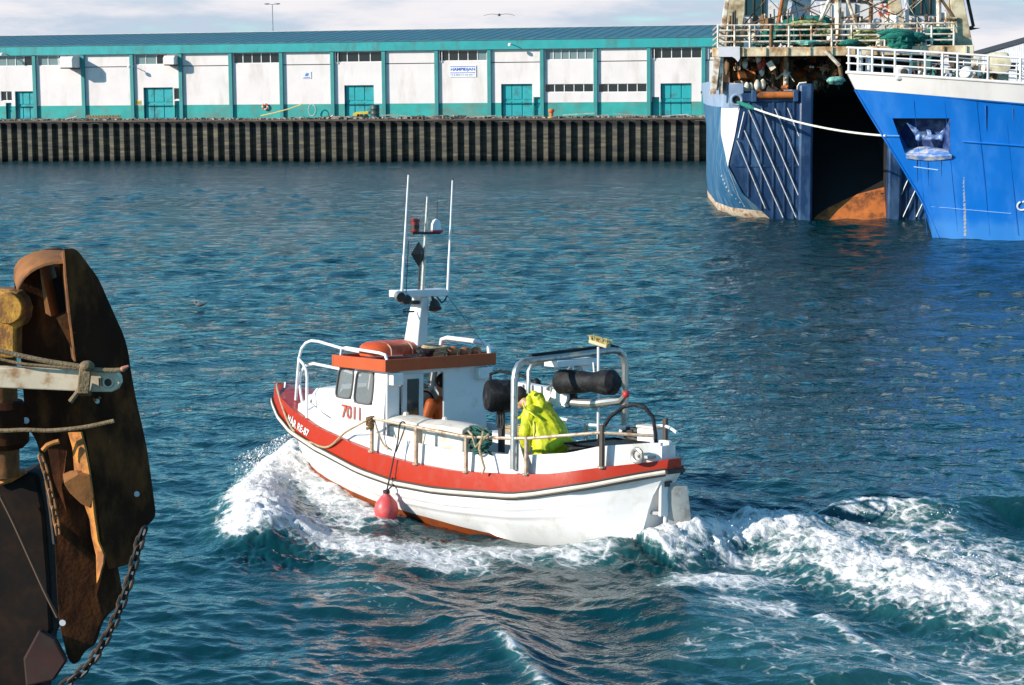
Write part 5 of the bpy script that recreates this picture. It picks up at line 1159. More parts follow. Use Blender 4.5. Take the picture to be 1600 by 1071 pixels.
# after bulkhead: door standing beside the opening
m = MB(); m.box(0.60,0.635,-0.97,-0.12,0.5,2.05); part('bulkhead_panel', m, BWC, boat, angle=None, bevel=0.008)
m = MB(); m.box(0.60,0.635,0.73,0.96,0.5,2.05); part('bulkhead_panel', m, BWC, boat, angle=None, bevel=0.008)
m = MB(); m.box(0.60,0.635,-0.12,0.73,2.0,2.06); part('door_head', m, BWC, boat, angle=None)
m = MB(); m.box(0.60,0.635,0.31,0.73,0.5,1.3); dr = part('door', m, CHAR, boat, angle=None)
m = MB()
for (a,b,c,d) in ((0.62,0.70,1.30,2.0),(0.31,0.39,1.30,2.0)): m.box(0.565,0.60,a,b,c,d)
m.box(0.565,0.60,0.39,0.62,1.93,2.0); part('door_frame', m, paint('alu_frame', (0.55,0.56,0.57), 0.4, 0.2), dr, angle=None)
m = MB(); m.box(0.575,0.59,0.39,0.62,1.30,1.93); part('door_glass', m, PANED, dr, angle=None)
m = MB(); m.box(0.50,0.60,0.74,0.93,1.86,2.04); part('bulkhead_box', m, BWC, boat, angle=None, bevel=0.01)
m = MB(); m.box(0.50,0.60,-0.99,-0.72,1.86,2.03); part('bulkhead_box', m, BWC, boat, angle=None, bevel=0.01)
m = MB(); m.box(0.6,1.8,-0.93,0.93,0.5,0.55); part('cabin_sole', m, GREYW, boat, angle=None)
m = MB(); m.box(1.35,1.72,-0.9,0.9,1.0,1.42); part('dashboard', m, CHAR, boat, angle=None, bevel=0.02)
m = MB(); m.tube([(1.25,-0.3+0.2*cos(a),1.45+0.2*sin(a)) for a in np.linspace(0,2*pi,18)[:-1]], 0.015, 6, closed=True); part('steering_wheel', m, CHAR, boat)
m = MB(); m.box(0.72,1.25,0.25,0.8,0.55,1.05); part('cabin_seat', m, paint('seat_brown', (0.12,0.06,0.03), 0.7), boat, bevel=0.02)
# roof tray
RZ = 2.231; x0r, x1r, wr_ = 0.515, 1.715, 1.066; sl = 0.0
m = MB(); m.box(x0r,x1r,-wr_,wr_,RZ-0.168,RZ-0.05); part('roof_slab', m, ORR, boat, angle=None)
m = MB()
m.box(x0r-0.004,x0r+0.03,-wr_-0.004,wr_+0.004,RZ-0.172,RZ); part('roof_rim', m, ORR, boat, angle=None, bevel=0.006)
m = MB(); m.box(x1r-0.03,x1r+0.004,-wr_-0.004,wr_+0.004,RZ-0.172,RZ); part('roof_rim', m, ORR, boat, angle=None, bevel=0.006)
for sd_ in (1,-1):
    m = MB(); a_, b_ = sorted((sd_*(wr_+0.004), sd_*(wr_-0.03))); m.box(x0r+0.03,x1r-0.03,a_,b_,RZ-0.172,RZ); part('roof_rim', m, ORR, boat, angle=None, bevel=0.006)
m = MB(); m.tube([(1.62,0.98,RZ-0.02),(1.60,0.98,RZ+0.09),(1.5,0.98,RZ+0.11),(0.75,0.98,RZ+0.08),(0.62,0.98,RZ+0.06),(0.58,0.98,RZ-0.02)], 0.022, 8); part('roof_rail', m, WTUBE, boat)
m = MB(); m.tube([(1.66,-0.98,RZ-0.02),(1.62,-0.98,RZ+0.14),(1.5,-0.98,RZ+0.17),(0.7,-0.98,RZ+0.15),(0.60,-0.98,RZ+0.11),(0.56,-0.98,RZ-0.02)], 0.034, 8); part('roof_rail', m, WTUBE, boat)
# trunk cabin on the fore deck
def trunk(xa, xb, wa, wb, za, zb, name):
    P = []
    for (x, wd, zt, inset) in ((xa, wa, za, 0.0), ((xa+xb)/2, (wa+wb)/2*1.03, (za+zb)/2+0.02, 0.0), (xb-0.12, wb, zb+0.02, 0.0), (xb+0.02, wb*0.82, zb-0.04, 0.0)):
        zd = Zs(x)-0.02; P.append([(x,wd+0.04,zd),(x,wd+0.02,zt-0.07),(x,wd-0.05,zt),(x,0,zt+0.035),(x,-wd+0.05,zt),(x,-wd-0.02,zt-0.07),(x,-wd-0.04,zd)])
    xz = xb+0.16; zd = Zs(xz)-0.02; P.append([(xz, q[1]*0.95, zd) for q in P[-1]])
    m = MB(); m.grid(P); return part(name, m, BWC, boat, angle=30)
trunk(1.80, 2.86, 0.86, 0.60, 1.70, 1.61, 'trunk_cabin')
trunk(2.90, 3.30, 0.52, 0.36, 1.50, 1.46, 'fore_hatch')
# side of the house carried down to the deck edge, as one moulding
m = MB(); rows = []
for x in np.linspace(0.70, 2.9, 16):
    yy = min(Yd(x)-0.07, 1.12-0.0*x); rows.append([(x, yy, Zs(x)-0.01), (x, yy-0.015, Zs(x)+0.10), (x, max(0.55,min(yy-0.05,0.985 if x < 1.9 else 0.985-(x-1.9)*0.36)), Zs(x)+0.15)])
m.sheet(rows, (0,-0.03,0)); part('house_moulding', m, BWC, boat)
m = MB(); m.sheet([[(p[0],-p[1],p[2]) for p in r] for r in rows], (0,0.03,0)); part('house_moulding', m, BWC, boat)
# numbers and name
def hull_text(body, place, size_u, size_v, name, mat, offset=0.03):
    V, F = text_mesh(body, 1.0, 0.0, offset); A = np.array(V); mn, mx_ = A.min(0), A.max(0)
    m = MB(); m.add([place((v[0]-mn[0])/(mx_[0]-mn[0]), (v[1]-mn[1])/(mx_[1]-mn[1])) for v in V], F); o = part(name, m, mat, boat, angle=None); s = o.modifiers.new('thick','SOLIDIFY'); s.thickness = 0.003; s.offset = 0; return o
NUMR = paint('number_red', (0.45,0.06,0.02), 0.5)
hull_text('7011', lambda u, v: (1.60-0.42*u, 0.982+0.0*v, 1.315+0.2*v-0.012*u), 1, 1, 'registration_number', NUMR, 0.008)
def band_pt(u, v):
    x = 3.12-0.82*u; z = Zr(x)*(1-(0.30+0.42*v))+Zs(x)*(0.30+0.42*v); return (x-0.03*v, Yd(x)+0.042-0.02*(0.3+0.42*v), z)
hull_text('MÁR RE-87', band_pt, 1, 1, 'boat_name', WTUBE, 0.018)
# mast
m = MB(); xm, zm = 1.13, RZ-0.06
secs = [(1.12,RZ-0.06,0.165,0.10),(1.10,2.45,0.15,0.09),(1.05,2.8,0.13,0.075),(1.0,3.06,0.115,0.06)]
rows = []
for (x,z,a,b) in secs: rows.append([(x-a,-b,z),(x+a,-b,z),(x+a,b,z),(x-a,b,z),(x-a,-b,z)])
m.grid(rows); mast = part('mast', m, WTUBE, boat, angle=30, bevel=0.015)
m = MB(); m.box(0.85,1.12,-0.42,0.50,3.08,3.18); part('cross_arm', m, WTUBE, mast, bevel=0.01)
m = MB(); m.tube([(0.90,0.05,3.18),(0.87,0.02,4.0),(0.86,0.0,4.53)], [0.032,0.026,0.014], 8); part('mast_pole', m, STEEL, mast)
m = MB(); m.tube([(0.94,0.09,3.15),(0.92,0.085,3.6)], 0.016, 6); part('cable', m, CHAR, mast)
m = MB(); m.box(0.83,0.89,-0.24,0.30,3.985,4.02); part('lamp_bar', m, CHAR, mast, angle=None)
m = MB(); m.lathe([(0.05,0),(0.06,0.01),(0.06,0.15),(0.07,0.16),(0.07,0.185),(0.03,0.2)], (0.86,0.23,4.02), (0,0,1), 14); lr = part('red_lantern', m, paint('lantern_red', (0.20,0.015,0.01), 0.3), mast)
m = MB(); m.lathe([(0.064,0.05),(0.064,0.1)], (0.86,0.23,4.02), (0,0,1), 14); part('lantern_band', m, CHAR, lr)
m = MB(); m.lathe([(0.06,0),(0.075,0.02),(0.07,0.1),(0.045,0.16),(0.01,0.18)], (0.86,-0.17,4.03), (0,0,1), 14); lw = part('white_lantern', m, WTUBE, mast)
m = MB(); m.lathe([(0.085,0.0),(0.09,0.03),(0.07,0.04)], (0.86,-0.19,4.01), (0,0,1), 14); part('lantern_ring', m, paint('lantern_pink', (0.45,0.03,0.08), 0.4), lw)
m = MB(); c = Vector((0.88,0.14,3.70)); d = 0.15
m.add([c+Vector((0,0,d*1.25)), c+Vector((0,0,-d*1.25)), c+Vector((0,d,0)), c+Vector((0,-d,0)), c+Vector((0.05,0,0)), c+Vector((-0.05,0,0))], [(0,2,4),(0,4,3),(0,3,5),(0,5,2),(1,4,2),(1,3,4),(1,5,3),(1,2,5)])
part('radar_reflector', m, paint('reflector', (0.05,0.04,0.035), 0.5, 0.2), mast, angle=None)
for (y0, y1, zt, nm) in ((0.485,0.37,4.84,''),(-0.40,-0.48,4.77,'')):
    m = MB(); m.tube([(0.85,y0,3.12),(0.85,y0+(y1-y0)*0.33,3.12+(zt-3.12)*0.33)], 0.021, 8); a_ = part('whip_antenna', m, WTUBE, mast)
    m = MB(); m.tube([(0.85,y0+(y1-y0)*0.33,3.12+(zt-3.12)*0.33),(0.85,y1,zt)], [0.017,0.012], 8); part('antenna_whip', m, WTUBE, a_)
    m = MB(); m.tube([(0.85,y1,zt),(0.85,y1,zt+0.025)], 0.014, 6); part('antenna_tip', m, CHAR, a_)
m = MB(); m.tube([(0.84,0.41,3.15),(0.84,0.37,3.9)], 0.006, 5); part('wire_aerial', m, CHAR, mast)
m = MB(); m.tube([(0.84,-0.17,4.2),(0.84,-0.175,4.55)], 0.006, 5); part('wire_aerial', m, CHAR, mast)
for (y, z, s) in ((0.53,3.10,1),(0.42,3.06,1)):
    m = MB(); m.lathe([(0.02,-0.1),(0.07,-0.06),(0.085,0.03),(0.06,0.05)], (0.84,y,z), (-1,0.3,-0.2), 12); f_ = part('flood_lamp', m, STEEL, mast)
    m = MB(); m.lathe([(0.07,0.045),(0.07,0.055)], (0.84,y,z), (-1,0.3,-0.2), 12); part('lamp_glass', m, CHAR, f_)
m = MB(); m.lathe([(0.02,-0.10),(0.06,-0.06),(0.10,0.06),(0.08,0.07)], (0.84,-0.14,2.95), (-0.4,0.2,-1), 12); f_ = part('flood_lamp', m, CHAR, mast)
m = MB(); m.tube([(0.9,-0.14,3.08),(0.86,-0.14,3.0)], 0.02, 6); part('lamp_stalk', m, CHAR, f_)
m = MB(); m.tube([(0.86,-0.2,3.07),(0.84,-0.28,2.98),(0.86,-0.36,3.02),(0.86,-0.40,3.09)], 0.012, 6); part('lamp_cable', m, CHAR, mast)
m = MB(); m.box(0.92,1.22,0.08,0.2,2.97,3.02); m3 = m; part('horn_bracket', m3, CHAR, mast, angle=None)
m = MB(); m.tube([(1.0,0.12,2.86),(1.02,0.33,2.86)], 0.015, 6); part('step', m, CHAR, mast)
m = MB(); m.tube([(0.88,-0.40,3.1),(0.60,-0.90,2.36)], 0.004, 4); part('stay', m, CHAR, boat)
# pulpit at the bow
for pts in ([(3.31,.5,1.40),(3.27,.5,1.75),(3.23,.5,2.05),(3.17,.5,2.2),(3.06,.5,2.295),(2.93,.5,2.335),(2.75,.5,2.335),(2.23,.5,2.27),(1.74,.5,2.24)],
            [(2.52,.90,1.20),(2.60,.84,1.5),(2.72,.74,1.80),(2.82,.68,1.90),(3.05,.56,1.98),(3.24,.5,2.04)],
            [(2.98,.62,1.37),(3.18,.5,1.50),(3.28,.45,1.66),(3.27,.44,1.82),(3.15,.44,1.94),(2.95,.44,1.985),(2.35,.44,1.95),(1.80,.44,1.88)]):
    m = MB(); m.tube(pts, 0.022, 8); part('pulpit_tube', m, WTUBE, boat)
m = MB(); m.tube([(3.95,0.22,1.53),(3.95,0.22,1.60),(3.95,-0.22,1.60),(3.95,-0.22,1.53)], 0.022, 8); part('bow_cleat', m, STEEL, boat)
m = MB(); m.tube([(4.3+0.0,0.05*cos(a),1.57+0.03*sin(a)) for a in np.linspace(0,2*pi,12)[:-1]], 0.012, 6, closed=True); part('bow_ring', m, STEEL, boat)
# guard rails round the well
RX = [0.62,-0.34,-1.28,-2.27,-3.29,-3.84]; RZ_ = [1.41,1.37,1.315,1.375,1.52,1.50]
for sd_ in (1,-1):
    xs2 = np.linspace(0.62,-3.84,24); m = MB()
    m.tube([(x, sd_*(Yd(x)-0.01), float(np.interp(-x, [-r for r in RX], RZ_))) for x in xs2], 0.022, 8); part('guard_rail', m, BRASS if sd_ > 0 else WTUBE, boat)
    for x, z in zip(RX[:5], RZ_):
        m = MB(); m.tube([(x, sd_*(Yd(x)-0.01), Zs(x)-0.02), (x, sd_*(Yd(x)-0.01), z+(0.10 if x < -3 else 0.02))], 0.030 if x > -3 else 0.038, 8); s_ = part('stanchion', m, BRASS if x > -3 else paint('dark_pipe', (0.10,0.075,0.06), 0.5, 0.3, 0.2, 8), boat)
        m = MB(); m.lathe([(0.055,-0.01),(0.055,0.012)], (x, sd_*(Yd(x)-0.01), Zs(x)), (0,0,1), 10); part('stanchion_foot', m, BRASS, s_)
m = MB(); m.tube([(-2.93,.30,1.30),(-2.95,.30,1.45),(-3.1,.27,1.68),(-3.3,.22,1.83),(-3.45,.18,1.87),(-3.6,.14,1.84),(-3.71,.1,1.72),(-3.76,.1,1.5),(-3.78,.1,1.2)], 0.026, 8); part('stern_hoop', m, BRUB, boat)
m = MB(); m.tube([(-3.72+0.0,0.42+0.085*cos(a),1.245+0.085*sin(a)) if False else (-3.72+0.085*cos(a),0.40,1.245+0.085*sin(a)) for a in np.linspace(0,2*pi,16)[:-1]], 0.028, 8, closed=True); part('mooring_eye', m, STEEL, boat)
# gantry
GX = -2.07
m = MB(); gp = [(GX,1.02,0.95),(GX,1.02,2.14),(GX,1.0,2.25),(GX,0.94,2.335),(GX,0.84,2.375),(GX,0.4,2.395),(GX,-0.3,2.42),(GX,-0.84,2.445),(GX,-0.97,2.43),(GX,-1.07,2.35),(GX,-1.11,2.22),(GX,-1.12,0.95)]
m.tube(gp, 0.048, 10); gan = part('gantry', m, STEEL, boat)
m = MB(); m.tube([(GX+0.03,0.7,2.44),(GX+0.02,0.2,2.46),(GX+0.03,-0.4,2.48),(GX+0.02,-0.84,2.50),(GX+0.02,-1.0,2.46),(GX+0.03,-1.1,2.36),(GX+0.05,-1.15,2.1),(GX+0.05,-1.16,1.7)], 0.028, 8); part('gantry_hose', m, BRUB, gan)
for sd_ in (1,-1):
    y = 1.02 if sd_ > 0 else -1.12
    m = MB(); m.prism([(GX-0.24,y-0.035*sd_,0.90),(GX+0.24,y-0.035*sd_,0.90),(GX+0.05,y-0.035*sd_,1.34),(GX-0.05,y-0.035*sd_,1.34)], (0,-sd_*0.015,0)); part('gantry_foot', m, BW, gan, angle=None)
m = MB(); m.box(GX-0.1,GX+0.16,-0.45,0.32,2.27,2.36); part('gantry_shelf', m, WTUBE, gan, bevel=0.01)
m = MB(); m.prism([(GX-0.05,-0.10,2.36),(GX-0.05,-0.42,2.36),(GX-0.05,-0.42,2.20),(GX-0.05,-0.2,2.20)], (-0.02,0,0)); part('shelf_gusset', m, WTUBE, gan, angle=None)
m = MB(); m.tube([(-1.75,0.45,1.9),(-1.75,0.45,2.2),(-1.75,0.40,2.27),(-1.75,0.3,2.30),(-1.75,-0.6,2.33)], 0.03, 8); part('inner_hoop', m, STEEL, gan)
m = MB(); m.tube([(-1.75,-0.30,1.9),(-1.75,-0.30,2.16),(-1.75,-0.36,2.22),(-1.75,-0.75,2.26)], 0.028, 8); part('inner_hoop', m, STEEL, gan)
m = MB(); m.tube([(-1.70,0.05,1.92),(-1.72,-0.28,2.16)], 0.02, 6); part('inner_brace', m, STEEL, gan)
# hauler: white trough, round end and black roller under the gantry
hb = Vector((-1.09,0.10,1.90)); he = Vector((-2.02,0.0,1.86))
m = MB(); m.prism([(-1.08,0.06,1.98),(-1.95,0.0,1.92),(-2.0,0.0,1.70),(-1.38,0.03,1.80),(-1.10,0.06,1.90)], (0.0,-0.16,0)); ha = part('hauler', m, WTUBE, boat, angle=None, bevel=0.01)
m = MB(); m.lathe([(0.02,-0.09),(0.13,-0.09),(0.135,-0.08),(0.135,0.08),(0.13,0.09),(0.02,0.09)], (-1.88,-0.06,1.83), (-0.25,1,0), 18); part('hauler_sheave', m, WTUBE, ha)
m = MB(); m.lathe([(0.14,-0.03),(0.145,0.03)], (-1.95,-0.10,1.83), (-0.25,1,0), 18); part('sheave_tyre', m, BRUB, ha)
for k in range(4):
    m = MB(); m.box(-1.25-0.17*k,-1.235-0.17*k,0.055-0.012*k,0.075-0.012*k,1.80,1.96); part('trough_rib', m, paint('trough_line', (0.3,0.3,0.29), 0.6), ha, angle=None)
m = MB(); m.tube([(-1.98,-0.1,1.76),(-2.4,-0.14,1.77),(-2.9,-0.15,1.86),(-3.0,-0.15,1.95)], [0.05,0.06,0.06,0.05], 10); part('hauler_rail', m, STEEL, ha)
m = MB(); m.tube([(-1.98,-0.2,1.80),(-2.5,-0.22,1.80),(-2.96,-0.2,1.93)], 0.035, 8); part('hauler_rail', m, STEEL, ha)
m = MB(); m.ball((-3.02,-0.12,1.95), 0.05, 10, 6); part('rail_end', m, paint('end_red', (0.5,0.03,0.03), 0.5), ha)
ax = Vector((-1,-0.06,0.06)).normalized()
m = MB(); m.lathe([(0.04,-0.5),(0.15,-0.5),(0.17,-0.47),(0.165,-0.30),(0.155,-0.1),(0.13,0.08),(0.15,0.2),(0.175,0.32),(0.17,0.44),(0.10,0.52),(0.02,0.53)], (-2.42,0.0,2.075), ax, 18); ro = part('net_roller', m, BRUB, boat)
m = MB(); m.lathe([(0.03,-0.03),(0.10,-0.02),(0.125,0.0),(0.10,0.02)], Vector((-2.42,0,2.075))-ax*0.51, ax, 14); part('roller_hub', m, paint('hub_tan', (0.30,0.25,0.17), 0.6), ro)
for s in (-0.25,0.12):
    p = Vector((-2.42,0,2.24))+ax*s; m = MB(); m.tube([p-Vector((0,0,0.04)), p+Vector((0.02,0,0.1))], 0.014, 6); part('roller_hanger', m, WTUBE, ro)
m = MB(); m.lathe([(0.02,-0.2),(0.20,-0.2),(0.235,-0.12),(0.225,0.0),(0.235,0.12),(0.20,0.2),(0.02,0.2)], (-0.72,0.0,1.755), (0.5,1,0.05), 20); dm = part('net_drum', m, BRUB, boat)
m = MB(); m.tube([(-0.62,0.1,1.97),(-0.62,0.1,2.06),(-0.7,0.0,2.10),(-1.0,-0.12,2.06),(-1.18,-0.2,1.98)], 0.022, 8); part('drum_hose', m, BRUB, dm)
m = MB(); m.ball((-1.22,-0.22,1.93), (0.07,0.07,0.1), 10, 7); part('drum_motor', m, BRUB, dm)
for dx in (-0.05,0.0,0.06):
    m = MB(); m.tube([(-0.74+dx,0.02,1.54),(-0.76+dx,0.02,1.40),(-0.74+dx,0.02,1.30)], 0.012, 6); part('drum_pipe', m, CHAR, dm)
m = MB(); m.tube([(-0.70,-0.05,0.5),(-0.70,-0.05,1.6)], 0.05, 8); part('drum_post', m, CHAR, dm)
m = MB(); m.tube([(-2.35,-1.0,0.95),(-2.35,-0.31,1.1)], 0.02, 6)
# rudder plate and skirt at the stern
GALV = paint('rudder_plate_grey', (0.34,0.35,0.34), 0.45, 0.25, 0.12, 4, (0.20,0.20,0.19), 0.3, 6)
rows = []
for k in range(7):
    f = k/6; z = 0.86-0.84*f; xa = -3.87+0.06*f; rows.append([(xa-0.02, 0.02-0.05*f, z-0.0), (xa-0.12-0.08*f, -0.06-0.06*f+0.03*sin(f*5), z+0.03), (xa-0.22-0.14*f, -0.16-0.08*f, z-0.02-0.05*f)])
m = MB(); m.sheet(rows, (0.012,0.02,0)); rd = part('rudder_plate', m, GALV, boat)
m = MB(); m.tube([(r[0][0]-0.01+0.012*sin(i*2.1), r[0][1]+0.012, r[0][2]) for i, r in enumerate(rows)], 0.026, 8); part('plate_edge', m, WTUBE, rd)
m = MB(); m.box(-3.93,-3.82,-0.05,0.07,0.83,0.90); part('rudder_hinge', m, CHAR, rd, angle=None)
m = MB(); m.prism([(-3.8,-0.25,0.42),(-4.10,-0.28,0.36),(-4.5,-0.34,0.16),(-4.5,-0.34,-0.2),(-3.75,-0.25,-0.2)], (0,-0.05,0)); part('stern_skirt', m, BW, boat, angle=None, bevel=0.01)
# ------------------------------------------------------------------ things on board, in the boat's frame
FM = BOAT_M
TUB = paint('fish_tub_cream', (0.66,0.60,0.52), 0.6, 0, 0.06, 3, (0.45,0.37,0.28), 0.3, 5)
def tub(x0, x1, label, end=False):
    """insulated tub with a loose lid, along the port coaming"""
    y1a, y0a = 0.97, 0.50; cx, cy = (x0+x1)/2, 0.72
    t = thing('fish_tub', label, 'tub', (cx,cy,0.5), FM, 'fish tubs along the port side')
    m = MB(); m.prism([(x0+0.03,y0a+0.03,0.5),(x1-0.03,y0a+0.03,0.5),(x1-0.03,y1a-0.03,0.5),(x0+0.03,y1a-0.03,0.5)], (0,0,0.80)); part('tub_shell', m, TUB, t, bevel=0.03)
    m = MB(); rows = []
    for i in range(9):
        x = x0+(x1-x0)*i/8; rows.append([(x, y0a+(y1a-y0a)*j/6, 1.37+0.05*sin(pi*j/6)+0.015*mnoise.noise((x*4,j*0.7,1))+(0.02*sin(pi*i/8))) for j in range(7)])
    m.sheet(rows, (0,0,-0.07)); part('tub_lid', m, TUB, t, bevel=0.012)
    m = MB(); m.lathe([(0.05,0),(0.035,0.04),(0.01,0.05)], (cx+0.18,cy,1.43), (0,0,1), 8); part('lid_knob', m, TUB, t)
    return t
tub(-0.05, 0.62, 'cream insulated fish tub close behind the cabin corner, the forward one of two')
tub(-1.0, -0.09, 'cream insulated fish tub with an open-looking rear end, just ahead of the green rope tangle')
RAFT = paint('raft_orange', (0.60,0.085,0.016), 0.38, 0, 0.10, 4, (0.45,0.06,0.012), 0.35, 7)
t = thing('life_raft_bag', 'shiny orange life raft bag strapped on the cabin roof before the mast', 'life raft', (1.15,0.42,RZ-0.04), FM)
m = MB(); rows = []
for i in range(13):
    f = i/12; y = 0.86-0.92*f; e = (1-abs(2*f-1)**4)**0.4 if 0 < f < 1 else 0.35; r_ = []
    for j in range(13):
        a = pi*j/12; r_.append((1.22+0.30*e*cos(a)*(1.0), y, RZ-0.05+0.26*max(0.02,sin(a))**0.34*(0.6+0.4*e)+0.012*mnoise.noise((i*.6,j*.6,2))))
    rows.append(r_)
m.grid(rows); m.add([p for p in rows[0]], [tuple(range(13))]); m.add([p for p in rows[-1]], [tuple(range(12,-1,-1))])
part('raft_cover', m, RAFT, t, angle=50)
for y in (0.62,0.22):
    m = MB(); m.tube([(1.22+0.315*cos(a), y, RZ-0.05+0.245*max(0.02,sin(a))**0.34) for a in np.linspace(0,pi,14)], 0.012, 6); part('strap', m, paint('strap_grey', (0.45,0.30,0.22), 0.7), t)
ROPE = paint('rope_tan', (0.40,0.30,0.17), 0.9, 0, 0.25, 12, bump=0.01, bscale=60)
def tangle(m, c, ext, n, r, seed, L_=10):
    r_ = random.Random(seed); c = Vector(c)
    for k in range(n):
        a0 = r_.uniform(0,6.28); rx_, ry_ = ext[0]*r_.uniform(.4,1), ext[1]*r_.uniform(.4,1); zz = r_.uniform(-1,1)*ext[2]; tl_ = r_.uniform(-.5,.5)
        m.tube([c+Vector((rx_*cos(a0+s*0.65), ry_*sin(a0+s*0.65), zz+ext[2]*tl_*sin(s*0.8+a0))) for s in range(L_)], r, 5)
m = MB(); tangle(m, (0.78,-0.10,RZ+0.04), (0.16,0.22,0.08), 14, 0.022, 3); single('rope_coil', m, ROPE, 'coil of tan rope on the cabin roof right behind the mast', 'rope', (0.78,-0.10,RZ-0.05), FM, kind='stuff')
m = MB(); tangle(m, (0.75,0.12,RZ+0.02), (0.14,0.13,0.07), 10, 0.03, 5); single('black_hose_coil', m, BRUB, 'bunched black hose on the cabin roof beside the orange raft bag', 'hose', (0.75,0.12,RZ-0.05), FM, kind='stuff')
BU = paint('old_float_orange', (0.42,0.13,0.045), 0.6, 0, 0.3, 5, (0.25,0.10,0.05), 0.4, 6)
for (x,y,r,lb) in ((0.72,-0.40,0.085,'faded orange float on the cabin roof, nearest the tan rope coil'),(0.70,-0.62,0.075,'faded orange float on the cabin roof between two other floats'),(0.70,-0.83,0.07,'brown orange float at the right rear corner of the cabin roof')):
    t = thing('net_float', lb, 'float', (x,y,RZ-0.05), FM, 'floats on the cabin roof')
    m = MB(); m.ball((x,y,RZ-0.05+r), (r,r*1.5,r), 14, 9); part('float_body', m, BU, t); m = MB(); m.tube([(x-r,y,RZ-0.05+r),(x-r*1.5,y+0.02,RZ-0.02)], 0.012, 5); part('float_line', m, ROPE, t)
m = MB(); tangle(m, (-0.60,-0.62,1.22), (0.42,0.2,0.06), 18, 0.016, 8); single('rope_heap', m, ROPE, 'heap of tan line on the far side of the deck behind the cabin', 'rope', (-0.6,-0.62,1.1), FM, kind='stuff')
m = MB(); m.box(-1.2,0.1,-0.95,-0.40,0.5,1.15); single('engine_box', m, BW, 'low white engine box on deck behind the cabin', 'engine box', (-0.55,-0.7,0.5), FM, bevel=0.03)
GRN = paint('rope_green', (0.01,0.075,0.06), 0.85, 0, 0.4, 8)
t = thing('rope_tangle', 'tangle of dark green rope hung over the port rail behind the tubs', 'rope', (-1.42,1.08,1.25), FM)
m = MB(); tangle(m, (-1.45,1.05,1.27), (0.22,0.10,0.14), 22, 0.016, 2); part('green_rope', m, GRN, t, kind='stuff')
m = MB(); m.tube([(-1.62,1.16,1.42),(-1.66,1.2,1.38),(-1.60,1.21,1.20),(-1.66,1.21,1.05),(-1.70,1.2,0.94),(-1.66,1.2,0.86)], 0.016, 6); part('rope_end', m, ROPE, t)
m = MB(); m.tube([(-1.32,1.15,1.40),(-1.45,1.2,1.36),(-1.52,1.2,1.2),(-1.62,1.19,1.30),(-1.75,1.17,1.40)], 0.016, 6); part('rope_end', m, ROPE, t)
# bow mooring line along the red side
PX_ = [(447,611),(443,625),(447,652),(462,677),(488,693),(513,698.5),(540,689),(560,672),(577,656)]
def onhull(px, py, out):
    """point on the boat's red side seen at a pixel"""
    I_ = BOAT_M.inverted(); o = I_ @ Vector((0,0,CAM_H)); d = I_.to_3x3() @ ray(px, py); best = None
    for z in np.linspace(0.3,1.7,700):
        p = o+d*((z-o.z)/d.z)
        if not -4.05 < p.x < 4.47: continue
        e = abs(p.y-Yd(p.x)-out)
        if best is None or e < best[0]: best = (e, p)
    return best[1]
pts = [onhull(a,b,0.05) for a,b in PX_[2:6]]; pts = [Vector((4.2,0.12,1.57)), Vector((4.05,0.30,1.54))]+pts+[Vector((1.2,1.24,1.15)), Vector((0.9,1.26,1.28)), Vector((0.64,1.25,1.40))]
def smooth(P, n=6):
    P = [P[0]]+list(P)+[P[-1]]; o = []
    for i in range(1, len(P)-2):
        for k in range(n):
            t_ = k/n; a,b,c,d = P[i-1],P[i],P[i+1],P[i+2]
            o.append(0.5*((2*b)+(c-a)*t_+(2*a-5*b+4*c-d)*t_*t_+(3*b-a-3*c+d)*t_**3))
    return o+[P[-2]]
m = MB(); m.tube(smooth(pts), 0.017, 6); t = thing('bow_line', 'tan mooring line looped from the bow along the red side to the first rail post', 'rope', tuple(pts[0]), FM); part('line', m, ROPE, t)
m = MB(); tangle(m, (0.64,1.24,1.34), (0.06,0.06,0.08), 10, 0.02, 14); part('knot', m, paint('knot_brown', (0.20,0.11,0.05), 0.9), t)
m = MB(); m.tube(smooth([Vector((0.60,1.2,1.40)),Vector((0.5,1.2,1.2)),Vector((0.42,1.17,1.05)),Vector((0.30,1.19,1.0))]), 0.014, 6); part('loose_end', m, ROPE, t)
# pink fender ball hanging over the port side
FBALL = paint('fender_pink_red', (0.66,0.075,0.075), 0.42, 0, 0.08, 6, (0.60,0.13,0.12), 0.3, 8)
t = thing('fender_ball', 'pink red fender ball hanging from a rope over the port side', 'fender', (0.08,1.39,0.20), FM)
m = MB(); m.lathe([(0.02,-0.20),(0.09,-0.185),(0.155,-0.11),(0.17,-0.02),(0.15,0.07),(0.09,0.15),(0.045,0.20),(0.04,0.235),(0.02,0.245)], (0.085,1.40,0.21), (0,0,1), 20); part('ball', m, FBALL, t)
m = MB(); m.lathe([(0.03,0.20),(0.05,0.21),(0.05,0.25),(0.02,0.26)], (0.085,1.40,0.21), (0,0,1), 10); part('fender_eye', m, CHAR, t)
m = MB(); m.tube(smooth([Vector((0.085,1.40,0.44)),Vector((0.07,1.36,0.62)),Vector((0.04,1.31,0.9)),Vector((0.0,1.27,1.15)),Vector((-0.03,1.26,1.38)),Vector((-0.10,1.25,1.42)),Vector((-0.1,1.23,1.34)),Vector((0.02,1.28,1.0))]), 0.011, 6); part('fender_rope', m, CHAR, t)
m = MB(); m.tube(smooth([Vector((0.085,1.39,0.45)),Vector((0.03,1.31,0.56)),Vector((0.07,1.31,0.63))]), 0.012, 6); part('rope_loop', m, CHAR, t)
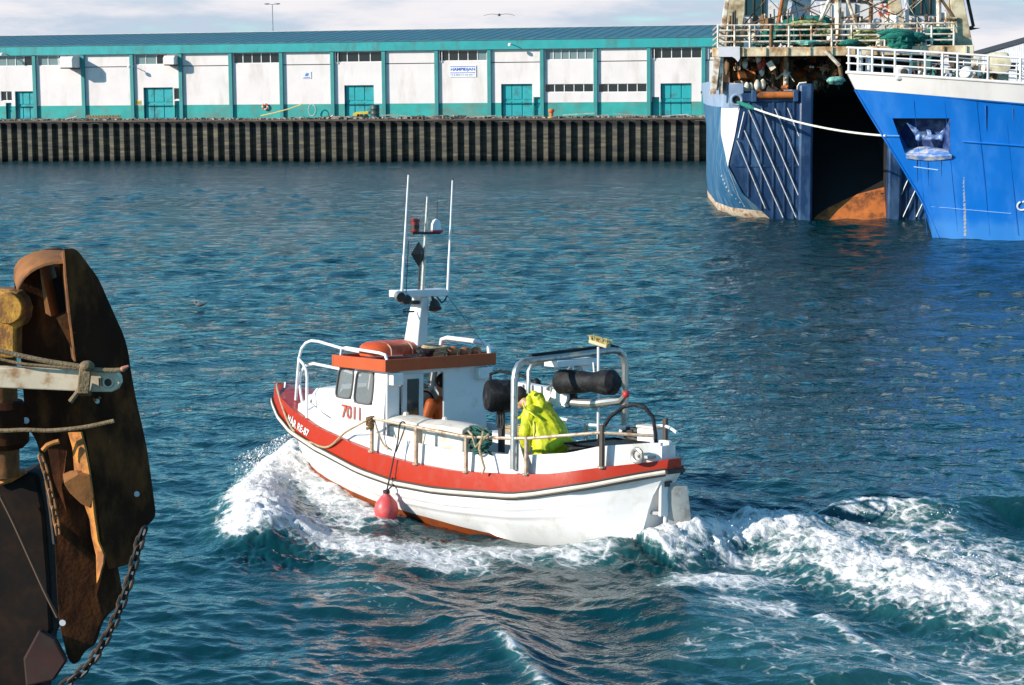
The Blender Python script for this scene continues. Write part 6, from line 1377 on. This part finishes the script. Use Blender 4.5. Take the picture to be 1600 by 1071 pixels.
# brush on its pole, crate, box
t = thing('deck_brush', 'deck brush with a yellowed head standing upright on a white pole behind the gantry', 'brush', (-2.34,-0.30,1.0), FM)
m = MB(); m.tube([(-2.35,-0.3,1.0),(-2.33,-0.3,2.53)], 0.02, 8); part('handle', m, WTUBE, t)
m = MB(); m.obox((-2.33,-0.32,2.57), (0.34,0.09,0.05), Matrix.Rotation(-0.16,3,'Y')); part('head', m, paint('brush_head', (0.5,0.42,0.25), 0.7), t, bevel=0.01)
m = MB()
r_ = random.Random(4)
for k in range(60):
    a = r_.uniform(-.16,.16); m.tube([(-2.33+a,-0.32+r_.uniform(-.04,.04),2.59-a*0.16*-1), (-2.33+a*1.1,-0.32+r_.uniform(-.06,.06),2.655+a*0.16)], 0.008, 4)
part('bristles', m, paint('bristle_yellow', (0.55,0.42,0.16), 0.9), t, kind='stuff')
t = thing('black_tub', 'low black tub on deck behind the man in yellow', 'tub', (-2.85,0.1,0.5), FM)
m = MB(); m.prism([(-2.5,0.45,0.56),(-3.1,0.35,0.56),(-3.1,-0.45,0.56),(-2.5,-0.45,0.56)], (0,0,0.72)); part('tub_shell', m, BRUB, t, bevel=0.03)
m = MB(); m.tube([(-2.48,0.47,1.28),(-3.12,0.37,1.28),(-3.12,-0.47,1.28),(-2.48,-0.47,1.28)], 0.025, 6, closed=True); part('tub_rim', m, BRUB, t)
m = MB(); tangle(m, (-2.75,-0.65,1.33), (0.25,0.14,0.08), 14, 0.02, 31); single('dark_rope', m, CHAR, 'dark rope bundle lying against the far rail behind the man in yellow', 'rope', (-2.75,-0.65,1.2), FM, kind='stuff')
t = thing('white_box', 'small pale box against the far rail behind the man in yellow', 'box', (-3.0,-0.62,1.15), FM)
m = MB(); m.box(-3.15,-2.85,-0.72,-0.52,1.12,1.46); part('box_body', m, BW, t, bevel=0.02); m = MB(); m.box(-3.16,-2.84,-0.73,-0.51,1.463,1.50); part('box_lid', m, TUB, t, bevel=0.01)
m = MB(); m.box(-1.55,-1.15,0.45,0.85,0.5,1.05); single('grey_crate', m, paint('crate_grey', (0.25,0.26,0.26), 0.6), 'grey crate on deck under the green rope tangle', 'crate', (-1.35,0.65,0.5), FM, bevel=0.02)

# ------------------------------------------------------------------ the crew
SKIN = paint('skin', (0.50,0.27,0.19), 0.55, 0, 0.06, 15); HAIR = paint('dark_hair', (0.018,0.013,0.011), 0.7, 0, 0.4, 30)
YJ = paint('hi_vis_yellow', (0.56,0.56,0.008), 0.5, 0, 0.12, 5, (0.38,0.43,0.008), 0.42, 6, bump=0.03, bscale=8)
OJ = paint('orange_oilskin', (0.66,0.13,0.02), 0.5, 0, 0.1, 5); TRO = paint('dark_trousers', (0.03,0.035,0.045), 0.8, 0, 0.3, 6)
def blob(name, segs, mat, parent, voxel=0.014, smooth_it=4):
    """one continuous skin grown over tapered limbs: segs are (list of points, list of radii)"""
    m = MB()
    for pts, rad in segs:
        P = [Vector(p) for p in pts]
        if len(P) > 1: m.tube(P, list(rad), 10)
        for p, r in zip(P, rad): m.ball(p, r if not isinstance(r, tuple) else r, 12, 8)
    o = part(name, m, mat, parent)
    r = o.modifiers.new('skin', 'REMESH'); r.mode = 'VOXEL'; r.voxel_size = voxel; r.use_smooth_shade = True
    s = o.modifiers.new('soft', 'SMOOTH'); s.iterations = smooth_it; s.factor = 0.5; return o
def hand(parent, w_, d, palm, mat, s=1.0, curl=1.0, thumb=1):
    """palm, four curled fingers of different length and a thumb; w_ wrist, d direction of the fingers, palm the way the palm faces"""
    w_ = Vector(w_); d = Vector(d).normalized(); pn = Vector(palm); pn = (pn-d*pn.dot(d)).normalized(); sd = d.cross(pn)*thumb
    segs = [([w_, w_+d*0.045*s, w_+d*0.085*s], [0.024*s,0.03*s,0.028*s]), ([w_+d*0.05*s+sd*0.022*s, w_+d*0.09*s+sd*0.028*s],[0.02*s,0.016*s]), ([w_+d*0.05*s-sd*0.022*s, w_+d*0.085*s-sd*0.028*s],[0.018*s,0.015*s])]
    for k, L_ in enumerate((0.068,0.078,0.072,0.055)):
        b = w_+d*0.088*s+sd*(0.030-0.020*k)*s; p = [b]; a = 0.25*curl
        for q in (0.45,0.32,0.23): p.append(p[-1]+(d*cos(a)+pn*sin(a))*L_*q*s); a += 0.62*curl
        segs.append((p, [0.0098*s,0.0092*s,0.0085*s,0.007*s]))
    b = w_+d*0.03*s+sd*0.026*s; segs.append(([b, b+(d*0.5+sd*0.7+pn*0.4).normalized()*0.035*s, b+(d*0.8+sd*0.5+pn*0.6).normalized()*0.068*s], [0.013*s,0.011*s,0.008*s]))
    return segs
def head(c, f, up, r=0.105):
    """skull, jaw, nose, ears; returns limb list plus anchors"""
    c = Vector(c); f = Vector(f).normalized(); up = Vector(up); up = (up-f*up.dot(f)).normalized(); sd = up.cross(f)
    M = Matrix((f, sd, up)).transposed()
    L = lambda a,b,d_: c+f*a*r+sd*b*r+up*d_*r
    segs = [([L(-0.12,0,0.25)],[0.98*r]), ([L(0.25,0,0.1)],[0.78*r]), ([L(0.30,0,-0.45), L(0.5,0,-0.85)],[0.62*r,0.42*r]),
            ([L(0.95,0,0.05), L(1.18,0,-0.22)],[0.12*r,0.15*r]), ([L(0.78,0.35,-0.1)],[0.3*r]), ([L(0.78,-0.35,-0.1)],[0.3*r]),
            ([L(-0.05,0.92,-0.05), L(-0.1,0.98,0.15)],[0.14*r,0.18*r]), ([L(-0.05,-0.92,-0.05), L(-0.1,-0.98,0.15)],[0.14*r,0.18*r])]
    return segs, L, M
def face(parent, L, M, r):
    for s in (1,-1):
        m = MB(); m.ball(L(0.86,0.34*s,0.1), 0.12*r, 10, 7); e = part('eye', m, WTUBE, parent); m = MB(); m.ball(L(0.95,0.34*s,0.1), 0.06*r, 8, 6); part('iris', m, CHAR, e)
        m = MB(); m.tube([L(0.95,0.16*s,0.3), L(0.96,0.36*s,0.36), L(0.85,0.56*s,0.3)], 0.045*r, 6); part('eyebrow', m, HAIR, parent)
    m = MB(); m.tube([L(0.86,0.26,-0.62), L(0.95,0.0,-0.60), L(0.86,-0.26,-0.62)], 0.06*r, 6); part('mouth', m, paint('lips', (0.40,0.14,0.12), 0.5), parent)
# man in yellow, bending forward over the rail side of the well, facing the bow
pn_ = thing('person', 'person in a bright yellow hooded jacket bending forward beside the gantry', 'person', (-2.1,0.28,0.5), FM)
HC_, HF, HU = (-1.42,0.30,1.795), (0.74,0.14,-0.66), (0.66,0.0,0.75)
hs_, HL, HM = head(HC_, HF, HU, 0.108)
hip = Vector((-2.1,0.28,1.06)); shL, shR = Vector((-1.80,0.45,1.64)), Vector((-1.72,0.10,1.65))
elL, elR = Vector((-1.87,0.62,1.38)), Vector((-1.63,0.08,1.37)); wrL, wrR = Vector((-1.80,0.54,1.13)), Vector((-1.42,0.22,1.30))
legs = []
for s, kn in ((0.12,(-1.95,0.40,0.80)),(-0.12,(-2.00,0.15,0.82))):
    legs.append(([hip+Vector((0,s,0)), Vector(kn), Vector((kn[0]-0.12, kn[1], 0.58)), Vector((kn[0]+0.04, kn[1], 0.54))], [0.105,0.075,0.055,0.05]))
body = [([hip, Vector((-2.05,0.28,1.28)), Vector((-1.92,0.28,1.48)), Vector((-1.74,0.28,1.63)), Vector((-1.60,0.28,1.70)), Vector(HC_)+Vector((-0.06,0,-0.02))], [0.15,0.15,0.15,0.13,0.065,0.06]), ([shL,elL,wrL],[0.07,0.05,0.032]), ([shR,elR,wrR],[0.07,0.05,0.032])]+legs+hs_
body += hand(pn_, wrL, (0.25,-0.1,-0.95), (0.6,-0.7,0.0), SKIN, 1.1, 1.2, 1)+hand(pn_, wrR, (0.9,0.25,-0.3), (0.2,0.4,-0.9), SKIN, 1.1, 1.1, -1)
bo = blob('person_body', body, SKIN, pn_, 0.0085, 2)
face(pn_, HL, HM, 0.108)
m = MB(); m.ball(HL(-0.20,0,0.36), 0.120, 18, 12, HM)
for i, v in enumerate(m.v):
    q = Vector(v); m.v[i] = tuple(q+Vector((mnoise.noise(q*25), mnoise.noise(q*25+Vector((9,0,0))), mnoise.noise(q*25+Vector((0,9,0)))))*0.014)
part('hair', m, HAIR, pn_)
V_ = Vector
jack = [([V_((-1.74,0.28,1.61)), V_((-1.90,0.28,1.48)), V_((-2.02,0.28,1.34)), V_((-2.11,0.28,1.18)), V_((-2.12,0.28,1.02))], [0.155,0.195,0.215,0.215,0.20]),
        ([V_((-1.80,0.40,1.58)), V_((-1.96,0.41,1.40)), V_((-2.06,0.42,1.20)), V_((-2.05,0.42,1.04))],[0.14,0.165,0.175,0.17]),
        ([V_((-1.78,0.14,1.58)), V_((-1.95,0.14,1.40)), V_((-2.06,0.14,1.20)), V_((-2.06,0.14,1.04))],[0.14,0.165,0.175,0.17]),
        ([shL, shL.lerp(elL,0.5)+V_((0,0.01,0)), elL, elL.lerp(wrL,0.45), elL.lerp(wrL,0.62)], [0.115,0.098,0.088,0.082,0.086]),
        ([elL.lerp(wrL,0.66), elL.lerp(wrL,0.93)],[0.064,0.068]),
        ([shR, shR.lerp(elR,0.5), elR, elR.lerp(wrR,0.5), elR.lerp(wrR,0.85)], [0.115,0.095,0.085,0.070,0.062]),
        ([V_((-1.70,0.38,1.72)), V_((-1.68,0.36,1.81)), V_((-1.66,0.28,1.87)), V_((-1.68,0.20,1.81)), V_((-1.70,0.18,1.72))],[0.05,0.052,0.055,0.052,0.05]),
        ([V_((-1.70,0.28,1.85)), V_((-1.78,0.28,1.82)), V_((-1.83,0.28,1.74))],[0.07,0.085,0.08]),
        ([V_((-1.68,0.38,1.64)), V_((-1.58,0.38,1.57)), V_((-1.46,0.35,1.53))],[0.055,0.04,0.022]), ([V_((-1.68,0.17,1.64)), V_((-1.58,0.18,1.57)), V_((-1.46,0.24,1.53))],[0.055,0.04,0.022]),
        ([V_((-2.20,0.40,1.22)), V_((-2.30,0.34,1.29)), V_((-2.33,0.24,1.30)), V_((-2.24,0.16,1.24))],[0.10,0.045,0.04,0.09])]
jk = blob('jacket', jack, YJ, pn_, 0.0115, 2)
tx = bpy.data.textures.new('cloth_folds', 'CLOUDS'); tx.noise_scale = 0.10; tx.noise_depth = 1
dsp = jk.modifiers.new('folds', 'DISPLACE'); dsp.texture = tx; dsp.strength = 0.022; dsp.mid_level = 0.5; dsp.texture_coords = 'LOCAL'
for pts, r_ in (([(-1.72,0.52,1.78),(-1.80,0.56,1.70),(-1.90,0.555,1.66),(-2.0,0.53,1.60)],0.012),([(-1.93,0.62,1.57),(-1.98,0.61,1.47),(-1.99,0.62,1.36)],0.010)):
    m = MB(); m.tube(smooth([V_(p) for p in pts]), r_, 6); part('jacket_seam', m, YJ, pn_)
m = MB(); m.tube([elL.lerp(wrL,0.93)+0.072*V_((cos(a), sin(a), 0.12*cos(a))) for a in np.linspace(0,2*pi,16)[:-1]], 0.010, 6, closed=True); part('cuff', m, YJ, pn_)
tro = blob('trousers', [([hip+V_((0,0,0.0)), hip+V_((0.02,0,-0.15))],[0.17,0.165])]+[([p[0],p[1],p[2]],[0.125,0.098,0.08]) for p, r in legs], TRO, pn_, 0.014, 4)
for p, r in legs:
    q = p[2]; m = MB(); m.ball(q+Vector((0.07,0,-0.02)), (0.15,0.055,0.06), 12, 8); part('boot', m, BRUB, pn_)
# helmsman in orange inside the cabin door
p2 = thing('person', 'dark haired person in orange oilskins seen through the open cabin door', 'person', (0.98,-0.20,0.55), FM @ Matrix.Translation((-0.08,-0.13,0)))
hs_, HL, HM = head((0.92,-0.17,1.80), (0.9,0.25,-0.1), (0.1,0,1), 0.105)
sL, sR = Vector((0.93,0.04,1.50)), Vector((0.98,-0.42,1.50)); hp = Vector((0.95,-0.2,1.02))
eL, eR = Vector((0.96,0.12,1.27)), Vector((1.08,-0.46,1.26)); wL, wR = Vector((1.16,-0.02,1.25)), Vector((1.2,-0.36,1.35))
lg = [([hp+Vector((0,s,0)), Vector((0.98,-0.2+s,0.8)), Vector((0.94,-0.2+s,0.60)), Vector((1.1,-0.2+s,0.575))],[0.1,0.075,0.055,0.05]) for s in (0.11,-0.11)]
blob('person_body', [([hp, Vector((0.95,-0.19,1.3)), Vector((0.94,-0.18,1.5)), Vector((0.92,-0.175,1.62)), Vector((0.92,-0.17,1.75))],[0.14,0.14,0.13,0.06,0.055]), ([sL,eL,wL],[0.065,0.046,0.03]), ([sR,eR,wR],[0.065,0.046,0.03])]+lg+hs_+hand(p2, wL, (0.8,-0.3,0.1),(0,-0.6,-0.6),SKIN,1,1.2,1)+hand(p2, wR, (0.5,0.3,0.5),(0.6,0.5,-0.4),SKIN,1,1.3,-1), SKIN, p2, 0.0095, 2)
face(p2, HL, HM, 0.105)
m = MB(); m.ball(HL(-0.22,0,0.35), 0.116, 16, 10, HM); part('hair', m, HAIR, p2)
blob('oilskin', [([hp+Vector((0,0,-0.03)), Vector((0.95,-0.19,1.25)), Vector((0.94,-0.19,1.45)), Vector((0.93,-0.18,1.53))],[0.175,0.175,0.17,0.11]), ([sL,eL,eL.lerp(wL,0.8)],[0.095,0.07,0.052]), ([sR,eR,eR.lerp(wR,0.8)],[0.095,0.07,0.052])]+[([p[0],p[1],p[2]],[0.12,0.095,0.08]) for p, r in lg], OJ, p2, 0.015, 4)
for p, r in lg:
    m = MB(); m.ball(p[2]+Vector((0.08,0,0.01)), (0.14,0.05,0.055), 12, 8); part('boot', m, BRUB, p2)
# ------------------------------------------------------------------ foreground: rusty trawl door hanging from our own ship's gallows
FD = 9.5
def fp(px, py, dy=0.0): return at(px, py, y=FD+dy)
DOORM = paint('trawl_door_dark', (0.042,0.016,0.008), 0.85, 0.0, 0.3, 4, (0.17,0.055,0.018), 0.40, 6, (1,1,0.45), bump=0.0025, bscale=55, spec=0.1)
DOORR = paint('trawl_door_rust', (0.24,0.092,0.022), 0.85, 0, 0.3, 5, (0.10,0.04,0.014), 0.42, 7, bump=0.002, bscale=40)
DOORO = paint('bare_orange_rust', (0.56,0.21,0.032), 0.75, 0, 0.25, 6, (0.24,0.085,0.022), 0.46, 9, bump=0.004, bscale=50)
t = thing('trawl_door', 'tall dark rusty trawl door hanging at the left edge, curved at the top', 'trawl door', tuple(fp(130,1000)))
def fpoly(pts, dy, slope=0.55, px0=98):
    c_ = fp(px0,600,dy).x; return [fp(a, b, dy+max(0,(fp(a,b,dy).x-c_))*slope) for a, b in pts]
plate = [(98,391.5),(110,394),(124,412),(142,437),(157,470),(170,499),(181,524),(188,548),(193,580),(198,608),(204,638),(210,664),(218,702),(224,742),(229,780),(231,810),(214,829),(210,845),(202,860),(196,870),(190,884),(176,888),(168,886),(158,840),(150,780),(140,720),(128,640),(116,570),(108,500),(101,430)]
def smooth2(pp, n=3):
    k = len(pp); o = []
    for i in range(k):
        a,b,c,d = pp[i-1],pp[i],pp[(i+1)%k],pp[(i+2)%k]
        for q in range(n):
            t_ = q/n; o.append(tuple(0.5*((2*b[j])+(c[j]-a[j])*t_+(2*a[j]-5*b[j]+4*c[j]-d[j])*t_*t_+(3*b[j]-a[j]-3*c[j]+d[j])*t_**3) for j in (0,1)))
    return o
m = MB(); m.prism(fpoly(smooth2(plate), 0.0), (0.03,0.035,0)); pl = part('foil_plate', m, DOORM, t, angle=None, bevel=0.004)
# small rusty bolts, and pale discs painted for daylight seen through holes
for (a, b, r) in ((214,772,0.014),(152,627,0.012),(156,622,0.008),(148,625,0.008),(172,690,0.006),(112,450,0.005),(113,470,0.005),(116,520,0.005),(118,545,0.005)):
    c = fp(a, b, -0.004+max(0,fp(a,b).x-fp(98,600).x)*0.55); m = MB(); m.lathe([(r,-0.003),(r*0.9,0.0)], c, (0,1,0), 12); part('bolt_and_hole', m, paint('hole_light_pale', (0.55,0.58,0.60), 0.5) if r > 0.009 else DOORR, pl)
back = [(21,429),(25,415),(39,400),(65,391),(98,391.5),(101,430),(108,500),(116,570),(128,640),(140,720),(150,780),(158,840),(168,886),(176,920),(182,940),(178,950),(158,972),(146,1006),(134,1016),(126,1024),(117,1038),(106,1030),(98,1000),(92,972),(88,915),(85,850),(80,800),(72,756),(63,715),(56,690),(44,668),(38,640),(32,560),(26,500)]
m = MB(); m.prism(fpoly(smooth2(back), 0.26, 0.3, 20), (0.01,0.03,0)); part('back_plate', m, DOORM, t, angle=None, bevel=0.004)
# rolled head: the broad rusty band joining the two plates over the top
head_ = [(21,432),(22,418),(30,406),(39,400),(52,394),(65,391),(82,390.5),(98,391.5)]
inner_ = [(27,452),(33,440),(40,430),(48,423),(58,417),(70,412),(84,409),(100,408)]
m = MB(); m.sheet([[fp(c_,d_,0.03), fp((a*0.45+c_*0.55),(b*0.45+d_*0.55),0.13), fp(a,b,0.27)] for (a,b),(c_,d_) in zip(head_, inner_)], (0.0,0,-0.012)); part('head_band', m, DOORR, t)
m = MB(); m.sheet([[fp(a,b,0.0) for a,b in ((98,391.5),(101,430),(108,500),(116,565))], [fp(a,b,0.25) for a,b in ((92,400),(95,430),(103,500),(112,560))]], (0.008,0,0)); part('edge_web', m, DOORR, t)
for pts, d0 in ((((61,413),(71,490),(80,495),(62,412)),0.08),(((88,497),(105,489),(117,540),(112,545)),0.05)):
    m = MB(); m.prism(fpoly(pts, d0), (0.02,0.19,0)); part('gusset', m, DOORR, t, angle=None)
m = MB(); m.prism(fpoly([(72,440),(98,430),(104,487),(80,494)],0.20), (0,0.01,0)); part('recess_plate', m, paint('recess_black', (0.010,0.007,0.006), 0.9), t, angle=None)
c = fp(73,439,0.22); m = MB(); m.lathe([(0.012,-0.004),(0.012,0.004)], c, (0,1,0), 12); part('rust_hole', m, DOORO, t)
# torn inner rib catching the sun
rib = [((106,676),(126,676)),((113,700),(133,703)),((116,735),(139,737)),((122,730),(142,760)),((132,790),(147,806)),((140,812),(153,846)),((143,838),(162,868)),((150,868),(161,880)),((151,912),(154,905))]
m = MB(); m.sheet([[fp(a[0],a[1],0.10), fp((a[0]+b[0])/2,(a[1]+b[1])/2,0.045), fp(b[0],b[1],0.03)] for a, b in rib], (0.006,0.012,0)); part('torn_rib', m, DOORO, t, angle=25)
m = MB(); m.sheet([[fp(a,b,0.06) for a,b in ((98,741),(110,736),(120,735),(137,738))], [fp(a,b,0.0) for a,b in ((100,755),(112,748),(122,742),(140,745))], [fp(a,b,0.03) for a,b in ((108,768),(126,785),(140,792),(146,778))]], (0,0.012,-0.01)); part('torn_bracket', m, DOORR, t, angle=25)
m = MB(); m.prism(fpoly([(72,690),(90,688),(108,676),(120,672),(138,737),(100,741),(96,760),(112,770),(140,792),(148,815),(150,870),(128,852),(104,800),(84,752)],0.2), (0,0.02,0)); part('inner_plate', m, DOORM, t, angle=None)
m = MB(); m.prism(fpoly([(152,760),(168,870),(176,884),(180,905),(184,926),(178,946),(160,965),(150,930),(158,900)],0.12), (0.02,0.03,0)); part('lower_flap', m, DOORM, t, angle=None, bevel=0.004)
m = MB(); m.tube([fp(a,b,-0.01) for a,b in ((67,704),(74,696),(84,692),(92,690))], 0.012, 8); part('shackle_rod', m, DOORO, t)
for (a,b) in ((98,973),(41,657)):
    c = fp(a,b,0.24); m = MB(); m.lathe([(0.016,-0.006),(0.014,0.0)], c, (0,1,0), 12); part('pale_hole_disc', m, paint('hole_light_pale', (0.55,0.58,0.60), 0.5), t)  # see-through holes, drawn as pale discs for the light behind
def chain(path, n, rad, w_, L_, mat, parent, name='chain_link'):
    P = smooth([Vector(p) for p in path], 12); ds = [0]
    for a, b in zip(P, P[1:]): ds.append(ds[-1]+(b-a).length)
    ps = []
    for k in range(n+1):
        s = ds[-1]*k/n; i = max(j for j in range(len(ds)) if ds[j] <= s+1e-9); i = min(i, len(P)-2); f = (s-ds[i])/max(1e-9, ds[i+1]-ds[i]); ps.append(P[i].lerp(P[i+1], f))
    for k in range(n):
        a, b = ps[k], ps[k+1]; d = (b-a).normalized(); u = d.cross(Vector((0,1,0))).normalized(); v = d.cross(u)
        u, v = (u*cos(0.45)+v*sin(0.45), v*cos(0.45)-u*sin(0.45)) if k % 2 else (v*cos(0.45)-u*sin(0.45), u*cos(0.45)+v*sin(0.45))
        c = (a+b)/2; hl = (b-a).length*0.5+rad*1.1; m = MB(); r_ = []
        for q in range(14):
            an = 2*pi*q/14; cx_ = cos(an); r_.append(c+d*(math.copysign(hl-w_,cx_)*(1 if abs(cx_) > 1e-6 else 0)+w_*cx_)+u*w_*sin(an))
        m.tube(r_, rad, 6, closed=True); part(name, m, mat, parent)
CHN = paint('chain_dark', (0.035,0.028,0.024), 0.6, 0.3, 0.3, 12, (0.12,0.06,0.03), 0.3, 15)
CHO = paint('chain_rusty', (0.30,0.14,0.05), 0.75, 0.0, 0.3, 12, (0.10,0.05,0.02), 0.35, 15)
ch = thing('hanging_chain', 'dark heavy chain looping down from the lower corner of the trawl door', 'chain', tuple(fp(226,830)))
chain([fp(226,826,-0.01), fp(217,850,-0.02), fp(208,886,-0.02), fp(196,926,-0.03), fp(178,972,-0.03), fp(158,1010,-0.03), fp(135,1043,-0.03), fp(102,1070,-0.03), fp(84,1082,-0.03)], 19, 0.0085, 0.019, 0.05, CHN, ch)
ch2 = thing('rusty_chain', 'rusty light chain running down the inner edge of the trawl door', 'chain', tuple(fp(65,715)))
chain([fp(63,712,0.10), fp(72,740,0.10), fp(80,775,0.10), fp(86,805,0.10), fp(91,835,0.11)], 9, 0.006, 0.013, 0.04, CHO, ch2)
m = MB(); m.tube([fp(66,716,0.2), fp(73,750,0.2), fp(80,800,0.2), fp(86,850,0.2)], 0.012, 6); part('edge_cable', m, CHN, ch2)
# gallows arm, block and post
CRM = paint('arm_cream', (0.60,0.50,0.36), 0.6, 0, 0.1, 6, (0.30,0.15,0.05), 0.3, 9)
YB_ = paint('block_yellow', (0.56,0.27,0.028), 0.65, 0, 0.25, 6, (0.20,0.08,0.022), 0.60, 9, bump=0.004, bscale=60)
g_ = thing('gallows', 'rusty gallows post with a yellow block and a pale arm reaching across the trawl door', 'gallows', tuple(fp(0,1080,0.3)))
arm = [(-260,572),(-60,573),(150,578.5),(170,579),(181,582),(187,590),(188,600),(183,609),(174,613),(150,613),(-60,604),(-260,600)]
m = MB(); m.prism(fpoly(arm, -0.16, 0), (0.0,0.07,0)); ar = part('arm', m, CRM, g_, angle=None, bevel=0.006)
c = fp(169,598,-0.163); m = MB(); m.tube([c+Vector((0.022*cos(a),0,0.022*sin(a))) for a in np.linspace(0,2*pi,18)[:-1]], 0.005, 6, closed=True); part('hole_rim', m, CRM, ar)
m = MB(); m.lathe([(0.018,-0.002),(0.018,0.003)], c, (0,1,0), 16); part('arm_hole', m, CHN, ar)
for px in (155,159): 
    c = fp(px,597,-0.163); m = MB(); m.box(c.x-0.002,c.x+0.002,c.y-0.003,c.y+0.002,c.z-0.018,c.z+0.018); part('weld_bead', m, CHO, ar)
blk = [(-60,455),(0,455),(14,455),(26,458),(35,468),(40,485),(38,500),(32,512),(24,514),(24,560),(-60,560)]
m = MB(); m.prism(fpoly(blk, 0.14), (0,0.22,0)); part('block', m, YB_, g_, angle=None, bevel=0.03)
c = fp(12,482,0.12); m = MB(); m.lathe([(0.075,-0.02),(0.075,0.03)], c, (0,1,0), 18); part('block_cheek', m, YB_, g_, bevel=0.006)
m = MB(); m.tube([fp(-2,560,0.28), fp(2,640,0.28), fp(6,700,0.28), fp(8,745,0.28)], [0.085,0.08,0.075,0.07], 16); part('post', m, DOORR, g_)
m = MB(); m.lathe([(0.10,0),(0.13,0.03),(0.13,0.20),(0.10,0.23)], fp(4,700,0.28), (0,0,1), 16); part('post_collar', m, DOORM, g_)
m = MB(); m.prism(fpoly([(-200,760),(20,748),(45,738),(60,742),(70,800),(78,900),(82,985),(70,1010),(60,1100),(-200,1100)], 0.30), (0,0.3,0)); part('lower_frame', m, paint('frame_black_rust', (0.010,0.007,0.006), 0.85, 0, 0.3, 4, (0.025,0.012,0.006), 0.35, 6, spec=0.2), g_, angle=None, bevel=0.02)
m = MB(); m.tube([fp(-4,757,0.28), fp(18,750,0.28), fp(40,737,0.28)], 0.012, 6); part('frame_edge', m, DOORO, g_)
m = MB(); m.prism(fpoly([(60,985),(86,1000),(104,1034),(84,1064),(40,1074),(36,1030)], 0.24), (0,0.05,0)); part('red_bracket', m, paint('bracket_red', (0.035,0.008,0.005), 0.8, 0, 0.4, 6, (0.03,0.015,0.01), 0.45, 7), g_, angle=None, bevel=0.01)
# ropes lashed round the arm
LR = paint('lashing_rope', (0.20,0.14,0.075), 0.9, 0, 0.25, 20, bump=0.006, bscale=90)
lr_ = thing('lashing_rope', 'old brown rope knotted round the pale arm and tied across the trawl door', 'rope', tuple(fp(130,590,-0.2)))
for pts, r in (([(-60,538),(0,549),(40,558),(80,566),(120,572),(135,575)],0.012),([(128,574),(150,578),(175,579),(194,578)],0.011),([(-60,545),(20,566),(70,572),(125,576)],0.007),([(110,628),(122,612),(128,594)],0.012),([(-40,668),(0,673),(40,672),(80,673),(130,668),(178,658)],0.010)):
    d_ = -0.19 if pts[0][1] < 640 else -0.03
    m = MB(); m.tube(smooth([fp(a,b,d_) for a,b in pts]), r, 8); part('rope_run', m, LR, lr_)
m = MB(); r_ = random.Random(6)
for k in range(5):
    a0 = fp(128+k*3,575,-0.20); m.tube([a0, fp(126+k*3,592,-0.21), fp(124+k*3,612,-0.20), fp(127+k*3,616,-0.10), fp(130+k*3,595,-0.08), fp(130+k*3,574,-0.12)], 0.011, 6, closed=True)
part('lashing', m, LR, lr_)
m = MB(); m.ball(fp(136,572,-0.2), (0.035,0.03,0.025), 10, 7); part('knot', m, LR, lr_)
m = MB(); m.lathe([(0.006,-0.02),(0.014,0),(0.006,0.03)], fp(192,577,-0.19), (1,0,0.5), 10); part('rope_thimble', m, paint('thimble_pink', (0.45,0.18,0.12), 0.6), lr_)
m = MB(); m.tube(smooth([fp(a,b,0.22) for a,b in ((0,775),(20,815),(45,870),(70,925),(90,965))]), 0.008, 6); single('slack_wire', m, paint('wire_brown', (0.10,0.055,0.03), 0.8), 'thin brown wire slanting down across the dark frame at the lower left', 'wire', tuple(fp(0,775,0.22)))
# ------------------------------------------------------------------ spray flung up by the bow and the wash
def spray():
    r_ = random.Random(17); m = MB()
    def drop(c, s):
        v = [c+Vector((r_.uniform(-1,1), r_.uniform(-1,1), r_.uniform(-1,1))).normalized()*s for _ in range(4)]; m.add(v, [(0,1,2),(0,3,1),(0,2,3),(1,3,2)])
    for k in range(2600):
        f = r_.random(); px = 372+ (f**0.8)*95+r_.gauss(0,10); top = 668+(470-px)*0.45; py = top+abs(r_.gauss(0,34))
        c = at(px, py, z=0.05+0.5*r_.random()**2+ (0.15 if px > 420 else 0)); drop(c, 0.006+0.016*r_.random()**4)
    for k in range(1600):
        f = r_.random(); px = 1060+560*f+r_.gauss(0,10); base = np.interp(px, [1060,1130,1240,1340,1460,1620],[848,822,815,850,880,920]); py = base+r_.gauss(0,16)
        c = at(px, py, z=0.2+0.25*r_.random()**2); drop(c, 0.006+0.014*r_.random()**4)
    for k in range(250):
        px = 1320+180*r_.random(); py = 785+20*r_.random(); c = at(px, py, z=0.25+0.1*r_.random()); drop(c, 0.006+0.012*r_.random()**3)
    single('spray', m, paint('spray_white', (0.82,0.80,0.79), 0.6, 0, 0.02), 'white droplets thrown up by the bow wave and the stern wash', 'spray', tuple(at(420,740,z=0)), kind='stuff', angle=None)
spray()
